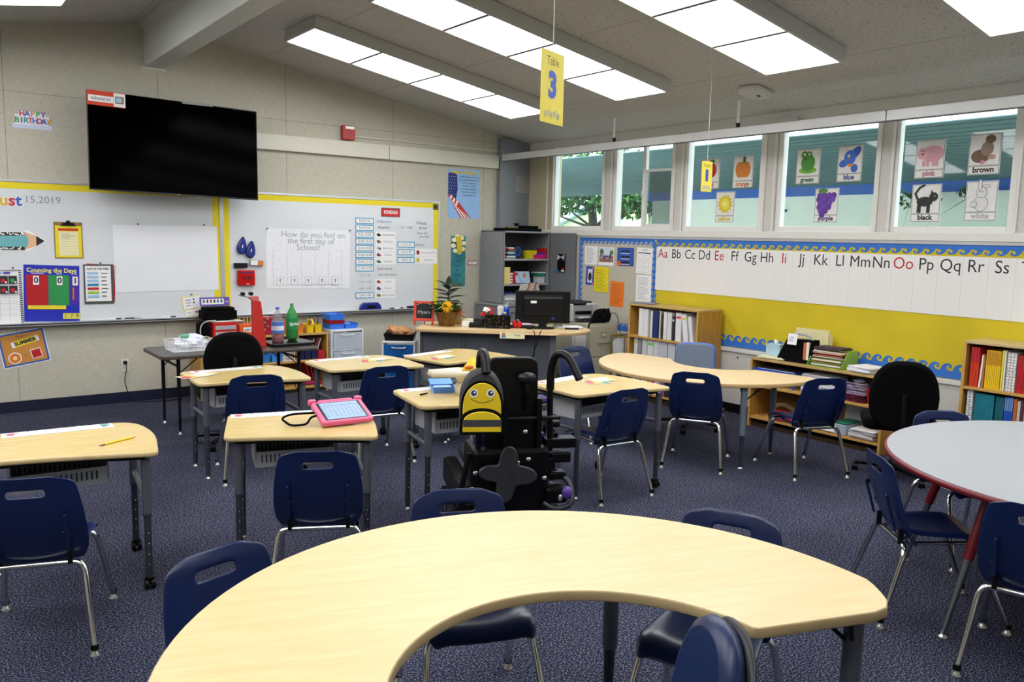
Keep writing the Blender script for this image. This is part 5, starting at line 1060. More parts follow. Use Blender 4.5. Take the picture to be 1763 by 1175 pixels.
def rose(b, p, r, m):
    rr = random.Random(int(p[0]*1000)); b.ball(p, r*.7, m, 10)
    for k in range(22): a = rr.uniform(0, 2*PI); e_ = rr.uniform(-.4, 1.2); d_ = Vector((math.cos(a)*math.cos(e_), math.sin(a)*math.cos(e_), math.sin(e_))); s_ = d_.orthogonal().normalized(); q = Vector(p)+d_*r*.6; b._add([q-s_*r*.35, q+d_*r*.5-s_*r*.1, q+d_*r*.5+s_*r*.3, q+s_*r*.35], [(0, 1, 2, 3)], m)
t = thing('silk_flowers', 'white and red silk flowers standing in the black speckled box', 'flowers', ondesk(-1.70, -1.65, .10))
b = B(); rose(b, (-.05, -.02, .085), .035, WHITE); b.build('white_bloom', t); b = B(); [rose(b, p, .028, mat('b8141c', .5)) for p in ((-.02, .0, .075), (.02, .02, .085), (-.08, 0, .04), (.0, -.03, .05))]; b.build('red_blooms', t); b = B(); [b.tube([(0, 0, -.06), p], .003, MG, 5) for p in ((-.05, -.02, .07), (-.02, 0, .06), (.02, .02, .07))]; b.build('stems', t)
t = thing('lotion_bag', 'crumpled white bag with tiny figures standing in the black speckled box', 'bag', ondesk(-1.60, -1.72, .10)); b = B(); b.box((0, .02, .06), (.075, .04, .13), mat('dedede', .4), bev=.015, rz=.3); b.ball((.035, -.01, .05), .016, mat('e0c83c', .5), 8); b.ball((.01, -.015, .045), .014, mat('5070b0', .5), 8); b.build('bag_body', t)
t = thing('desk_label', 'cream card reading desk hanging from the front edge of the teacher desk', 'sign', td(.975, -.004, .695), rot=(PI/2, 0, TDA)); b = B(); b.base(.245, .066, CREAM, .001); b.text('desk', .05, 0, .030, INK); b.disc(-.085, .008, .016, mat('c86a3a', .6)); b.rect(-.085, -.012, .04, .02, mat('4a86d0', .6)); b.build('card', t)
t = thing('water_bottle', 'translucent blue water bottle with grey spout behind the red apple', 'bottle', ondesk(-1.46, -1.61)); b = B(); b.lathe([(.03, 0), (.034, .01), (.032, .10), (.035, .14), (.034, .19), (.028, .20)], mat('1744b8', .15), seg=20); b.build('bottle_body', t); b = B(); b.lathe([(.03, .20), (.03, .215), (.015, .23)], GREY, seg=16); b.tube([(0, 0, .225), (.035, .0, .25)], .010, GREY, 8); b.build('spout', t)
t = thing('apple_timer', 'red apple shaped clip with grey top on the desk', 'ornament', ondesk(-1.46, -1.80), TDA); b = B(); b.ball((-.018, 0, .045), (.032, .025, .043), mat('c8100c', .25), 16); b.ball((.018, 0, .045), (.032, .025, .043), mat('c8100c', .25), 16); b.build('apple', t); b = B(); b.ball((.005, -.01, .085), (.02, .015, .012), GREY, 10); b.build('clip_top', t)
# monitor
t = thing('computer_monitor', 'black computer monitor seen from behind on the teacher desk', 'monitor', ondesk(-1.235, -1.93), R(-30))
b = B(); b.bb(-.28, .28, -.02, .02, .055, .385, BLK, .008); b.bb(-.20, .20, -.035, -.02, .13, .34, mat('050507', .5, spec=.3), .01); b.build('housing', t); b = B(); b.bb(-.20, .20, -.0375, -.035, .305, .325, mat('3a3a3e', .4)); b.build('vent_strip', t); b = B(); b.bb(-.13, -.07, -.0375, -.035, .26, .285, WHITE); b.build('label', t); b = B(); b.bb(.09, .12, -.0212, -.0205, .09, .12, mat('1c2c8a', .4)); b.build('maker_mark', t)
b = B(); b.bb(-.04, .04, -.02, .01, .01, .10, BLK, .004); b.lathe([(.0, 0), (.13, 0), (.13, .008), (.10, .016), (0, .018)], BLK, (0, 0, 0), 30, sy=.7); b.build('stand', t)
b = B(); b.tube(bend([tuple(td(1.17, .03, .742)), tuple(td(1.19, -.02, .745)), tuple(td(1.20, -.02, .69)), tuple(td(1.19, .05, .4)), tuple(td(1.15, .06, .05))], .02), .004, BLK, 6); b.tube(bend([tuple(td(1.26, .05, .742)), tuple(td(1.25, -.02, .745)), tuple(td(1.24, -.02, .69)), tuple(td(1.18, .06, .5)), tuple(td(1.14, .07, .02))], .02), .004, BLK, 6); tag(b.build('monitor_cable'), 'black cables hanging down the front of the teacher desk', 'cable')
t = thing('keyboard', 'black keyboard with its back to the room on the teacher desk', 'keyboard', ondesk(-1.42, -1.75), TDA); b = B(); b.box((0, 0, .012), (.36, .12, .022), BLK, bev=.004); b.build('base', t)
papers(ondesk(-1.26, -1.56), .30, .21, .012, 4, 'pink sheets on the desk behind the keyboard', R(-30), ('e2b8cc', 'e8e8e8', 'dcb0c4'))
papers(ondesk(-.92, -1.98), .28, .21, .012, 4, 'white sheets at the right end of the teacher desk', R(-30))
b = B(); b.tube([(-.07, 0, .01), (.07, 0, .01)], .009, BLK, 8); b.build('black_marker', None, ondesk(-1.03, -2.15), R(-38), 'black marker at the right end of the teacher desk', 'marker')
b = B(); b._add([(-.05, 0, 0), (.06, 0, 0), (.06, .05, .0), (-.05, .05, .0), (.0, .02, .09), (.05, .03, .09)], [(0, 1, 5, 4), (1, 2, 5), (2, 3, 4, 5), (3, 0, 4), (3, 2, 1, 0)], mat('a9a49a', .4)); b.build('tape_dispenser', None, ondesk(-1.07, -1.97), R(-30), 'small grey wedge beside the monitor foot', 'dispenser')
b = B(); b.box((0, 0, .01), (.06, .03, .02), BLK, bev=.008); b.build('mouse', None, ondesk(-1.40, -1.93), 0, 'small black object left of the monitor foot', 'mouse')
# ---------------------------------------------------------------- tall cabinet in the corner
CG = mat('85888c', .45, .15, var=.02); CGD = mat('55585c', .6)
t = thing('storage_cabinet', 'tall grey metal cabinet with open doors in the corner behind the teacher desk', 'cabinet', (0, 0, 0))
b = B(); b.bb(-.73, -.715, -.55, -.08, .86, 1.725, CG); b.bb(-.04, -.028, -.55, -.08, .86, 1.725, CG); b.bb(-.73, -.028, -.55, -.08, 1.705, 1.725, CG, .002); b.bb(-.715, -.04, -.095, -.08, .86, 1.705, CGD); b.build('body', t)
for z in (1.395, 1.095, .882): b = B(); b.bb(-.714, -.041, -.548, -.096, z-.022, z, mat('9a9b98', .5), .002); b.build('shelf', t)
b = B(); b.bb(-.752, -.736, -.55, -.18, .865, 1.715, CG, .002); d_ = b.build('door', t); b = B(); b.bb(-.762, -.752, -.235, -.215, 1.45, 1.58, mat('a5a7aa', .3, .6), .003); b.build('handle', d_)
b = B(); b.bb(-.028, -.012, -1.03, -.56, .865, 1.715, mat('6f7276', .5, .1), .002); b.build('door', t)
t = thing('storage_cabinet', 'wider grey lower cabinet with drawers under the tall corner cabinet', 'cabinet', (0, 0, 0)); b = B(); b.bb(-.80, -.02, -.60, -.08, .03, .835, mat('74777b', .5, .15)); b.bb(-.81, -.015, -.615, -.078, .835, .858, mat('8b8d8f', .45), .003); b.build('body', t)
for k in range(4): b = B(); z = .05+.195*k; b.bb(-.78, -.41, -.612, -.60, z, z+.185, mat('808387', .5), .003); b.bb(-.66, -.53, -.622, -.612, z+.12, z+.14, mat('a8aaac', .3, .6), .002); b.build('drawer', t); b = B(); b.bb(-.40, -.04, -.612, -.60, z, z+.185, mat('808387', .5), .003); b.bb(-.28, -.16, -.622, -.612, z+.12, z+.14, mat('a8aaac', .3, .6), .002); b.build('drawer', t)
t = thing('paper_trimmer', 'black paper trimmer lying on top of the tall grey cabinet', 'trimmer', (-.42, -.34, 1.726)); b = B(); b.bb(-.22, .32, -.14, .14, 0, .035, BLKR, .01); b.bb(-.18, -.02, -.10, -.05, .035, .055, mat('7a6238', .6), .004); b.build('base', t)
b = B(); b.lathe([(.035, .03), (.02, .06), (.02, .075), (.04, .08), (.04, .095), (0, .10)], BLK, (.03, 0, 0), 18); b.bb(.06, .30, -.10, .02, .035, .07, BLKR, .012); b.build('arm', t)
def cab(name, label, cat, x, z, w_, d, h, m, y=-.44, rz=0, bev=.004, group=None, mk=None):
    b = B(); b.box((0, 0, h/2), (w_, d, h), m, bev=bev)
    if mk: mk(b)
    return b.build(name, None, (x, y, z+.0005), rz, label, cat, group)
cab('book', 'orange red book standing at the left of the top cabinet shelf', 'book', -.695, 1.395, .028, .16, .19, mat('d8521c', .5))
for i, (c_, h) in enumerate((('8a8f90', .02), ('e0e0e0', .012), ('26406a', .028), ('dcdcd8', .012), ('3a6a5a', .022), ('9a3a30', .022), ('e8e8e4', .012))): cab('book', '%s flat book in the pile on the top cabinet shelf' % ['grey bottom', 'white second', 'navy third', 'white fourth', 'green fifth', 'rust sixth', 'white top'][i], 'book', -.60+.006*(i % 3), 1.3955+sum((.02, .012, .028, .012, .022, .022, .012)[:i])+.001*i, .13-.008*i, .17, h, mat(c_, .5), bev=.001, group='flat books on the top cabinet shelf')
t = thing('desk_fan', 'small round blue desk fan on the top cabinet shelf', 'fan', (-.44, -.42, 1.396)); b = B(); b.tube([(0, -.02, .085), (0, .03, .085)], .078, BLK, 24); b.build('cage', t); b = B(); b.prism(arc(0, 0, .062, 0, 360, 22)[:-1], 0, .004, mat('2a4a7c', .3)); [b.box((0, 0, .006), (.12, .004, .003), BLK, rz=PI*k/4) for k in range(4)]; b.bm.transform(Matrix.Translation((0, -.021, .085)) @ Matrix.Rotation(PI/2, 4, 'X')); b.build('grille', t); b = B(); b.bb(-.05, .05, -.04, .04, 0, .012, BLK, .004); b.build('foot', t)
t = thing('tape_roll', 'white roll standing behind the yellow bin in the cabinet', 'roll', (-.33, -.25, 1.396)); b = B(); b.tube([(.05*math.cos(2*PI*k/20), 0, .055+.05*math.sin(2*PI*k/20)) for k in range(20)], .014, mat('c8c8c4', .5), 8, closed=True); b.build('roll', t)
bin_('small_bin', 'yellow bin on the top cabinet shelf', (-.255, -.44, 1.396), 0, .11, .16, .10, mat('d8c81c', .4), .75, group='bins in the cabinet')
for i, (x, z, c_) in enumerate(((-.205, 1.396, 'c8187c'), (-.115, 1.396, 'd01a84'), (-.12, 1.437, '5a3fae'))): bin_('small_bin', ['left pink bin', 'right pink bin', 'purple bin on the right pink bin'][i]+' on the top cabinet shelf', (x, -.46, z), 0, .085 if i == 0 else .10, .14, .05 if i < 2 else .035, mat(c_, .35), .9, group='bins in the cabinet')
cab('red_case', 'red case at the right end of the top cabinet shelf', 'case', -.068, 1.395, .03, .18, .13, mat('b01414', .5))
cab('phone_book', 'yellow ruled pad standing at the left of the middle cabinet shelf', 'pad', -.665, 1.095, .085, .03, .20, mat('e0c878', .6), y=-.53)
for i in range(4): cab('red_box', '%s of the four red and white boxes on the middle cabinet shelf' % ['lowest', 'second', 'third', 'topmost'][i], 'box', -.545+.005*(i % 2), 1.0955+.034*i, .12, .12, .033, mat('b02430', .5), bev=.001, group='red and white boxes', mk=lambda b: b.bb(-.058, -.01, -.0612, -.0602, .006, .026, WHITE))
t = thing('picture_magazine', 'pale blue magazine leaning on the middle cabinet shelf', 'magazine', (-.405, -.52, 1.096), rot=(PI/2-.25, 0, 0)); b = B(); b.base(.22, .145, mat('a9bcd8', .35), .004); b.disc(.03, .02, .022, mat('b87a2c', .5), .032); b.text('Weekly', -.045, -.01, .035, mat('6a6a50', .6), a=-1.1); b.build('cover', t, (0, .078, .0))
b = B(); t_ = bmesh.new(); bmesh.ops.create_icosphere(t_, subdivisions=3, radius=1); rr = random.Random(6)
for v in t_.verts: n_ = rr.uniform(.85, 1.05); v.co = Vector((v.co.x*.14*n_, v.co.y*.10*n_, max(-.078, v.co.z*.09*n_)))
b.merge(t_, BLKR, True); b.build('black_bag', None, (-.27, -.30, 1.175), 0, 'slumped black bag on the middle cabinet shelf', 'bag')
cab('white_box', 'white box at the right end of the middle cabinet shelf', 'box', -.10, 1.095, .09, .12, .085, mat('c4ccd0', .5)); cab('teal_lid_box', 'teal box with white lid on the white box in the cabinet', 'box', -.105, 1.181, .11, .14, .04, mat('1f7a6a', .5), mk=lambda b: b.bb(-.058, .058, -.072, .072, .04, .048, WHITE))
papers((-.60, -.42, .883), .20, .22, .085, 9, 'curling stack of white paper on the lower cabinet shelf', cols=('d8dade', 'c8cace')); b = B(); b.box((0, 0, .01), (.22, .22, .02), mat('232c66', .5), bev=.003); b.build('navy_binder', None, (-.60, -.42, .970), 0, 'navy folder lying on the paper stack in the cabinet', 'folder')
t = thing('tote_bag', 'grey patterned tote bag with orange brown straps on the lower cabinet shelf', 'bag', (-.36, -.62, .86)) if 0 else thing('tote_bag', 'grey patterned tote bag with orange brown straps on the lower cabinet counter', 'bag', (-.36, -.585, .859)); TM = mat('c4c4c0', .7, var=.55, scale=60); b = B(); b._add([(-.14, -.028, 0), (.14, -.028, 0), (.14, .028, 0), (-.14, .028, 0), (-.11, -.03, .235), (.11, -.03, .245), (.11, .03, .245), (-.11, .03, .235), (-.15, -.03, .12), (.15, -.03, .12), (.15, .03, .12), (-.15, .03, .12)], [(3, 2, 1, 0), (4, 5, 6, 7), (0, 1, 9, 8), (8, 9, 5, 4), (1, 2, 10, 9), (9, 10, 6, 5), (2, 3, 11, 10), (10, 11, 7, 6), (3, 0, 8, 11), (11, 8, 4, 7)], TM); b.build('bag_body', t)
for s in (-1, 1): b = B(); b.tube(bend([(s*.05-.03, -.035, .06), (s*.05-.01, -.037, .15), (s*.05+.02, -.037, .25), (s*.05+.05, -.02, .245)], .03), .009, mat('a8571c', .5), 6); b.build('strap', t)
t = thing('robot_ornament', 'black figure ornament with a white bow hanging inside the right cabinet door', 'ornament', (-.030, -.79, 1.36)); t.scale = (1, 1.45, 1.3); b = B()
b.base(.09, .16, BLK, .018); b.disc(0, .02, .035, BLK); b.poly([(-.045, .075), (0, .05), (-.045, .02)], mat('c8c8c4', .6)); b.poly([(.045, .075), (0, .05), (.045, .02)], mat('c8c8c4', .6)); b.disc(.03, .03, .01, PURP); b.disc(.035, .055, .007, GRN); b.rect(-.045, -.075, .04, .02, mat('2a6aa0', .5)); b.disc(.035, -.06, .013, RED); b.rect(.03, -.075, .04, .015, WHITE); b.build('figure', t, (0, 0, 0), RW)
# ---------------------------------------------------------------- file cabinet, printer, bag, rack
FB = mat('b3af98', .45, .1, var=.02)
t = thing('file_cabinet', 'beige two-drawer file cabinet under the printer', 'cabinet', (0, 0, 0)); X0, X1, Y0, Y1 = -.665, -.235, -2.01, -1.33
b = B(); b.bb(X0, X1, Y0+.015, Y1, 0, .75, FB, .003); b.build('body', t)
for z in (.06, .405):
    b = B(); b.bb(X0+.015, X1-.015, Y0, Y0+.016, z, z+.325, FB, .003); d_ = b.build('drawer', t)
    b = B(); b.bb(-.49, -.41, Y0-.006, Y0, z+.20, z+.26, mat('8e8b78', .4, .4), .002); b.bb(-.48, -.42, Y0-.008, Y0-.005, z+.21, z+.25, mat('c4c1ae', .5)); b.build('label_holder', d_); b = B(); b.tube(bend([(-.53, Y0, z+.14), (-.53, Y0-.025, z+.14), (-.37, Y0-.025, z+.14), (-.37, Y0, z+.14)], .015), .006, mat('8e8b78', .3, .6), 8); b.build('handle', d_)
b = B(); b.base(.22, .30, PAPER, .001); b.rect(0, .13, .22, .04, mat('2c6a4a', .6)); b.scribble(-.09, .08, .05, .2, 8, INKL); b.build('side_sheet', None, (X0-.001, -1.86, .53), RW, 'white form with green header taped to the side of the beige file cabinet', 'paper')
t = thing('printer', 'grey and white laser printer on the beige file cabinet', 'printer', (-.48, -1.58, .7505), R(-3)); PG = mat('b4b6b6', .45)
b = B(); b.bb(-.18, .18, -.17, .19, .0, .20, PG, .015); b.bb(-.17, .10, -.175, -.16, .02, .185, mat('9b9d9e', .45), .004); b.build('body', t)
b = B(); b.bb(-.15, .07, -.19, -.17, .085, .12, BLK, .003); b.bb(-.15, .07, -.24, -.17, .03, .045, mat('2a2b2d', .4), .004); b.bb(-.10, .04, -.20, -.172, .045, .06, WHITE, .002); b.build('output_slot', t); b = B(); b.bb(-.15, .15, -.10, .15, .20, .215, BLK, .004); b.bb(-.17, .0, -.19, -.10, .19, .21, BLKG, .005); b.build('top_cover', t)
b = B(); t_ = bmesh.new(); bmesh.ops.create_icosphere(t_, subdivisions=3, radius=1); rr = random.Random(8)
for v in t_.verts: n_ = rr.uniform(.8, 1.1); v.co = Vector((v.co.x*.13*n_+.05*v.co.z, v.co.y*.08*n_, max(-.055, v.co.z*.10*n_)))
t = thing('camera_bag', 'limp black fabric bag with strap at the front of the beige file cabinet', 'bag', (-.385, -1.885, .810)); b.merge(t_, BLKR, False); b.build('bag_body', t); b = B(); b.tube(bend([(-.10, -.02, -.045), (-.20, -.06, -.047), (-.272, -.12, -.045), (-.302, -.12, -.15)], .02), .008, BLKR, 6); b.build('strap', t)
b = B(); b.tube(bend([(-.27, -1.86, .80), (-.24, -1.90, .86), (-.20, -1.95, .84), (-.215, -2.0, .70), (-.18, -2.05, .5)], .05), .004, BLK, 6); tag(b.build('charger_cable'), 'thin black cable arching from the black fabric bag', 'cable')
t = thing('file_rack', 'brass wire hanging file rack full of white files between file cabinet and bookcase', 'rack', (-.22, -2.155, 0)); BR = mat('a98a3c', .3, .7)
b = B(); [b.tube([(x, y, 0), (x, y, .63)], .006, BR, 8) for x in (-.16, .14) for y in (-.10, .10)]; [b.tube([(x, -.10, z), (x, .10, z)], .006, BR, 8) for x in (-.16, .14) for z in (.63, .12)]; [b.tube([(-.16, y, z), (.14, y, z)], .007, BR, 8) for y in (-.10, .10) for z in (.63, .12)]; b.build('wire_frame', t)
for k in range(7): b = B(); b.bb(-.15, .13, -.085+.026*k, -.079+.026*k, .2, .575+.012*(k % 3), mat('dfe0e0', .7)); b.build('hanging_file', t)
t = thing('drawer_tower', 'narrow drawer tower with navy, teal and lime drawers behind the desk end', 'drawer unit', (-.955, -1.40, 0)); b = B(); b.bb(-.14, .14, -.15, .15, 0, .03, BLK); b.bb(-.14, -.13, -.15, .15, 0, .64, BLK); b.bb(.13, .14, -.15, .15, 0, .64, BLK); b.bb(-.14, .14, -.15, .15, .63, .645, BLK); b.build('frame', t)
for k, c_ in enumerate(('7fae1c', '8fc41c', '14585c', '141c4c')): b = B(); b.bb(-.128, .128, -.16, .14, .035+.15*k, .175+.15*k, mat(c_, .4), .004); b.build('drawer', t)
# ---------------------------------------------------------------- white ventilator panels under the bulletin board
VP = mat('c9c8c2', .5, var=.02); b = B(); b.bb(-.028, 0, -10.4, -1.08, .09, .555, VP); b.bb(-.035, 0, -10.4, -1.08, .0, .09, BLK); b.bb(-.045, 0, -10.4, -1.08, .595, .632, mat('d6d5cf', .45), .004); b.bb(-.03, 0, -10.4, -1.08, .555, .595, mat('bdbcb6', .5))
for y in (-2.2, -3.63, -4.9, -6.2, -7.5): b.bb(-.0285, -.028, y-.003, y+.003, .09, .55, mat('77766f', .6))
for y, z in ((-3.445, .545), (-3.25, .12), (-5.55, .5), (-5.2, .5)): b.ball((-.030, y, z), .009, INK, 8)
S(b, 'trim_3', 'white metal panels with cap under the bulletin board')
# ---------------------------------------------------------------- binder bookcase
BX, BY = -.40, -2.325
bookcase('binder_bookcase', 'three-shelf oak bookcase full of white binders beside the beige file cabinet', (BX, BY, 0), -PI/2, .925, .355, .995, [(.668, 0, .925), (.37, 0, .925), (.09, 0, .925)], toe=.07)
def bk(y, z, t_, h, d, c, label, group, lean=0, cat='book', x=None, **k): return book(((BX if x is None else x)+.025, y, z), t_, h, d, c, label, group, -PI/2, lean, cat, **k)
for y, t_, h, c, l, kw in ((-2.478, .06, .285, 'e4e4e2', 'wide white binder at the left end of the top binder shelf', {}), (-2.545, .068, .282, 'dedede', 'second wide white binder from the left on the top binder shelf', {}), (-2.625, .024, .27, 'e0e0dc', 'slim white binder left of the navy binder', {}),
 (-2.682, .075, .275, '1c2c66', 'navy binder on the top binder shelf', {}), (-2.742, .014, .28, 'e6dcb8', 'thin cream folder right of the navy binder', {}), (-2.772, .022, .25, '2a2a2c', 'black folder between the cream folder and white binders', {}),
 (-2.812, .044, .275, 'dcdcda', 'white binder right of the black folder', {}), (-2.868, .058, .275, 'd8d8d6', 'white binder left of the dark gap on the top shelf', {}), (-2.918, .022, .24, '303032', 'dark folder with a white label on the top binder shelf', dict(tag_c='e8e8e8')),
 (-2.985, .074, .28, 'e0e0de', 'white binder with a pink label', dict(tag_c='e0307c'))):
    bk(y, .669, t_, h, .27, c, l, 'binders on the top shelf', 0, 'binder', **kw)
bk(-3.088, .669+.006, .058, .27, .27, 'e2e2e4', 'leaning white binder with a yellow label', 'binders on the top shelf', R(-9), 'binder', tag_c='d8cc20')
bk(-3.160, .669+.005, .040, .255, .27, 'dededf', 'leaning white binder at the right end of the top binder shelf', 'binders on the top shelf', R(-9), 'binder')
for i, (y, t_, c, kw) in enumerate(((-2.42, .050, 'd0d0ce', dict(tag_c='d8c020')), (-2.475, .05, '8a8a8a', {}), (-2.545, .07, 'c8c8c8', {}), (-2.625, .075, 'd2d2d2', dict(tag_c='5ad03c')), (-2.705, .075, 'cccccc', {}), (-2.80, .11, 'b9bcc2', {}), (-2.91, .09, 'c0c2c6', {}), (-3.0, .07, 'c8c8c8', {}), (-3.08, .07, 'c4c4c6', {}))):
    bk(y, .371, t_, .272, .27, c, '%s binder from the left on the middle binder shelf' % ['first', 'second', 'third', 'fourth, green tagged,', 'fifth', 'sixth, widest,', 'seventh', 'eighth', 'ninth'][i], 'binders on the middle shelf', 0, 'binder', **kw)
rr = random.Random(4); y = -2.375; i = 0
while y > -3.2:
    t_ = rr.choice((.012, .016, .022, .028, .035)); h = rr.uniform(.17, .25); bk(y-t_/2, .091, t_, h, .2, rr.choice(['e4e4e0', 'd8d8d8', '3a68b4', 'c84a4a', 'e08a3c', '202024', 'b03c8c', 'e8e8e8', '5a8a9a', 'd8d4c8', '8a4aa0']), 'thin book on the bottom shelf of the binder bookcase', 'thin books on the bottom shelf'); y -= t_+.001; i += 1
papers((-.26, -2.42, .996), .20, .26, .006, 2, 'grey folder lying on top of the binder bookcase', R(5), ('5a5e66', '7a7e88'), 'folder', 'folder')
# ---------------------------------------------------------------- low open shelf on the right
LX, LY = -.37, -3.85
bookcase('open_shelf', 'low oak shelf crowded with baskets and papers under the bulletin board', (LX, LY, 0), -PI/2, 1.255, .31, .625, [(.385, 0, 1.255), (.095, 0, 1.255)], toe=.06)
def tray(loc, rz, m, label): 
    t = thing('letter_tray', label, 'tray', loc, rz); b = B(); b.bb(-.21, .21, -.13, .13, .11, .114, m); [b.bb(-.21, .21, s*.13-.002, s*.13+.002, .11, .15, m) for s in (-1, 1)]; [b.bb(s*.21-.002, s*.21+.002, -.13, .13, .11, .15, m) for s in (-1, 1)]; [b.bb(x-.006, x+.006, y-.006, y+.006, 0, .11, m) for x in (-.19, .19) for y in (-.11, .11)]; b.build('tray', t); return t
tray((LX+.15, -4.083, .3858), -PI/2, mat('1c4ac0', .4), 'bright blue letter tray at the left of the low oak shelf')
papers((LX+.15, -4.08, .50), .38, .21, .045, 6, 'white papers filling the bright blue letter tray', -PI/2, ('d8dade', '3a3c44', 'e0e0e0'))
papers((LX+.14, -4.50, .3855), .30, .23, .165, 14, 'tall stack of white papers beside the blue letter tray', -PI/2, ('dcdce0', 'b8bcc8', 'e4e4e4'))
def lattice(name, label, loc, w_, d, h, m, cat='basket'):
    b = B(); b.bb(-w_/2, w_/2, -d/2, d/2, 0, .004, m)
    for z in [h*k/4 for k in range(1, 5)]: b.tube([(-w_/2, -d/2, z), (w_/2, -d/2, z), (w_/2, d/2, z), (-w_/2, d/2, z)], .003, m, 5, closed=True)
    for k in range(13): [b.tube([(-w_/2+w_*k/12, s*d/2, 0), (-w_/2+w_*k/12, s*d/2, h)], .002, m, 4) for s in (-1, 1)]
    for k in range(9): [b.tube([(s*w_/2, -d/2+d*k/8, 0), (s*w_/2, -d/2+d*k/8, h)], .002, m, 4) for s in (-1, 1)]
    return b.build(name, None, loc, -PI/2, label, cat)
lattice('plastic_basket', 'clear lilac lattice basket on the low oak shelf', (LX+.14, -4.81, .4475), .23, .22, .09, mat('b8a4c4', .2))
lattice('plastic_basket', 'maroon lattice basket under the lilac one on the low oak shelf', (LX+.14, -4.81, .3860), .235, .225, .055, mat('6a1c3a', .3))
b = B(); [b.box((random.uniform(-.04, .04), random.uniform(-.03, .03), .025+.011*k), (.10, .05, .02), mat(random.choice(['c8ccd4', '9aa0b4', '5a3a4a', 'e0e0e0']), .4), rz=random.uniform(0, 3), bev=.004) for k in range(8)]; b.build('basket_contents', None, (LX+.14, -4.81, .4520), 0, 'jumble of small packets in the lilac basket', 'packets')
bin_('red_bin', 'red translucent bin at the right end of the low oak shelf', (LX+.13, -5.01, .3855), -PI/2, .13, .2, .125, mat('c02010', .2))
t = thing('shoe_box', 'red and white shoe with tan lid on the bottom of the low oak shelf', 'shoe', (LX+.15, -4.12, .096), R(-80)); b = B(); b.box((0, 0, .04), (.20, .10, .07), mat('b81c1c', .5), bev=.02); b.box((.07, 0, .035), (.08, .095, .05), WHITE, bev=.015); b.build('upper', t); b = B(); b.tube([(-.10+.02*k, 0, .085+.04*math.sin(PI*k/10)) for k in range(11)], .022, mat('8a7a5a', .7), 8); b.build('strap', t)
papers((LX+.14, -4.28, .096), .40, .24, .012, 3, 'magenta folders on the bottom of the low oak shelf', -PI/2, ('a01850', '7a1440'), 'folder_stack', 'folders')
papers((LX+.13, -4.60, .096), .20, .22, .02, 4, 'loose white sheets on the bottom of the low oak shelf', -PI/2)
t = thing('lidded_box', 'clear box with a green lid on the bottom of the low oak shelf', 'box', (LX+.12, -4.745, .096), -PI/2); b = B(); b.bb(-.055, .055, -.10, .10, 0, .09, mat('aebccc', .2), .008); b.build('box', t); b = B(); b.bb(-.058, .058, -.103, .103, .09, .105, mat('1f7a5a', .4), .004); b.build('lid', t)
papers((LX+.12, -4.93, .096), .22, .22, .075, 9, 'pile of magazines at the right end of the bottom shelf', -PI/2, ('d8d8dc', 'c8b8bc', '2c4a7c', 'e4e4e4'))
b = B(); b.box((0, 0, .12), (.42, .006, .24), mat('a9aeb4', .5), rot=Matrix.Rotation(-.12, 4, 'X')); b.build('grey_board', None, (LX+.265, -4.85, .096), -PI/2, 'grey board standing at the back of the bottom shelf', 'board')
# on top of it
ZT2 = .626
papers((LX+.15, -4.00, ZT2), .26, .22, .02, 6, 'yellow green booklets at the left end on top of the low oak shelf', -PI/2+.2, ('c8c860', 'e8e8e0', '9ab43c', 'dcd8c0'))
t = thing('tissue_box', 'pale blue tissue box behind the yellow green booklets', 'box', (LX+.20, -3.96, ZT2+.021), -PI/2+.2); b = B(); b.box((0, 0, .05), (.13, .11, .10), mat('a9cbd8', .5, var=.15, scale=12), bev=.003); b.build('box', t); b = B(); b.tube([(0, 0, .10), (.01, .0, .115), (-.01, .01, .135)], [.02, .025, .008], mat('dcdfe2', .7), 8); b.build('tissue', t)
t = thing('black_satchel', 'black satchel stuffed with papers on top of the low oak shelf', 'bag', (LX+.14, -4.24, ZT2), -PI/2); t.scale = (1, 1, 1.2); b = B(); b._add([(-.18, -.07, 0), (.17, -.07, 0), (.17, .07, 0), (-.18, .07, 0), (-.10, -.04, .16), (.16, -.04, .17), (.16, .05, .17), (-.10, .05, .16)], [(3, 2, 1, 0), (4, 5, 6, 7), (0, 1, 5, 4), (1, 2, 6, 5), (2, 3, 7, 6), (3, 0, 4, 7)], BLKR); b.build('bag_body', t)
b = B(); b.base(.09, .08, PAPER, .001); b.scribble(-.03, .02, .06, .04, 3, INK); b.build('white_tag', t, (-.03, -.062, .165), (PI/2-.2, 0, 0)); b = B(); b.tube(bend([(-.09, 0, .15), (-.07, 0, .205), (.10, 0, .20), (.165, 0, .12), (.165, -.03, .0)], .05), .009, mat('a9acb0', .5), 8); b.build('handle', t)
b = B(); b.box((.10, -.055, .08), (.03, .02, .14), mat('c86a3c', .6)); b.box((.125, -.055, .08), (.02, .02, .15), WHITE); b.build('papers', t)
t = thing('file_folders', 'cream file folders standing behind the black satchel', 'folders', (LX+.26, -4.27, ZT2), -PI/2)
for k in range(3): b = B(); b.bb(-.15+.01*k, .17+.01*k, .012*k, .012*k+.005, 0, .285-.02*k, mat('e2d9a4', .6)); b.build('folder', t)
t = thing('green_sorter', 'lime green paper sorter on top of the low oak shelf', 'sorter', (LX+.15, -4.55, ZT2), -PI/2); LG2 = mat('8cb43a', .4); b = B()
for s in (-1, 1): b.prism([(-.13, 0), (.13, 0), (.13, .14), (-.02, .14)], s*.155-.003, s*.155+.003, LG2)
b.bm.transform(Matrix(((0, 0, 1, 0), (1, 0, 0, 0), (0, 1, 0, 0), (0, 0, 0, 1)))); [b.bb(-.155, .155, -.13+.028*k, .13, .035*k, .035*k+.003, LG2) for k in range(4)]; b.bb(-.155, .155, -.02, .13, .138, .142, LG2); b.build('tray_body', t)
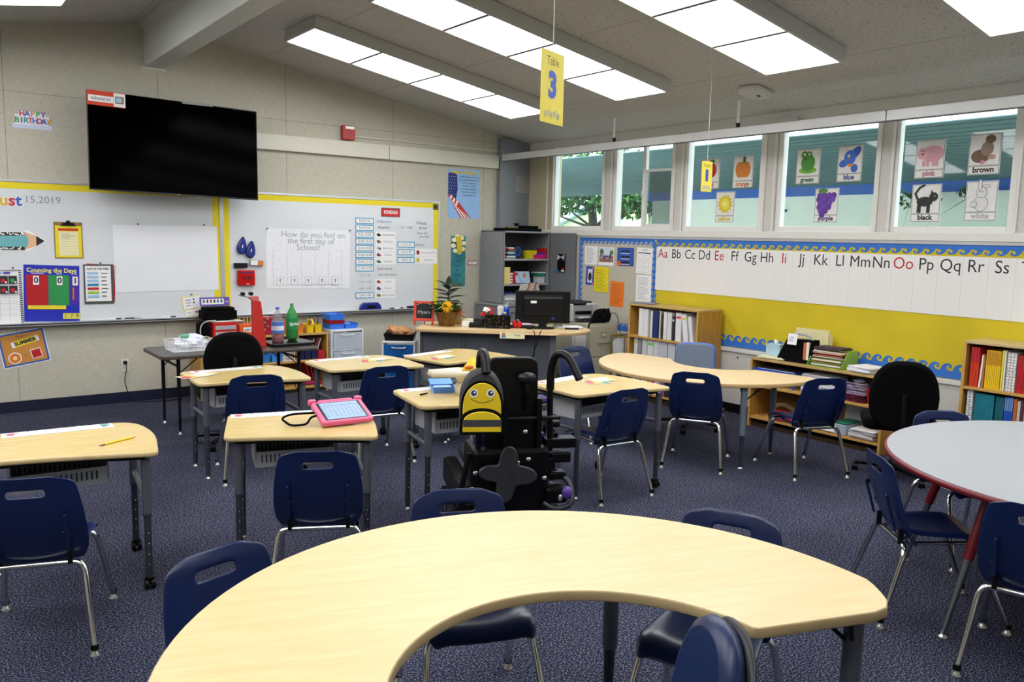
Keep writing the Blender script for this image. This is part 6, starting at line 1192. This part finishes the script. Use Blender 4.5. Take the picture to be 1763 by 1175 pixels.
for k in range(4): papers((LX+.15+0, -4.55, ZT2+.005+.035*k), .28, .20-.02*k, .022, 4, 'papers in %s slot of the lime green sorter' % ['the lowest', 'the second', 'the third', 'the top'][k], -PI/2, ('e8d8b8', 'dcdcdc', '3a3434', 'c85a3c'), group='papers in the green sorter', sd=k)
papers((LX+.17, -4.55, ZT2+.143), .26, .18, .02, 5, 'dark booklets lying on top of the lime green sorter', -PI/2, ('3a2a3c', 'c8c4b8', '6a5a6a'))
papers((LX+.13, -4.88, ZT2), .22, .22, .05, 7, 'fanned white papers at the right end on top of the low oak shelf', -PI/2-.15, ('e6e6ea', 'd8dce0', 'b8c0a8'))
# ---------------------------------------------------------------- bookcase on the right with workbooks
RX, RY = -.35, -5.66
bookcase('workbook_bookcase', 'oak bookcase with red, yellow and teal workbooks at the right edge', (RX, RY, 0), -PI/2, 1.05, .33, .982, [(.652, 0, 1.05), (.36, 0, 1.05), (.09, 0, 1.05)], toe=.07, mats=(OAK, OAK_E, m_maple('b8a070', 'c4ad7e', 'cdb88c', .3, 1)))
def row(z, y0, n, t_, h, c, l, g, c2=None, spiral=False, d=.22):
    for k in range(n): bk(y0-t_*(k+.5), z, t_*.87, h, d, c, l, g, x=RX, c2=c2, spiral=spiral)
    return y0-n*t_
z = .653
y = row(z, -5.705, 3, .019, .285, 'd2361c', 'orange red workbook at the left end of the top right shelf', 'orange red workbooks', 'b8202a')
bk(y-.012, z+.001, .012, .235, .2, 'e8e8e6', 'thin white book leaning beside the orange red workbooks', None, R(3), x=RX); bk(y-.032, z, .012, .24, .2, 'b8702c', 'thin ochre book left of the yellow workbooks', None, x=RX)
y = row(z, y-.045, 8, .0125, .275, 'ecc01c', 'yellow workbook on the top right shelf', 'yellow workbooks', 'c8901c')
y = row(z, y-.004, 1, .014, .285, 'e0d838', 'bright yellow book left of the spiral books', None); y = row(z, y-.001, 1, .012, .285, 'e4e4dc', 'white book left of the spiral books', None)
y = row(z, y-.008, 3, .02, .275, 'd8d4d0', 'white spiral bound book on the top right shelf', 'white spiral books', None, True)
y = row(z, y-.008, 16, .0145, .262, 'b81820', 'crimson workbook on the top right shelf', 'crimson workbooks')
z = .361; y = row(z, -5.70, 2, .022, .262, 'c8ccd0', 'pale spiral book at the left end of the middle right shelf', 'pale spiral books', None, True)
y = row(z, y-.014, 11, .0115, .25, '1c7c90', 'teal workbook on the middle right shelf', 'teal workbooks'); y = row(z, y-.012, 5, .011, .245, '14606c', 'dark teal workbook on the middle right shelf', 'dark teal workbooks')
y = row(z, y-.003, 4, .014, .255, '1c50b8', 'royal blue workbook on the middle right shelf', 'royal blue workbooks', '6a8ac8'); y = row(z, y-.002, 1, .024, .25, 'b8602c', 'rust coloured book on the middle right shelf', None)
for k, c_ in enumerate(('c8c0b0', '5a2a3c', 'c8c03c', '8a8478', '3a6a4a', 'd8d8d4', '7a3a2a', '2c4a6a')): y = row(z, y-.001, 1, .02, .24-.01*(k % 3), c_, 'mixed book right of the rust coloured book', 'mixed books on the middle right shelf')
rr = random.Random(12); y = -5.70
while y > -6.6: t_ = rr.choice((.015, .02, .03)); bk(y-t_/2, .091, t_, rr.uniform(.19, .25), .2, rr.choice(['3a5a8a', 'a83030', 'c8c8c4', '4a7a4a', 'd89a3a']), 'book on the bottom shelf of the right bookcase', 'books on the bottom right shelf', x=RX); y -= t_+.001

# ---------------------------------------------------------------- things on the desks
def strip(i, u=.03, v=.205, L=.48, a=0, lab=''):
    x, y, z = ond(i, u, v, .0008); b = B(); b.base(L, .098, mat('e9e9ec', .35), .0008); PKH = mat('c84a6a', .6); TLH = mat('4a9a98', .6)
    for sx, m in ((-1, PKH), (1, TLH)):
        b.disc(sx*L*.42, -.004, .017, m, .014)
        for k in range(4): b.rect(sx*L*.42-.014+.009*k, .018, .006, .026, m, .25-.17*k)
        b.rect(sx*L*.42+.02, .0, .02, .006, m, .5)
    for k in range(8): b.disc(-L*.27+L*.075*k, .02, .006, INKL)
    b.scribble(-L*.3, .0, L*.6, .02, 1, mat('a8a8b0', .6), .3); b.build('name_strip', None, (x, y, z), DESKS[i][2]+a, lab, 'name strip', 'desk name strips')
strip(0, .03, .20, lab='white name strip with hand prints on the desk with the pencil'); strip(1, -.06, .205, lab='white name strip partly under the pink tablet'); strip(2, -.0, .19, .5, R(-3), 'white name strip on the desk in front of the folding table')
strip(3, -.02, .205, .5, 0, 'white name strip on the desk in front of the clear drawer tower'); strip(4, -.06, .20, .48, R(-5), 'white name strip on the desk nearest the teacher desk'); strip(5, -.05, .20, .46, 0, 'white name strip on the raised desk behind the blue food box'); strip(6, -.04, .195, .46, R(5), 'white name strip on the desk right of the wheelchair')
def cards(i, u, v, a, lab1, lab2, curl=False):
    for k, (du, dv, cc) in enumerate(((0, 0, ('c8404a', 'e0c03c', '4a8a6a')), (.10, .03, ('e8dcb0', 'f0f0ee', 'd8c070')))):
        x, y, z = ond(i, u+du, v+dv, .0022+.002*k); b = B(); b.base(.17, .125, mat('eaeaea', .35), .0008)
        for j in range(3): b.rect(-.053+.053*j, -.012, .05, .082, mat(cc[j], .6))
        b.rect(0, .045, .14, .016, mat(cc[1], .6)); b.build('picture_card', None, (x, y, z), DESKS[i][2]+a+.3*k, (lab1, lab2)[k], 'card')
cards(2, -.30, .03, R(15), 'card with red and yellow squares at the left end of the folding table desk', 'pale yellow card on the desk in front of the folding table'); cards(3, .13, -.02, R(-20), 'card with red and yellow squares on the desk before the drawer tower', 'pale yellow card on the desk before the drawer tower')
cards(4, -.20, -.06, R(-25), 'card with red and yellow squares on the desk nearest the teacher desk', 'pale yellow card on the desk nearest the teacher desk'); cards(6, .08, -.02, R(-25), 'card with red and green squares on the desk right of the wheelchair', 'pale yellow card on the desk right of the wheelchair')
x, y, z = ond(0, .24, -.17, .0045); t = thing('pencil', 'yellow pencil lying on the desk at the left edge', 'pencil', (x, y, z), R(28)); b = B(); b.tube([(-.075, 0, .001), (.075, 0, .001)], .0052, mat('ecc41c', .4), 6); b.build('shaft', t); b = B(); b.tube([(.075, 0, 0), (.098, 0, 0)], [.0042, .0006], mat('c8a070', .6), 6); b.build('tip', t); b = B(); b.tube([(-.090, 0, 0), (-.075, 0, 0)], .0044, mat('5a8a4a', .3, .5), 8); b.tube([(-.10, 0, 0), (-.090, 0, 0)], .0042, mat('d87a8a', .7), 8); b.build('eraser', t)
# tablet
t = thing('tablet', 'tablet in a chunky pink foam case propped on the middle desk', 'tablet', (-4.645, -4.56, .6645), rot=(R(20), 0, R(-4))); b = B()
O = roundpoly([(-.14, 0), (.14, 0), (.14, .205), (-.14, .205)], .022); b.prism(O, 0, .028, PINK, .006); b.box((0, .215, .016), (.19, .018, .022), PINK, bev=.006)
for s in (-1, 1): b.box((s*.128, .212, .022), (.042, .026, .03), PINK, bev=.008)
b.build('foam_case', t); b = B(); b.bb(-.118, .118, .017, .188, .0265, .029, BLKG, .001); sc_ = b.build('bezel', t)
b = B(); b.bb(-.104, .104, .024, .181, .0288, .0296, emat('8aa4dc', .33)); b.z0 = .0296; b.rect(0, .155, .208, .003, INK); rr = random.Random(3)
for r_ in range(5):
    for c_ in range(9): b.lay -= .95; b.rect(-.09+.0225*c_, .135-.021*r_, .010, .008, mat(rr.choice(['7a8ab0', '8a7a98', '7a92a0', '8a8ab4']), .6))
b.build('screen', sc_)
b = B(); b.box((0, .15, -.018), (.18, .012, .045), PINK, bev=.004, rot=Matrix.Rotation(-.1, 4, 'X')); b.build('stand', t)
b = B(); b.tube(bend([(-.14, .13, .01), (-.18, .15, .0), (-.245, .20, -.03), (-.29, .20, -.05), (-.27, .10, -.035), (-.20, .06, -.012), (-.17, .10, .005), (-.14, .10, .01)], .03), .006, BLKR, 8); b.build('strap', t)
# raised desk: food box, marker, cream tray
x, y, z = ond(5, -.055, .085, .0005); t = thing('food_box', 'open translucent blue food box on the raised desk', 'box', (x, y, z), R(-20)); BP = mat('5596f0', .2, spec=.6); bin_('base', None, (0, 0, 0), 0, .14, .11, .036, BP, .88, cat=None, parent=t); b = B(); b.box((0, .066, .048), (.14, .07, .008), BP, rot=Matrix.Rotation(.35, 4, 'X'), bev=.003); b.build('lid', t); b = B(); b.box((0, 0, .022), (.11, .08, .02), mat('b9d8ea', .3), bev=.006); b.build('food', t)
x, y, z = ond(5, -.20, .04, .005); b = B(); b.tube([(-.03, 0, 0), (.03, .0, 0)], .005, BLK, 8); b.build('pen_lid', None, (x, y, z), R(15), 'small black pen cap on the raised desk', 'pen')
# ---------------------------------------------------------------- wheelchair
WX, WY_, WA = -3.97, -4.97, R(-24)
t = thing('power_wheelchair', 'black and purple power wheelchair seen from behind at the raised desk', 'wheelchair', (WX, WY_, 0), WA); BK1 = mat('030304', .35, var=0, spec=.3); BK2 = mat('08080a', .4, var=.05, spec=.3); PU = mat('3a1c6a', .6, var=.1)
b = B(); b.bb(-.21, .21, -.26, .26, .13, .31, BK1, .03); b.bb(-.16, .16, -.33, .30, .10, .16, BK1, .01); b.bb(-.13, .13, -.20, .12, .31, .42, BK1, .02); b.bb(-.21, .19, -.31, -.06, .28, .62, BK1, .03); b.build('base', t)
def wheel(x, y, r, wd):
    b = B(); b.tube([(x-wd/2, y, r), (x+wd/2, y, r)], r, BK2, 28); w_ = b.build('wheel', t); b = B(); b.tube([(x-wd/2-.004, y, r), (x+wd/2+.004, y, r)], r*.6, mat('2a2b30', .4, .3), 20); b.build('hub', w_)
for s in (-1, 1): wheel(s*.26, .03, .165, .07); wheel(s*.19, -.30, .075, .035); wheel(s*.19, .33, .075, .035)
b = B(); [b.tube(bend([(s*.19, -.30, .15), (s*.19, -.24, .20), (s*.12, -.2, .22)], .03), .014, BK1, 8) for s in (-1, 1)]; [b.tube(bend([(s*.19, .33, .15), (s*.19, .27, .20), (s*.12, .2, .22)], .03), .014, BK1, 8) for s in (-1, 1)]; b.build('caster_fork', t)
b = B(); b.prism(roundpoly([(-.20, -.20), (.20, -.20), (.20, .20), (-.20, .20)], .05), .46, .53, mat('120a20', .7), .02); b.build('seat_cushion', t)
b = B(); O = roundpoly([(-.135, 0), (.135, 0), (.128, .53), (-.128, .53)], [.02, .02, .05, .05]); b.prism(O, -.02, .02, BK1, .008, smooth=True); b.bm.transform(Matrix.Translation((.0, -.245, .53)) @ Matrix.Rotation(PI, 4, 'Z') @ Matrix.Rotation(PI/2+.02, 4, 'X')); b.build('backrest', t)
b = B(); [b.ball((s*.15, -.22, .84), (.045, .06, .022), PU, 12) for s in (-1, 1)]; b.box((.0, -.20, .62), (.37, .04, .10), PU, bev=.015); b.build('side_supports', t)
b = B(); b.ball((.06, -.30, .965), (.05, .028, .030), mat('15161a', .35), 14); b.tube(bend([(.06, -.30, .96), (.06, -.31, .88), (.06, -.27, .80)], .03), .011, BK1, 8); b.build('headrest', t)
# push handles
b = B(); b.tube(bend([(-.17, -.28, .45), (-.17, -.28, .98), (-.17, -.31, 1.10), (-.17, -.40, 1.10), (-.17, -.44, 1.02)], .06, 6), .015, BK1, 12); b.tube(bend([(-.17, -.285, 1.02), (-.17, -.31, 1.10), (-.17, -.40, 1.10), (-.17, -.442, 1.015)], .04, 5), .022, BK2, 14); b.build('push_handle', t)
b = B(); b.tube(bend([(.20, -.26, .45), (.19, -.26, .98), (.205, -.29, 1.085), (.25, -.36, 1.085), (.285, -.42, .98)], .07, 6), .015, BK1, 12); b.tube(bend([(.19, -.265, .90), (.19, -.265, .99), (.205, -.29, 1.085), (.25, -.36, 1.085), (.29, -.425, .975)], .05, 6), .020, BK2, 14); b.build('push_handle', t)
b = B(); [b.tube([(-.22, -.285, z), (.24, -.285, z)], .011, mat('26272b', .3, .6), 8) for z in (.76, .58)]; [b.bb(x-.012, x+.012, -.30, -.265, .45, .86, BK1, .003) for x in (-.04, .13)]; b.bb(-.20, .22, -.30, -.25, .50, .56, BK1, .008); b.build('back_frame', t)
SV = mat('d8d8da', .2, .8, var=0)
for p_ in ((.055, -.315, .70), (.02, -.315, .545), (.075, -.315, .56), (.16, -.31, .46), (-.19, -.31, .50), (-.205, -.31, .42)): b = B(); b.ball(p_, (.014, .006, .011), SV, 10); b.build('bolt', t)
# grey four-lobed cover
b = B(); O = []
for k in range(72):
    a = 2*PI*k/72; r_ = .122+.040*math.cos(4*a)+.008*math.cos(a); O.append((r_*math.cos(a-.12)*1.05, r_*math.sin(a-.12)*1.0))
b.prism(O, 0, .03, mat('25272c', .4, var=.04), .008); b.z0 = .031; b.disc(.03, -.01, .018, mat('15161a', .5)); b.bm.transform(Matrix.Translation((-.045, -.345, .50)) @ Matrix.Scale(.86, 4) @ Matrix.Rotation(PI/2-.12, 4, 'X')); b.build('rear_cover', t)
b = B(); b.bb(.17, .33, -.28, -.20, .60, .65, BK1, .006); b.build('side_bracket', t); b = B(); b.bb(.20, .30, -.30, -.22, .53, .58, BK1, .008); b.build('side_bracket', t); b = B(); b.bb(.19, .28, -.29, -.22, .44, .48, BK1, .008); b.build('side_bracket', t)
b = B(); b.tube(bend([(.19, -.22, .50), (.30, -.30, .43), (.30, -.36, .33), (.20, -.37, .31), (.15, -.34, .34)], .05), .014, mat('2e3035', .35, .3), 10); b.bb(.16, .28, -.34, -.24, .33, .42, BK1, .02); b.ball((.27, -.33, .385), (.032, .025, .034), mat('5a3a9a', .35), 14); b.ball((.235, -.345, .365), (.012, .006, .018), SV, 8); b.build('motor_box', t)
b = B(); b.bb(-.27, -.19, -.30, .25, .30, .44, BK1, .02); b.tube([(-.22, -.30, .60), (-.26, -.32, .42), (-.24, -.32, .34)], .014, BK1, 8); b.bb(-.245, -.185, -.34, -.22, .12, .36, BK1, .01); b.prism(arc(-.27, -.22, .05, 0, 360, 16)[:-1], .10, .12, BK2, .004); b.build('left_side_frame', t)
for s in (1,): b = B(); b.tube(bend([(s*.235, -.24, .66), (s*.245, .0, .67), (s*.245, .05, .55)], .04), .012, BK1, 8); b.box((s*.245, -.05, .70), (.06, .26, .035), BK2, bev=.012); b.build('armrest', t)
b = B(); b.bb(.06, .21, -.45, -.33, .03, .10, BK1, .02) ; b.tube(bend([(.17, -.32, .30), (.12, -.36, .22), (.14, -.34, .12)], .03), .005, BK1, 6); b.bm.transform(Matrix.Translation((0, .08, .02))); b.build('battery_tray', t)
# bee backpack
t = thing('bee_backpack', 'small grey bee backpack with yellow smiling face hanging on the wheelchair', 'backpack', (-4.29, -5.245, .727), R(-30)); t.scale = (.84, .84, .84); GB2 = mat('3a3c40', .6, var=.06, scale=60); YB = mat('e8c818', .55, var=.04)
def dome(w_, h, n=22, p=.8): return [(-w_/2, 0)]+[(w_/2*-math.cos(PI*k/n), h*.45+h*.55*math.sin(PI*k/n)**p) if 0 < k < n else (w_/2*(-1 if k == 0 else 1), h*.45) for k in range(n+1)]+[(w_/2, 0)]
b = B(); b.prism(dome(.245, .36), 0, .10, GB2, .022); b.bm.transform(Matrix.Translation((0, .05, 0)) @ Matrix.Rotation(PI/2, 4, 'X')); 
b.build('bag_body', t)
b = B(); b.prism(dome(.238, .30), 0, .014, BLKR, .004); b.bm.transform(Matrix.Translation((0, -.048, .0)) @ Matrix.Rotation(PI/2, 4, 'X')); b.build('face_piping', t)
b = B(); b.prism([(x, y) for x, y in dome(.215, .285)], 0, .016, YB, .004); b.z0 = .017
for s in (-1, 1): b.disc(s*.047, .228, .024, WHITE); b.disc(s*.047, .228, .016, INK); b.disc(s*.047+.004, .232, .006, WHITE)
b.line([(-.065+.013*k, .196-.022*math.sin(PI*k/10)) for k in range(11)], .003, INK); b.bm.transform(Matrix.Translation((0, -.050, .003)) @ Matrix.Rotation(PI/2, 4, 'X')); b.build('yellow_face', t)
b = B(); b.prism(dome(.245, .150, p=.8), 0, .032, BLKR, .008); b.bm.transform(Matrix.Translation((0, -.052, -.004)) @ Matrix.Rotation(PI/2, 4, 'X')); b.build('pocket_piping', t)
b = B(); b.prism(dome(.218, .132, p=.8), 0, .034, YB, .006); b.z0 = .0342; b.rect(0, .064, .214, .040, GB2); b.rect(0, .008, .216, .016, BLKR); b.bm.transform(Matrix.Translation((0, -.053, .0)) @ Matrix.Rotation(PI/2, 4, 'X')); b.build('striped_pocket', t)
b = B(); b.tube(bend([(-.02, .02, .34), (-.02, .03, .37), (.02, .03, .37), (.02, .02, .34)], .02), .006, BLKR, 6); b.build('hanging_loop', t)
# cream play tray
x, y, z = ond(5, .02, .02, 0); t = thing('cream_tray', 'cream moulded plastic tray with a yellow cover standing on the raised desk', 'tray', (-3.84, -4.40, .7205), R(-10)); CR = mat('e2dcc4', .35)
b = B(); b.lathe([(.05, 0), (.06, .01), (.065, .05), (.05, .07)], CR, (.02, 0, 0), 20); b.lathe([(.03, .06), (.07, .11), (.075, .13)], CR, (.02, 0, 0), 20); b.build('foot', t)
b = B(); b._add([(-.22, 0, .135), (-.20, -.03, .115), (0, -.09, .12), (.17, -.07, .10), (.17, .09, .10), (0, .08, .12), (-.20, .03, .115), (-.21, 0, .16), (-.19, -.02, .155), (0, -.08, .15), (.17, -.06, .13), (.17, .08, .13), (0, .07, .15), (-.19, .02, .155)], [(6, 5, 4, 3, 2, 1, 0), (7, 8, 9, 10, 11, 12, 13)]+[(i, (i+1) % 7, (i+1) % 7+7, i+7) for i in range(7)], CR, True); b.build('tray_top', t)
b = B(); b._add([(-.03, -.05, .152), (.07, -.07, .145), (.12, 0, .145), (.05, .07, .15), (.05, -.01, .215), (.09, .02, .21)], [(0, 1, 4), (1, 2, 5, 4), (2, 3, 5), (3, 0, 4, 5), (3, 2, 1, 0)], mat('f0c414', .4)); b.build('yellow_cover', t); b = B(); b.ball((.02, -.055, .168), (.03, .012, .010), mat('cf5a2a', .5), 10); b.build('red_knob', t)
b = B(); b.base(.03, .018, WHITE, .001); b.build('paper_scrap', None, (-4.79, -5.05+.0, .001), R(20), 'tiny white scrap on the carpet behind the near table', 'paper')
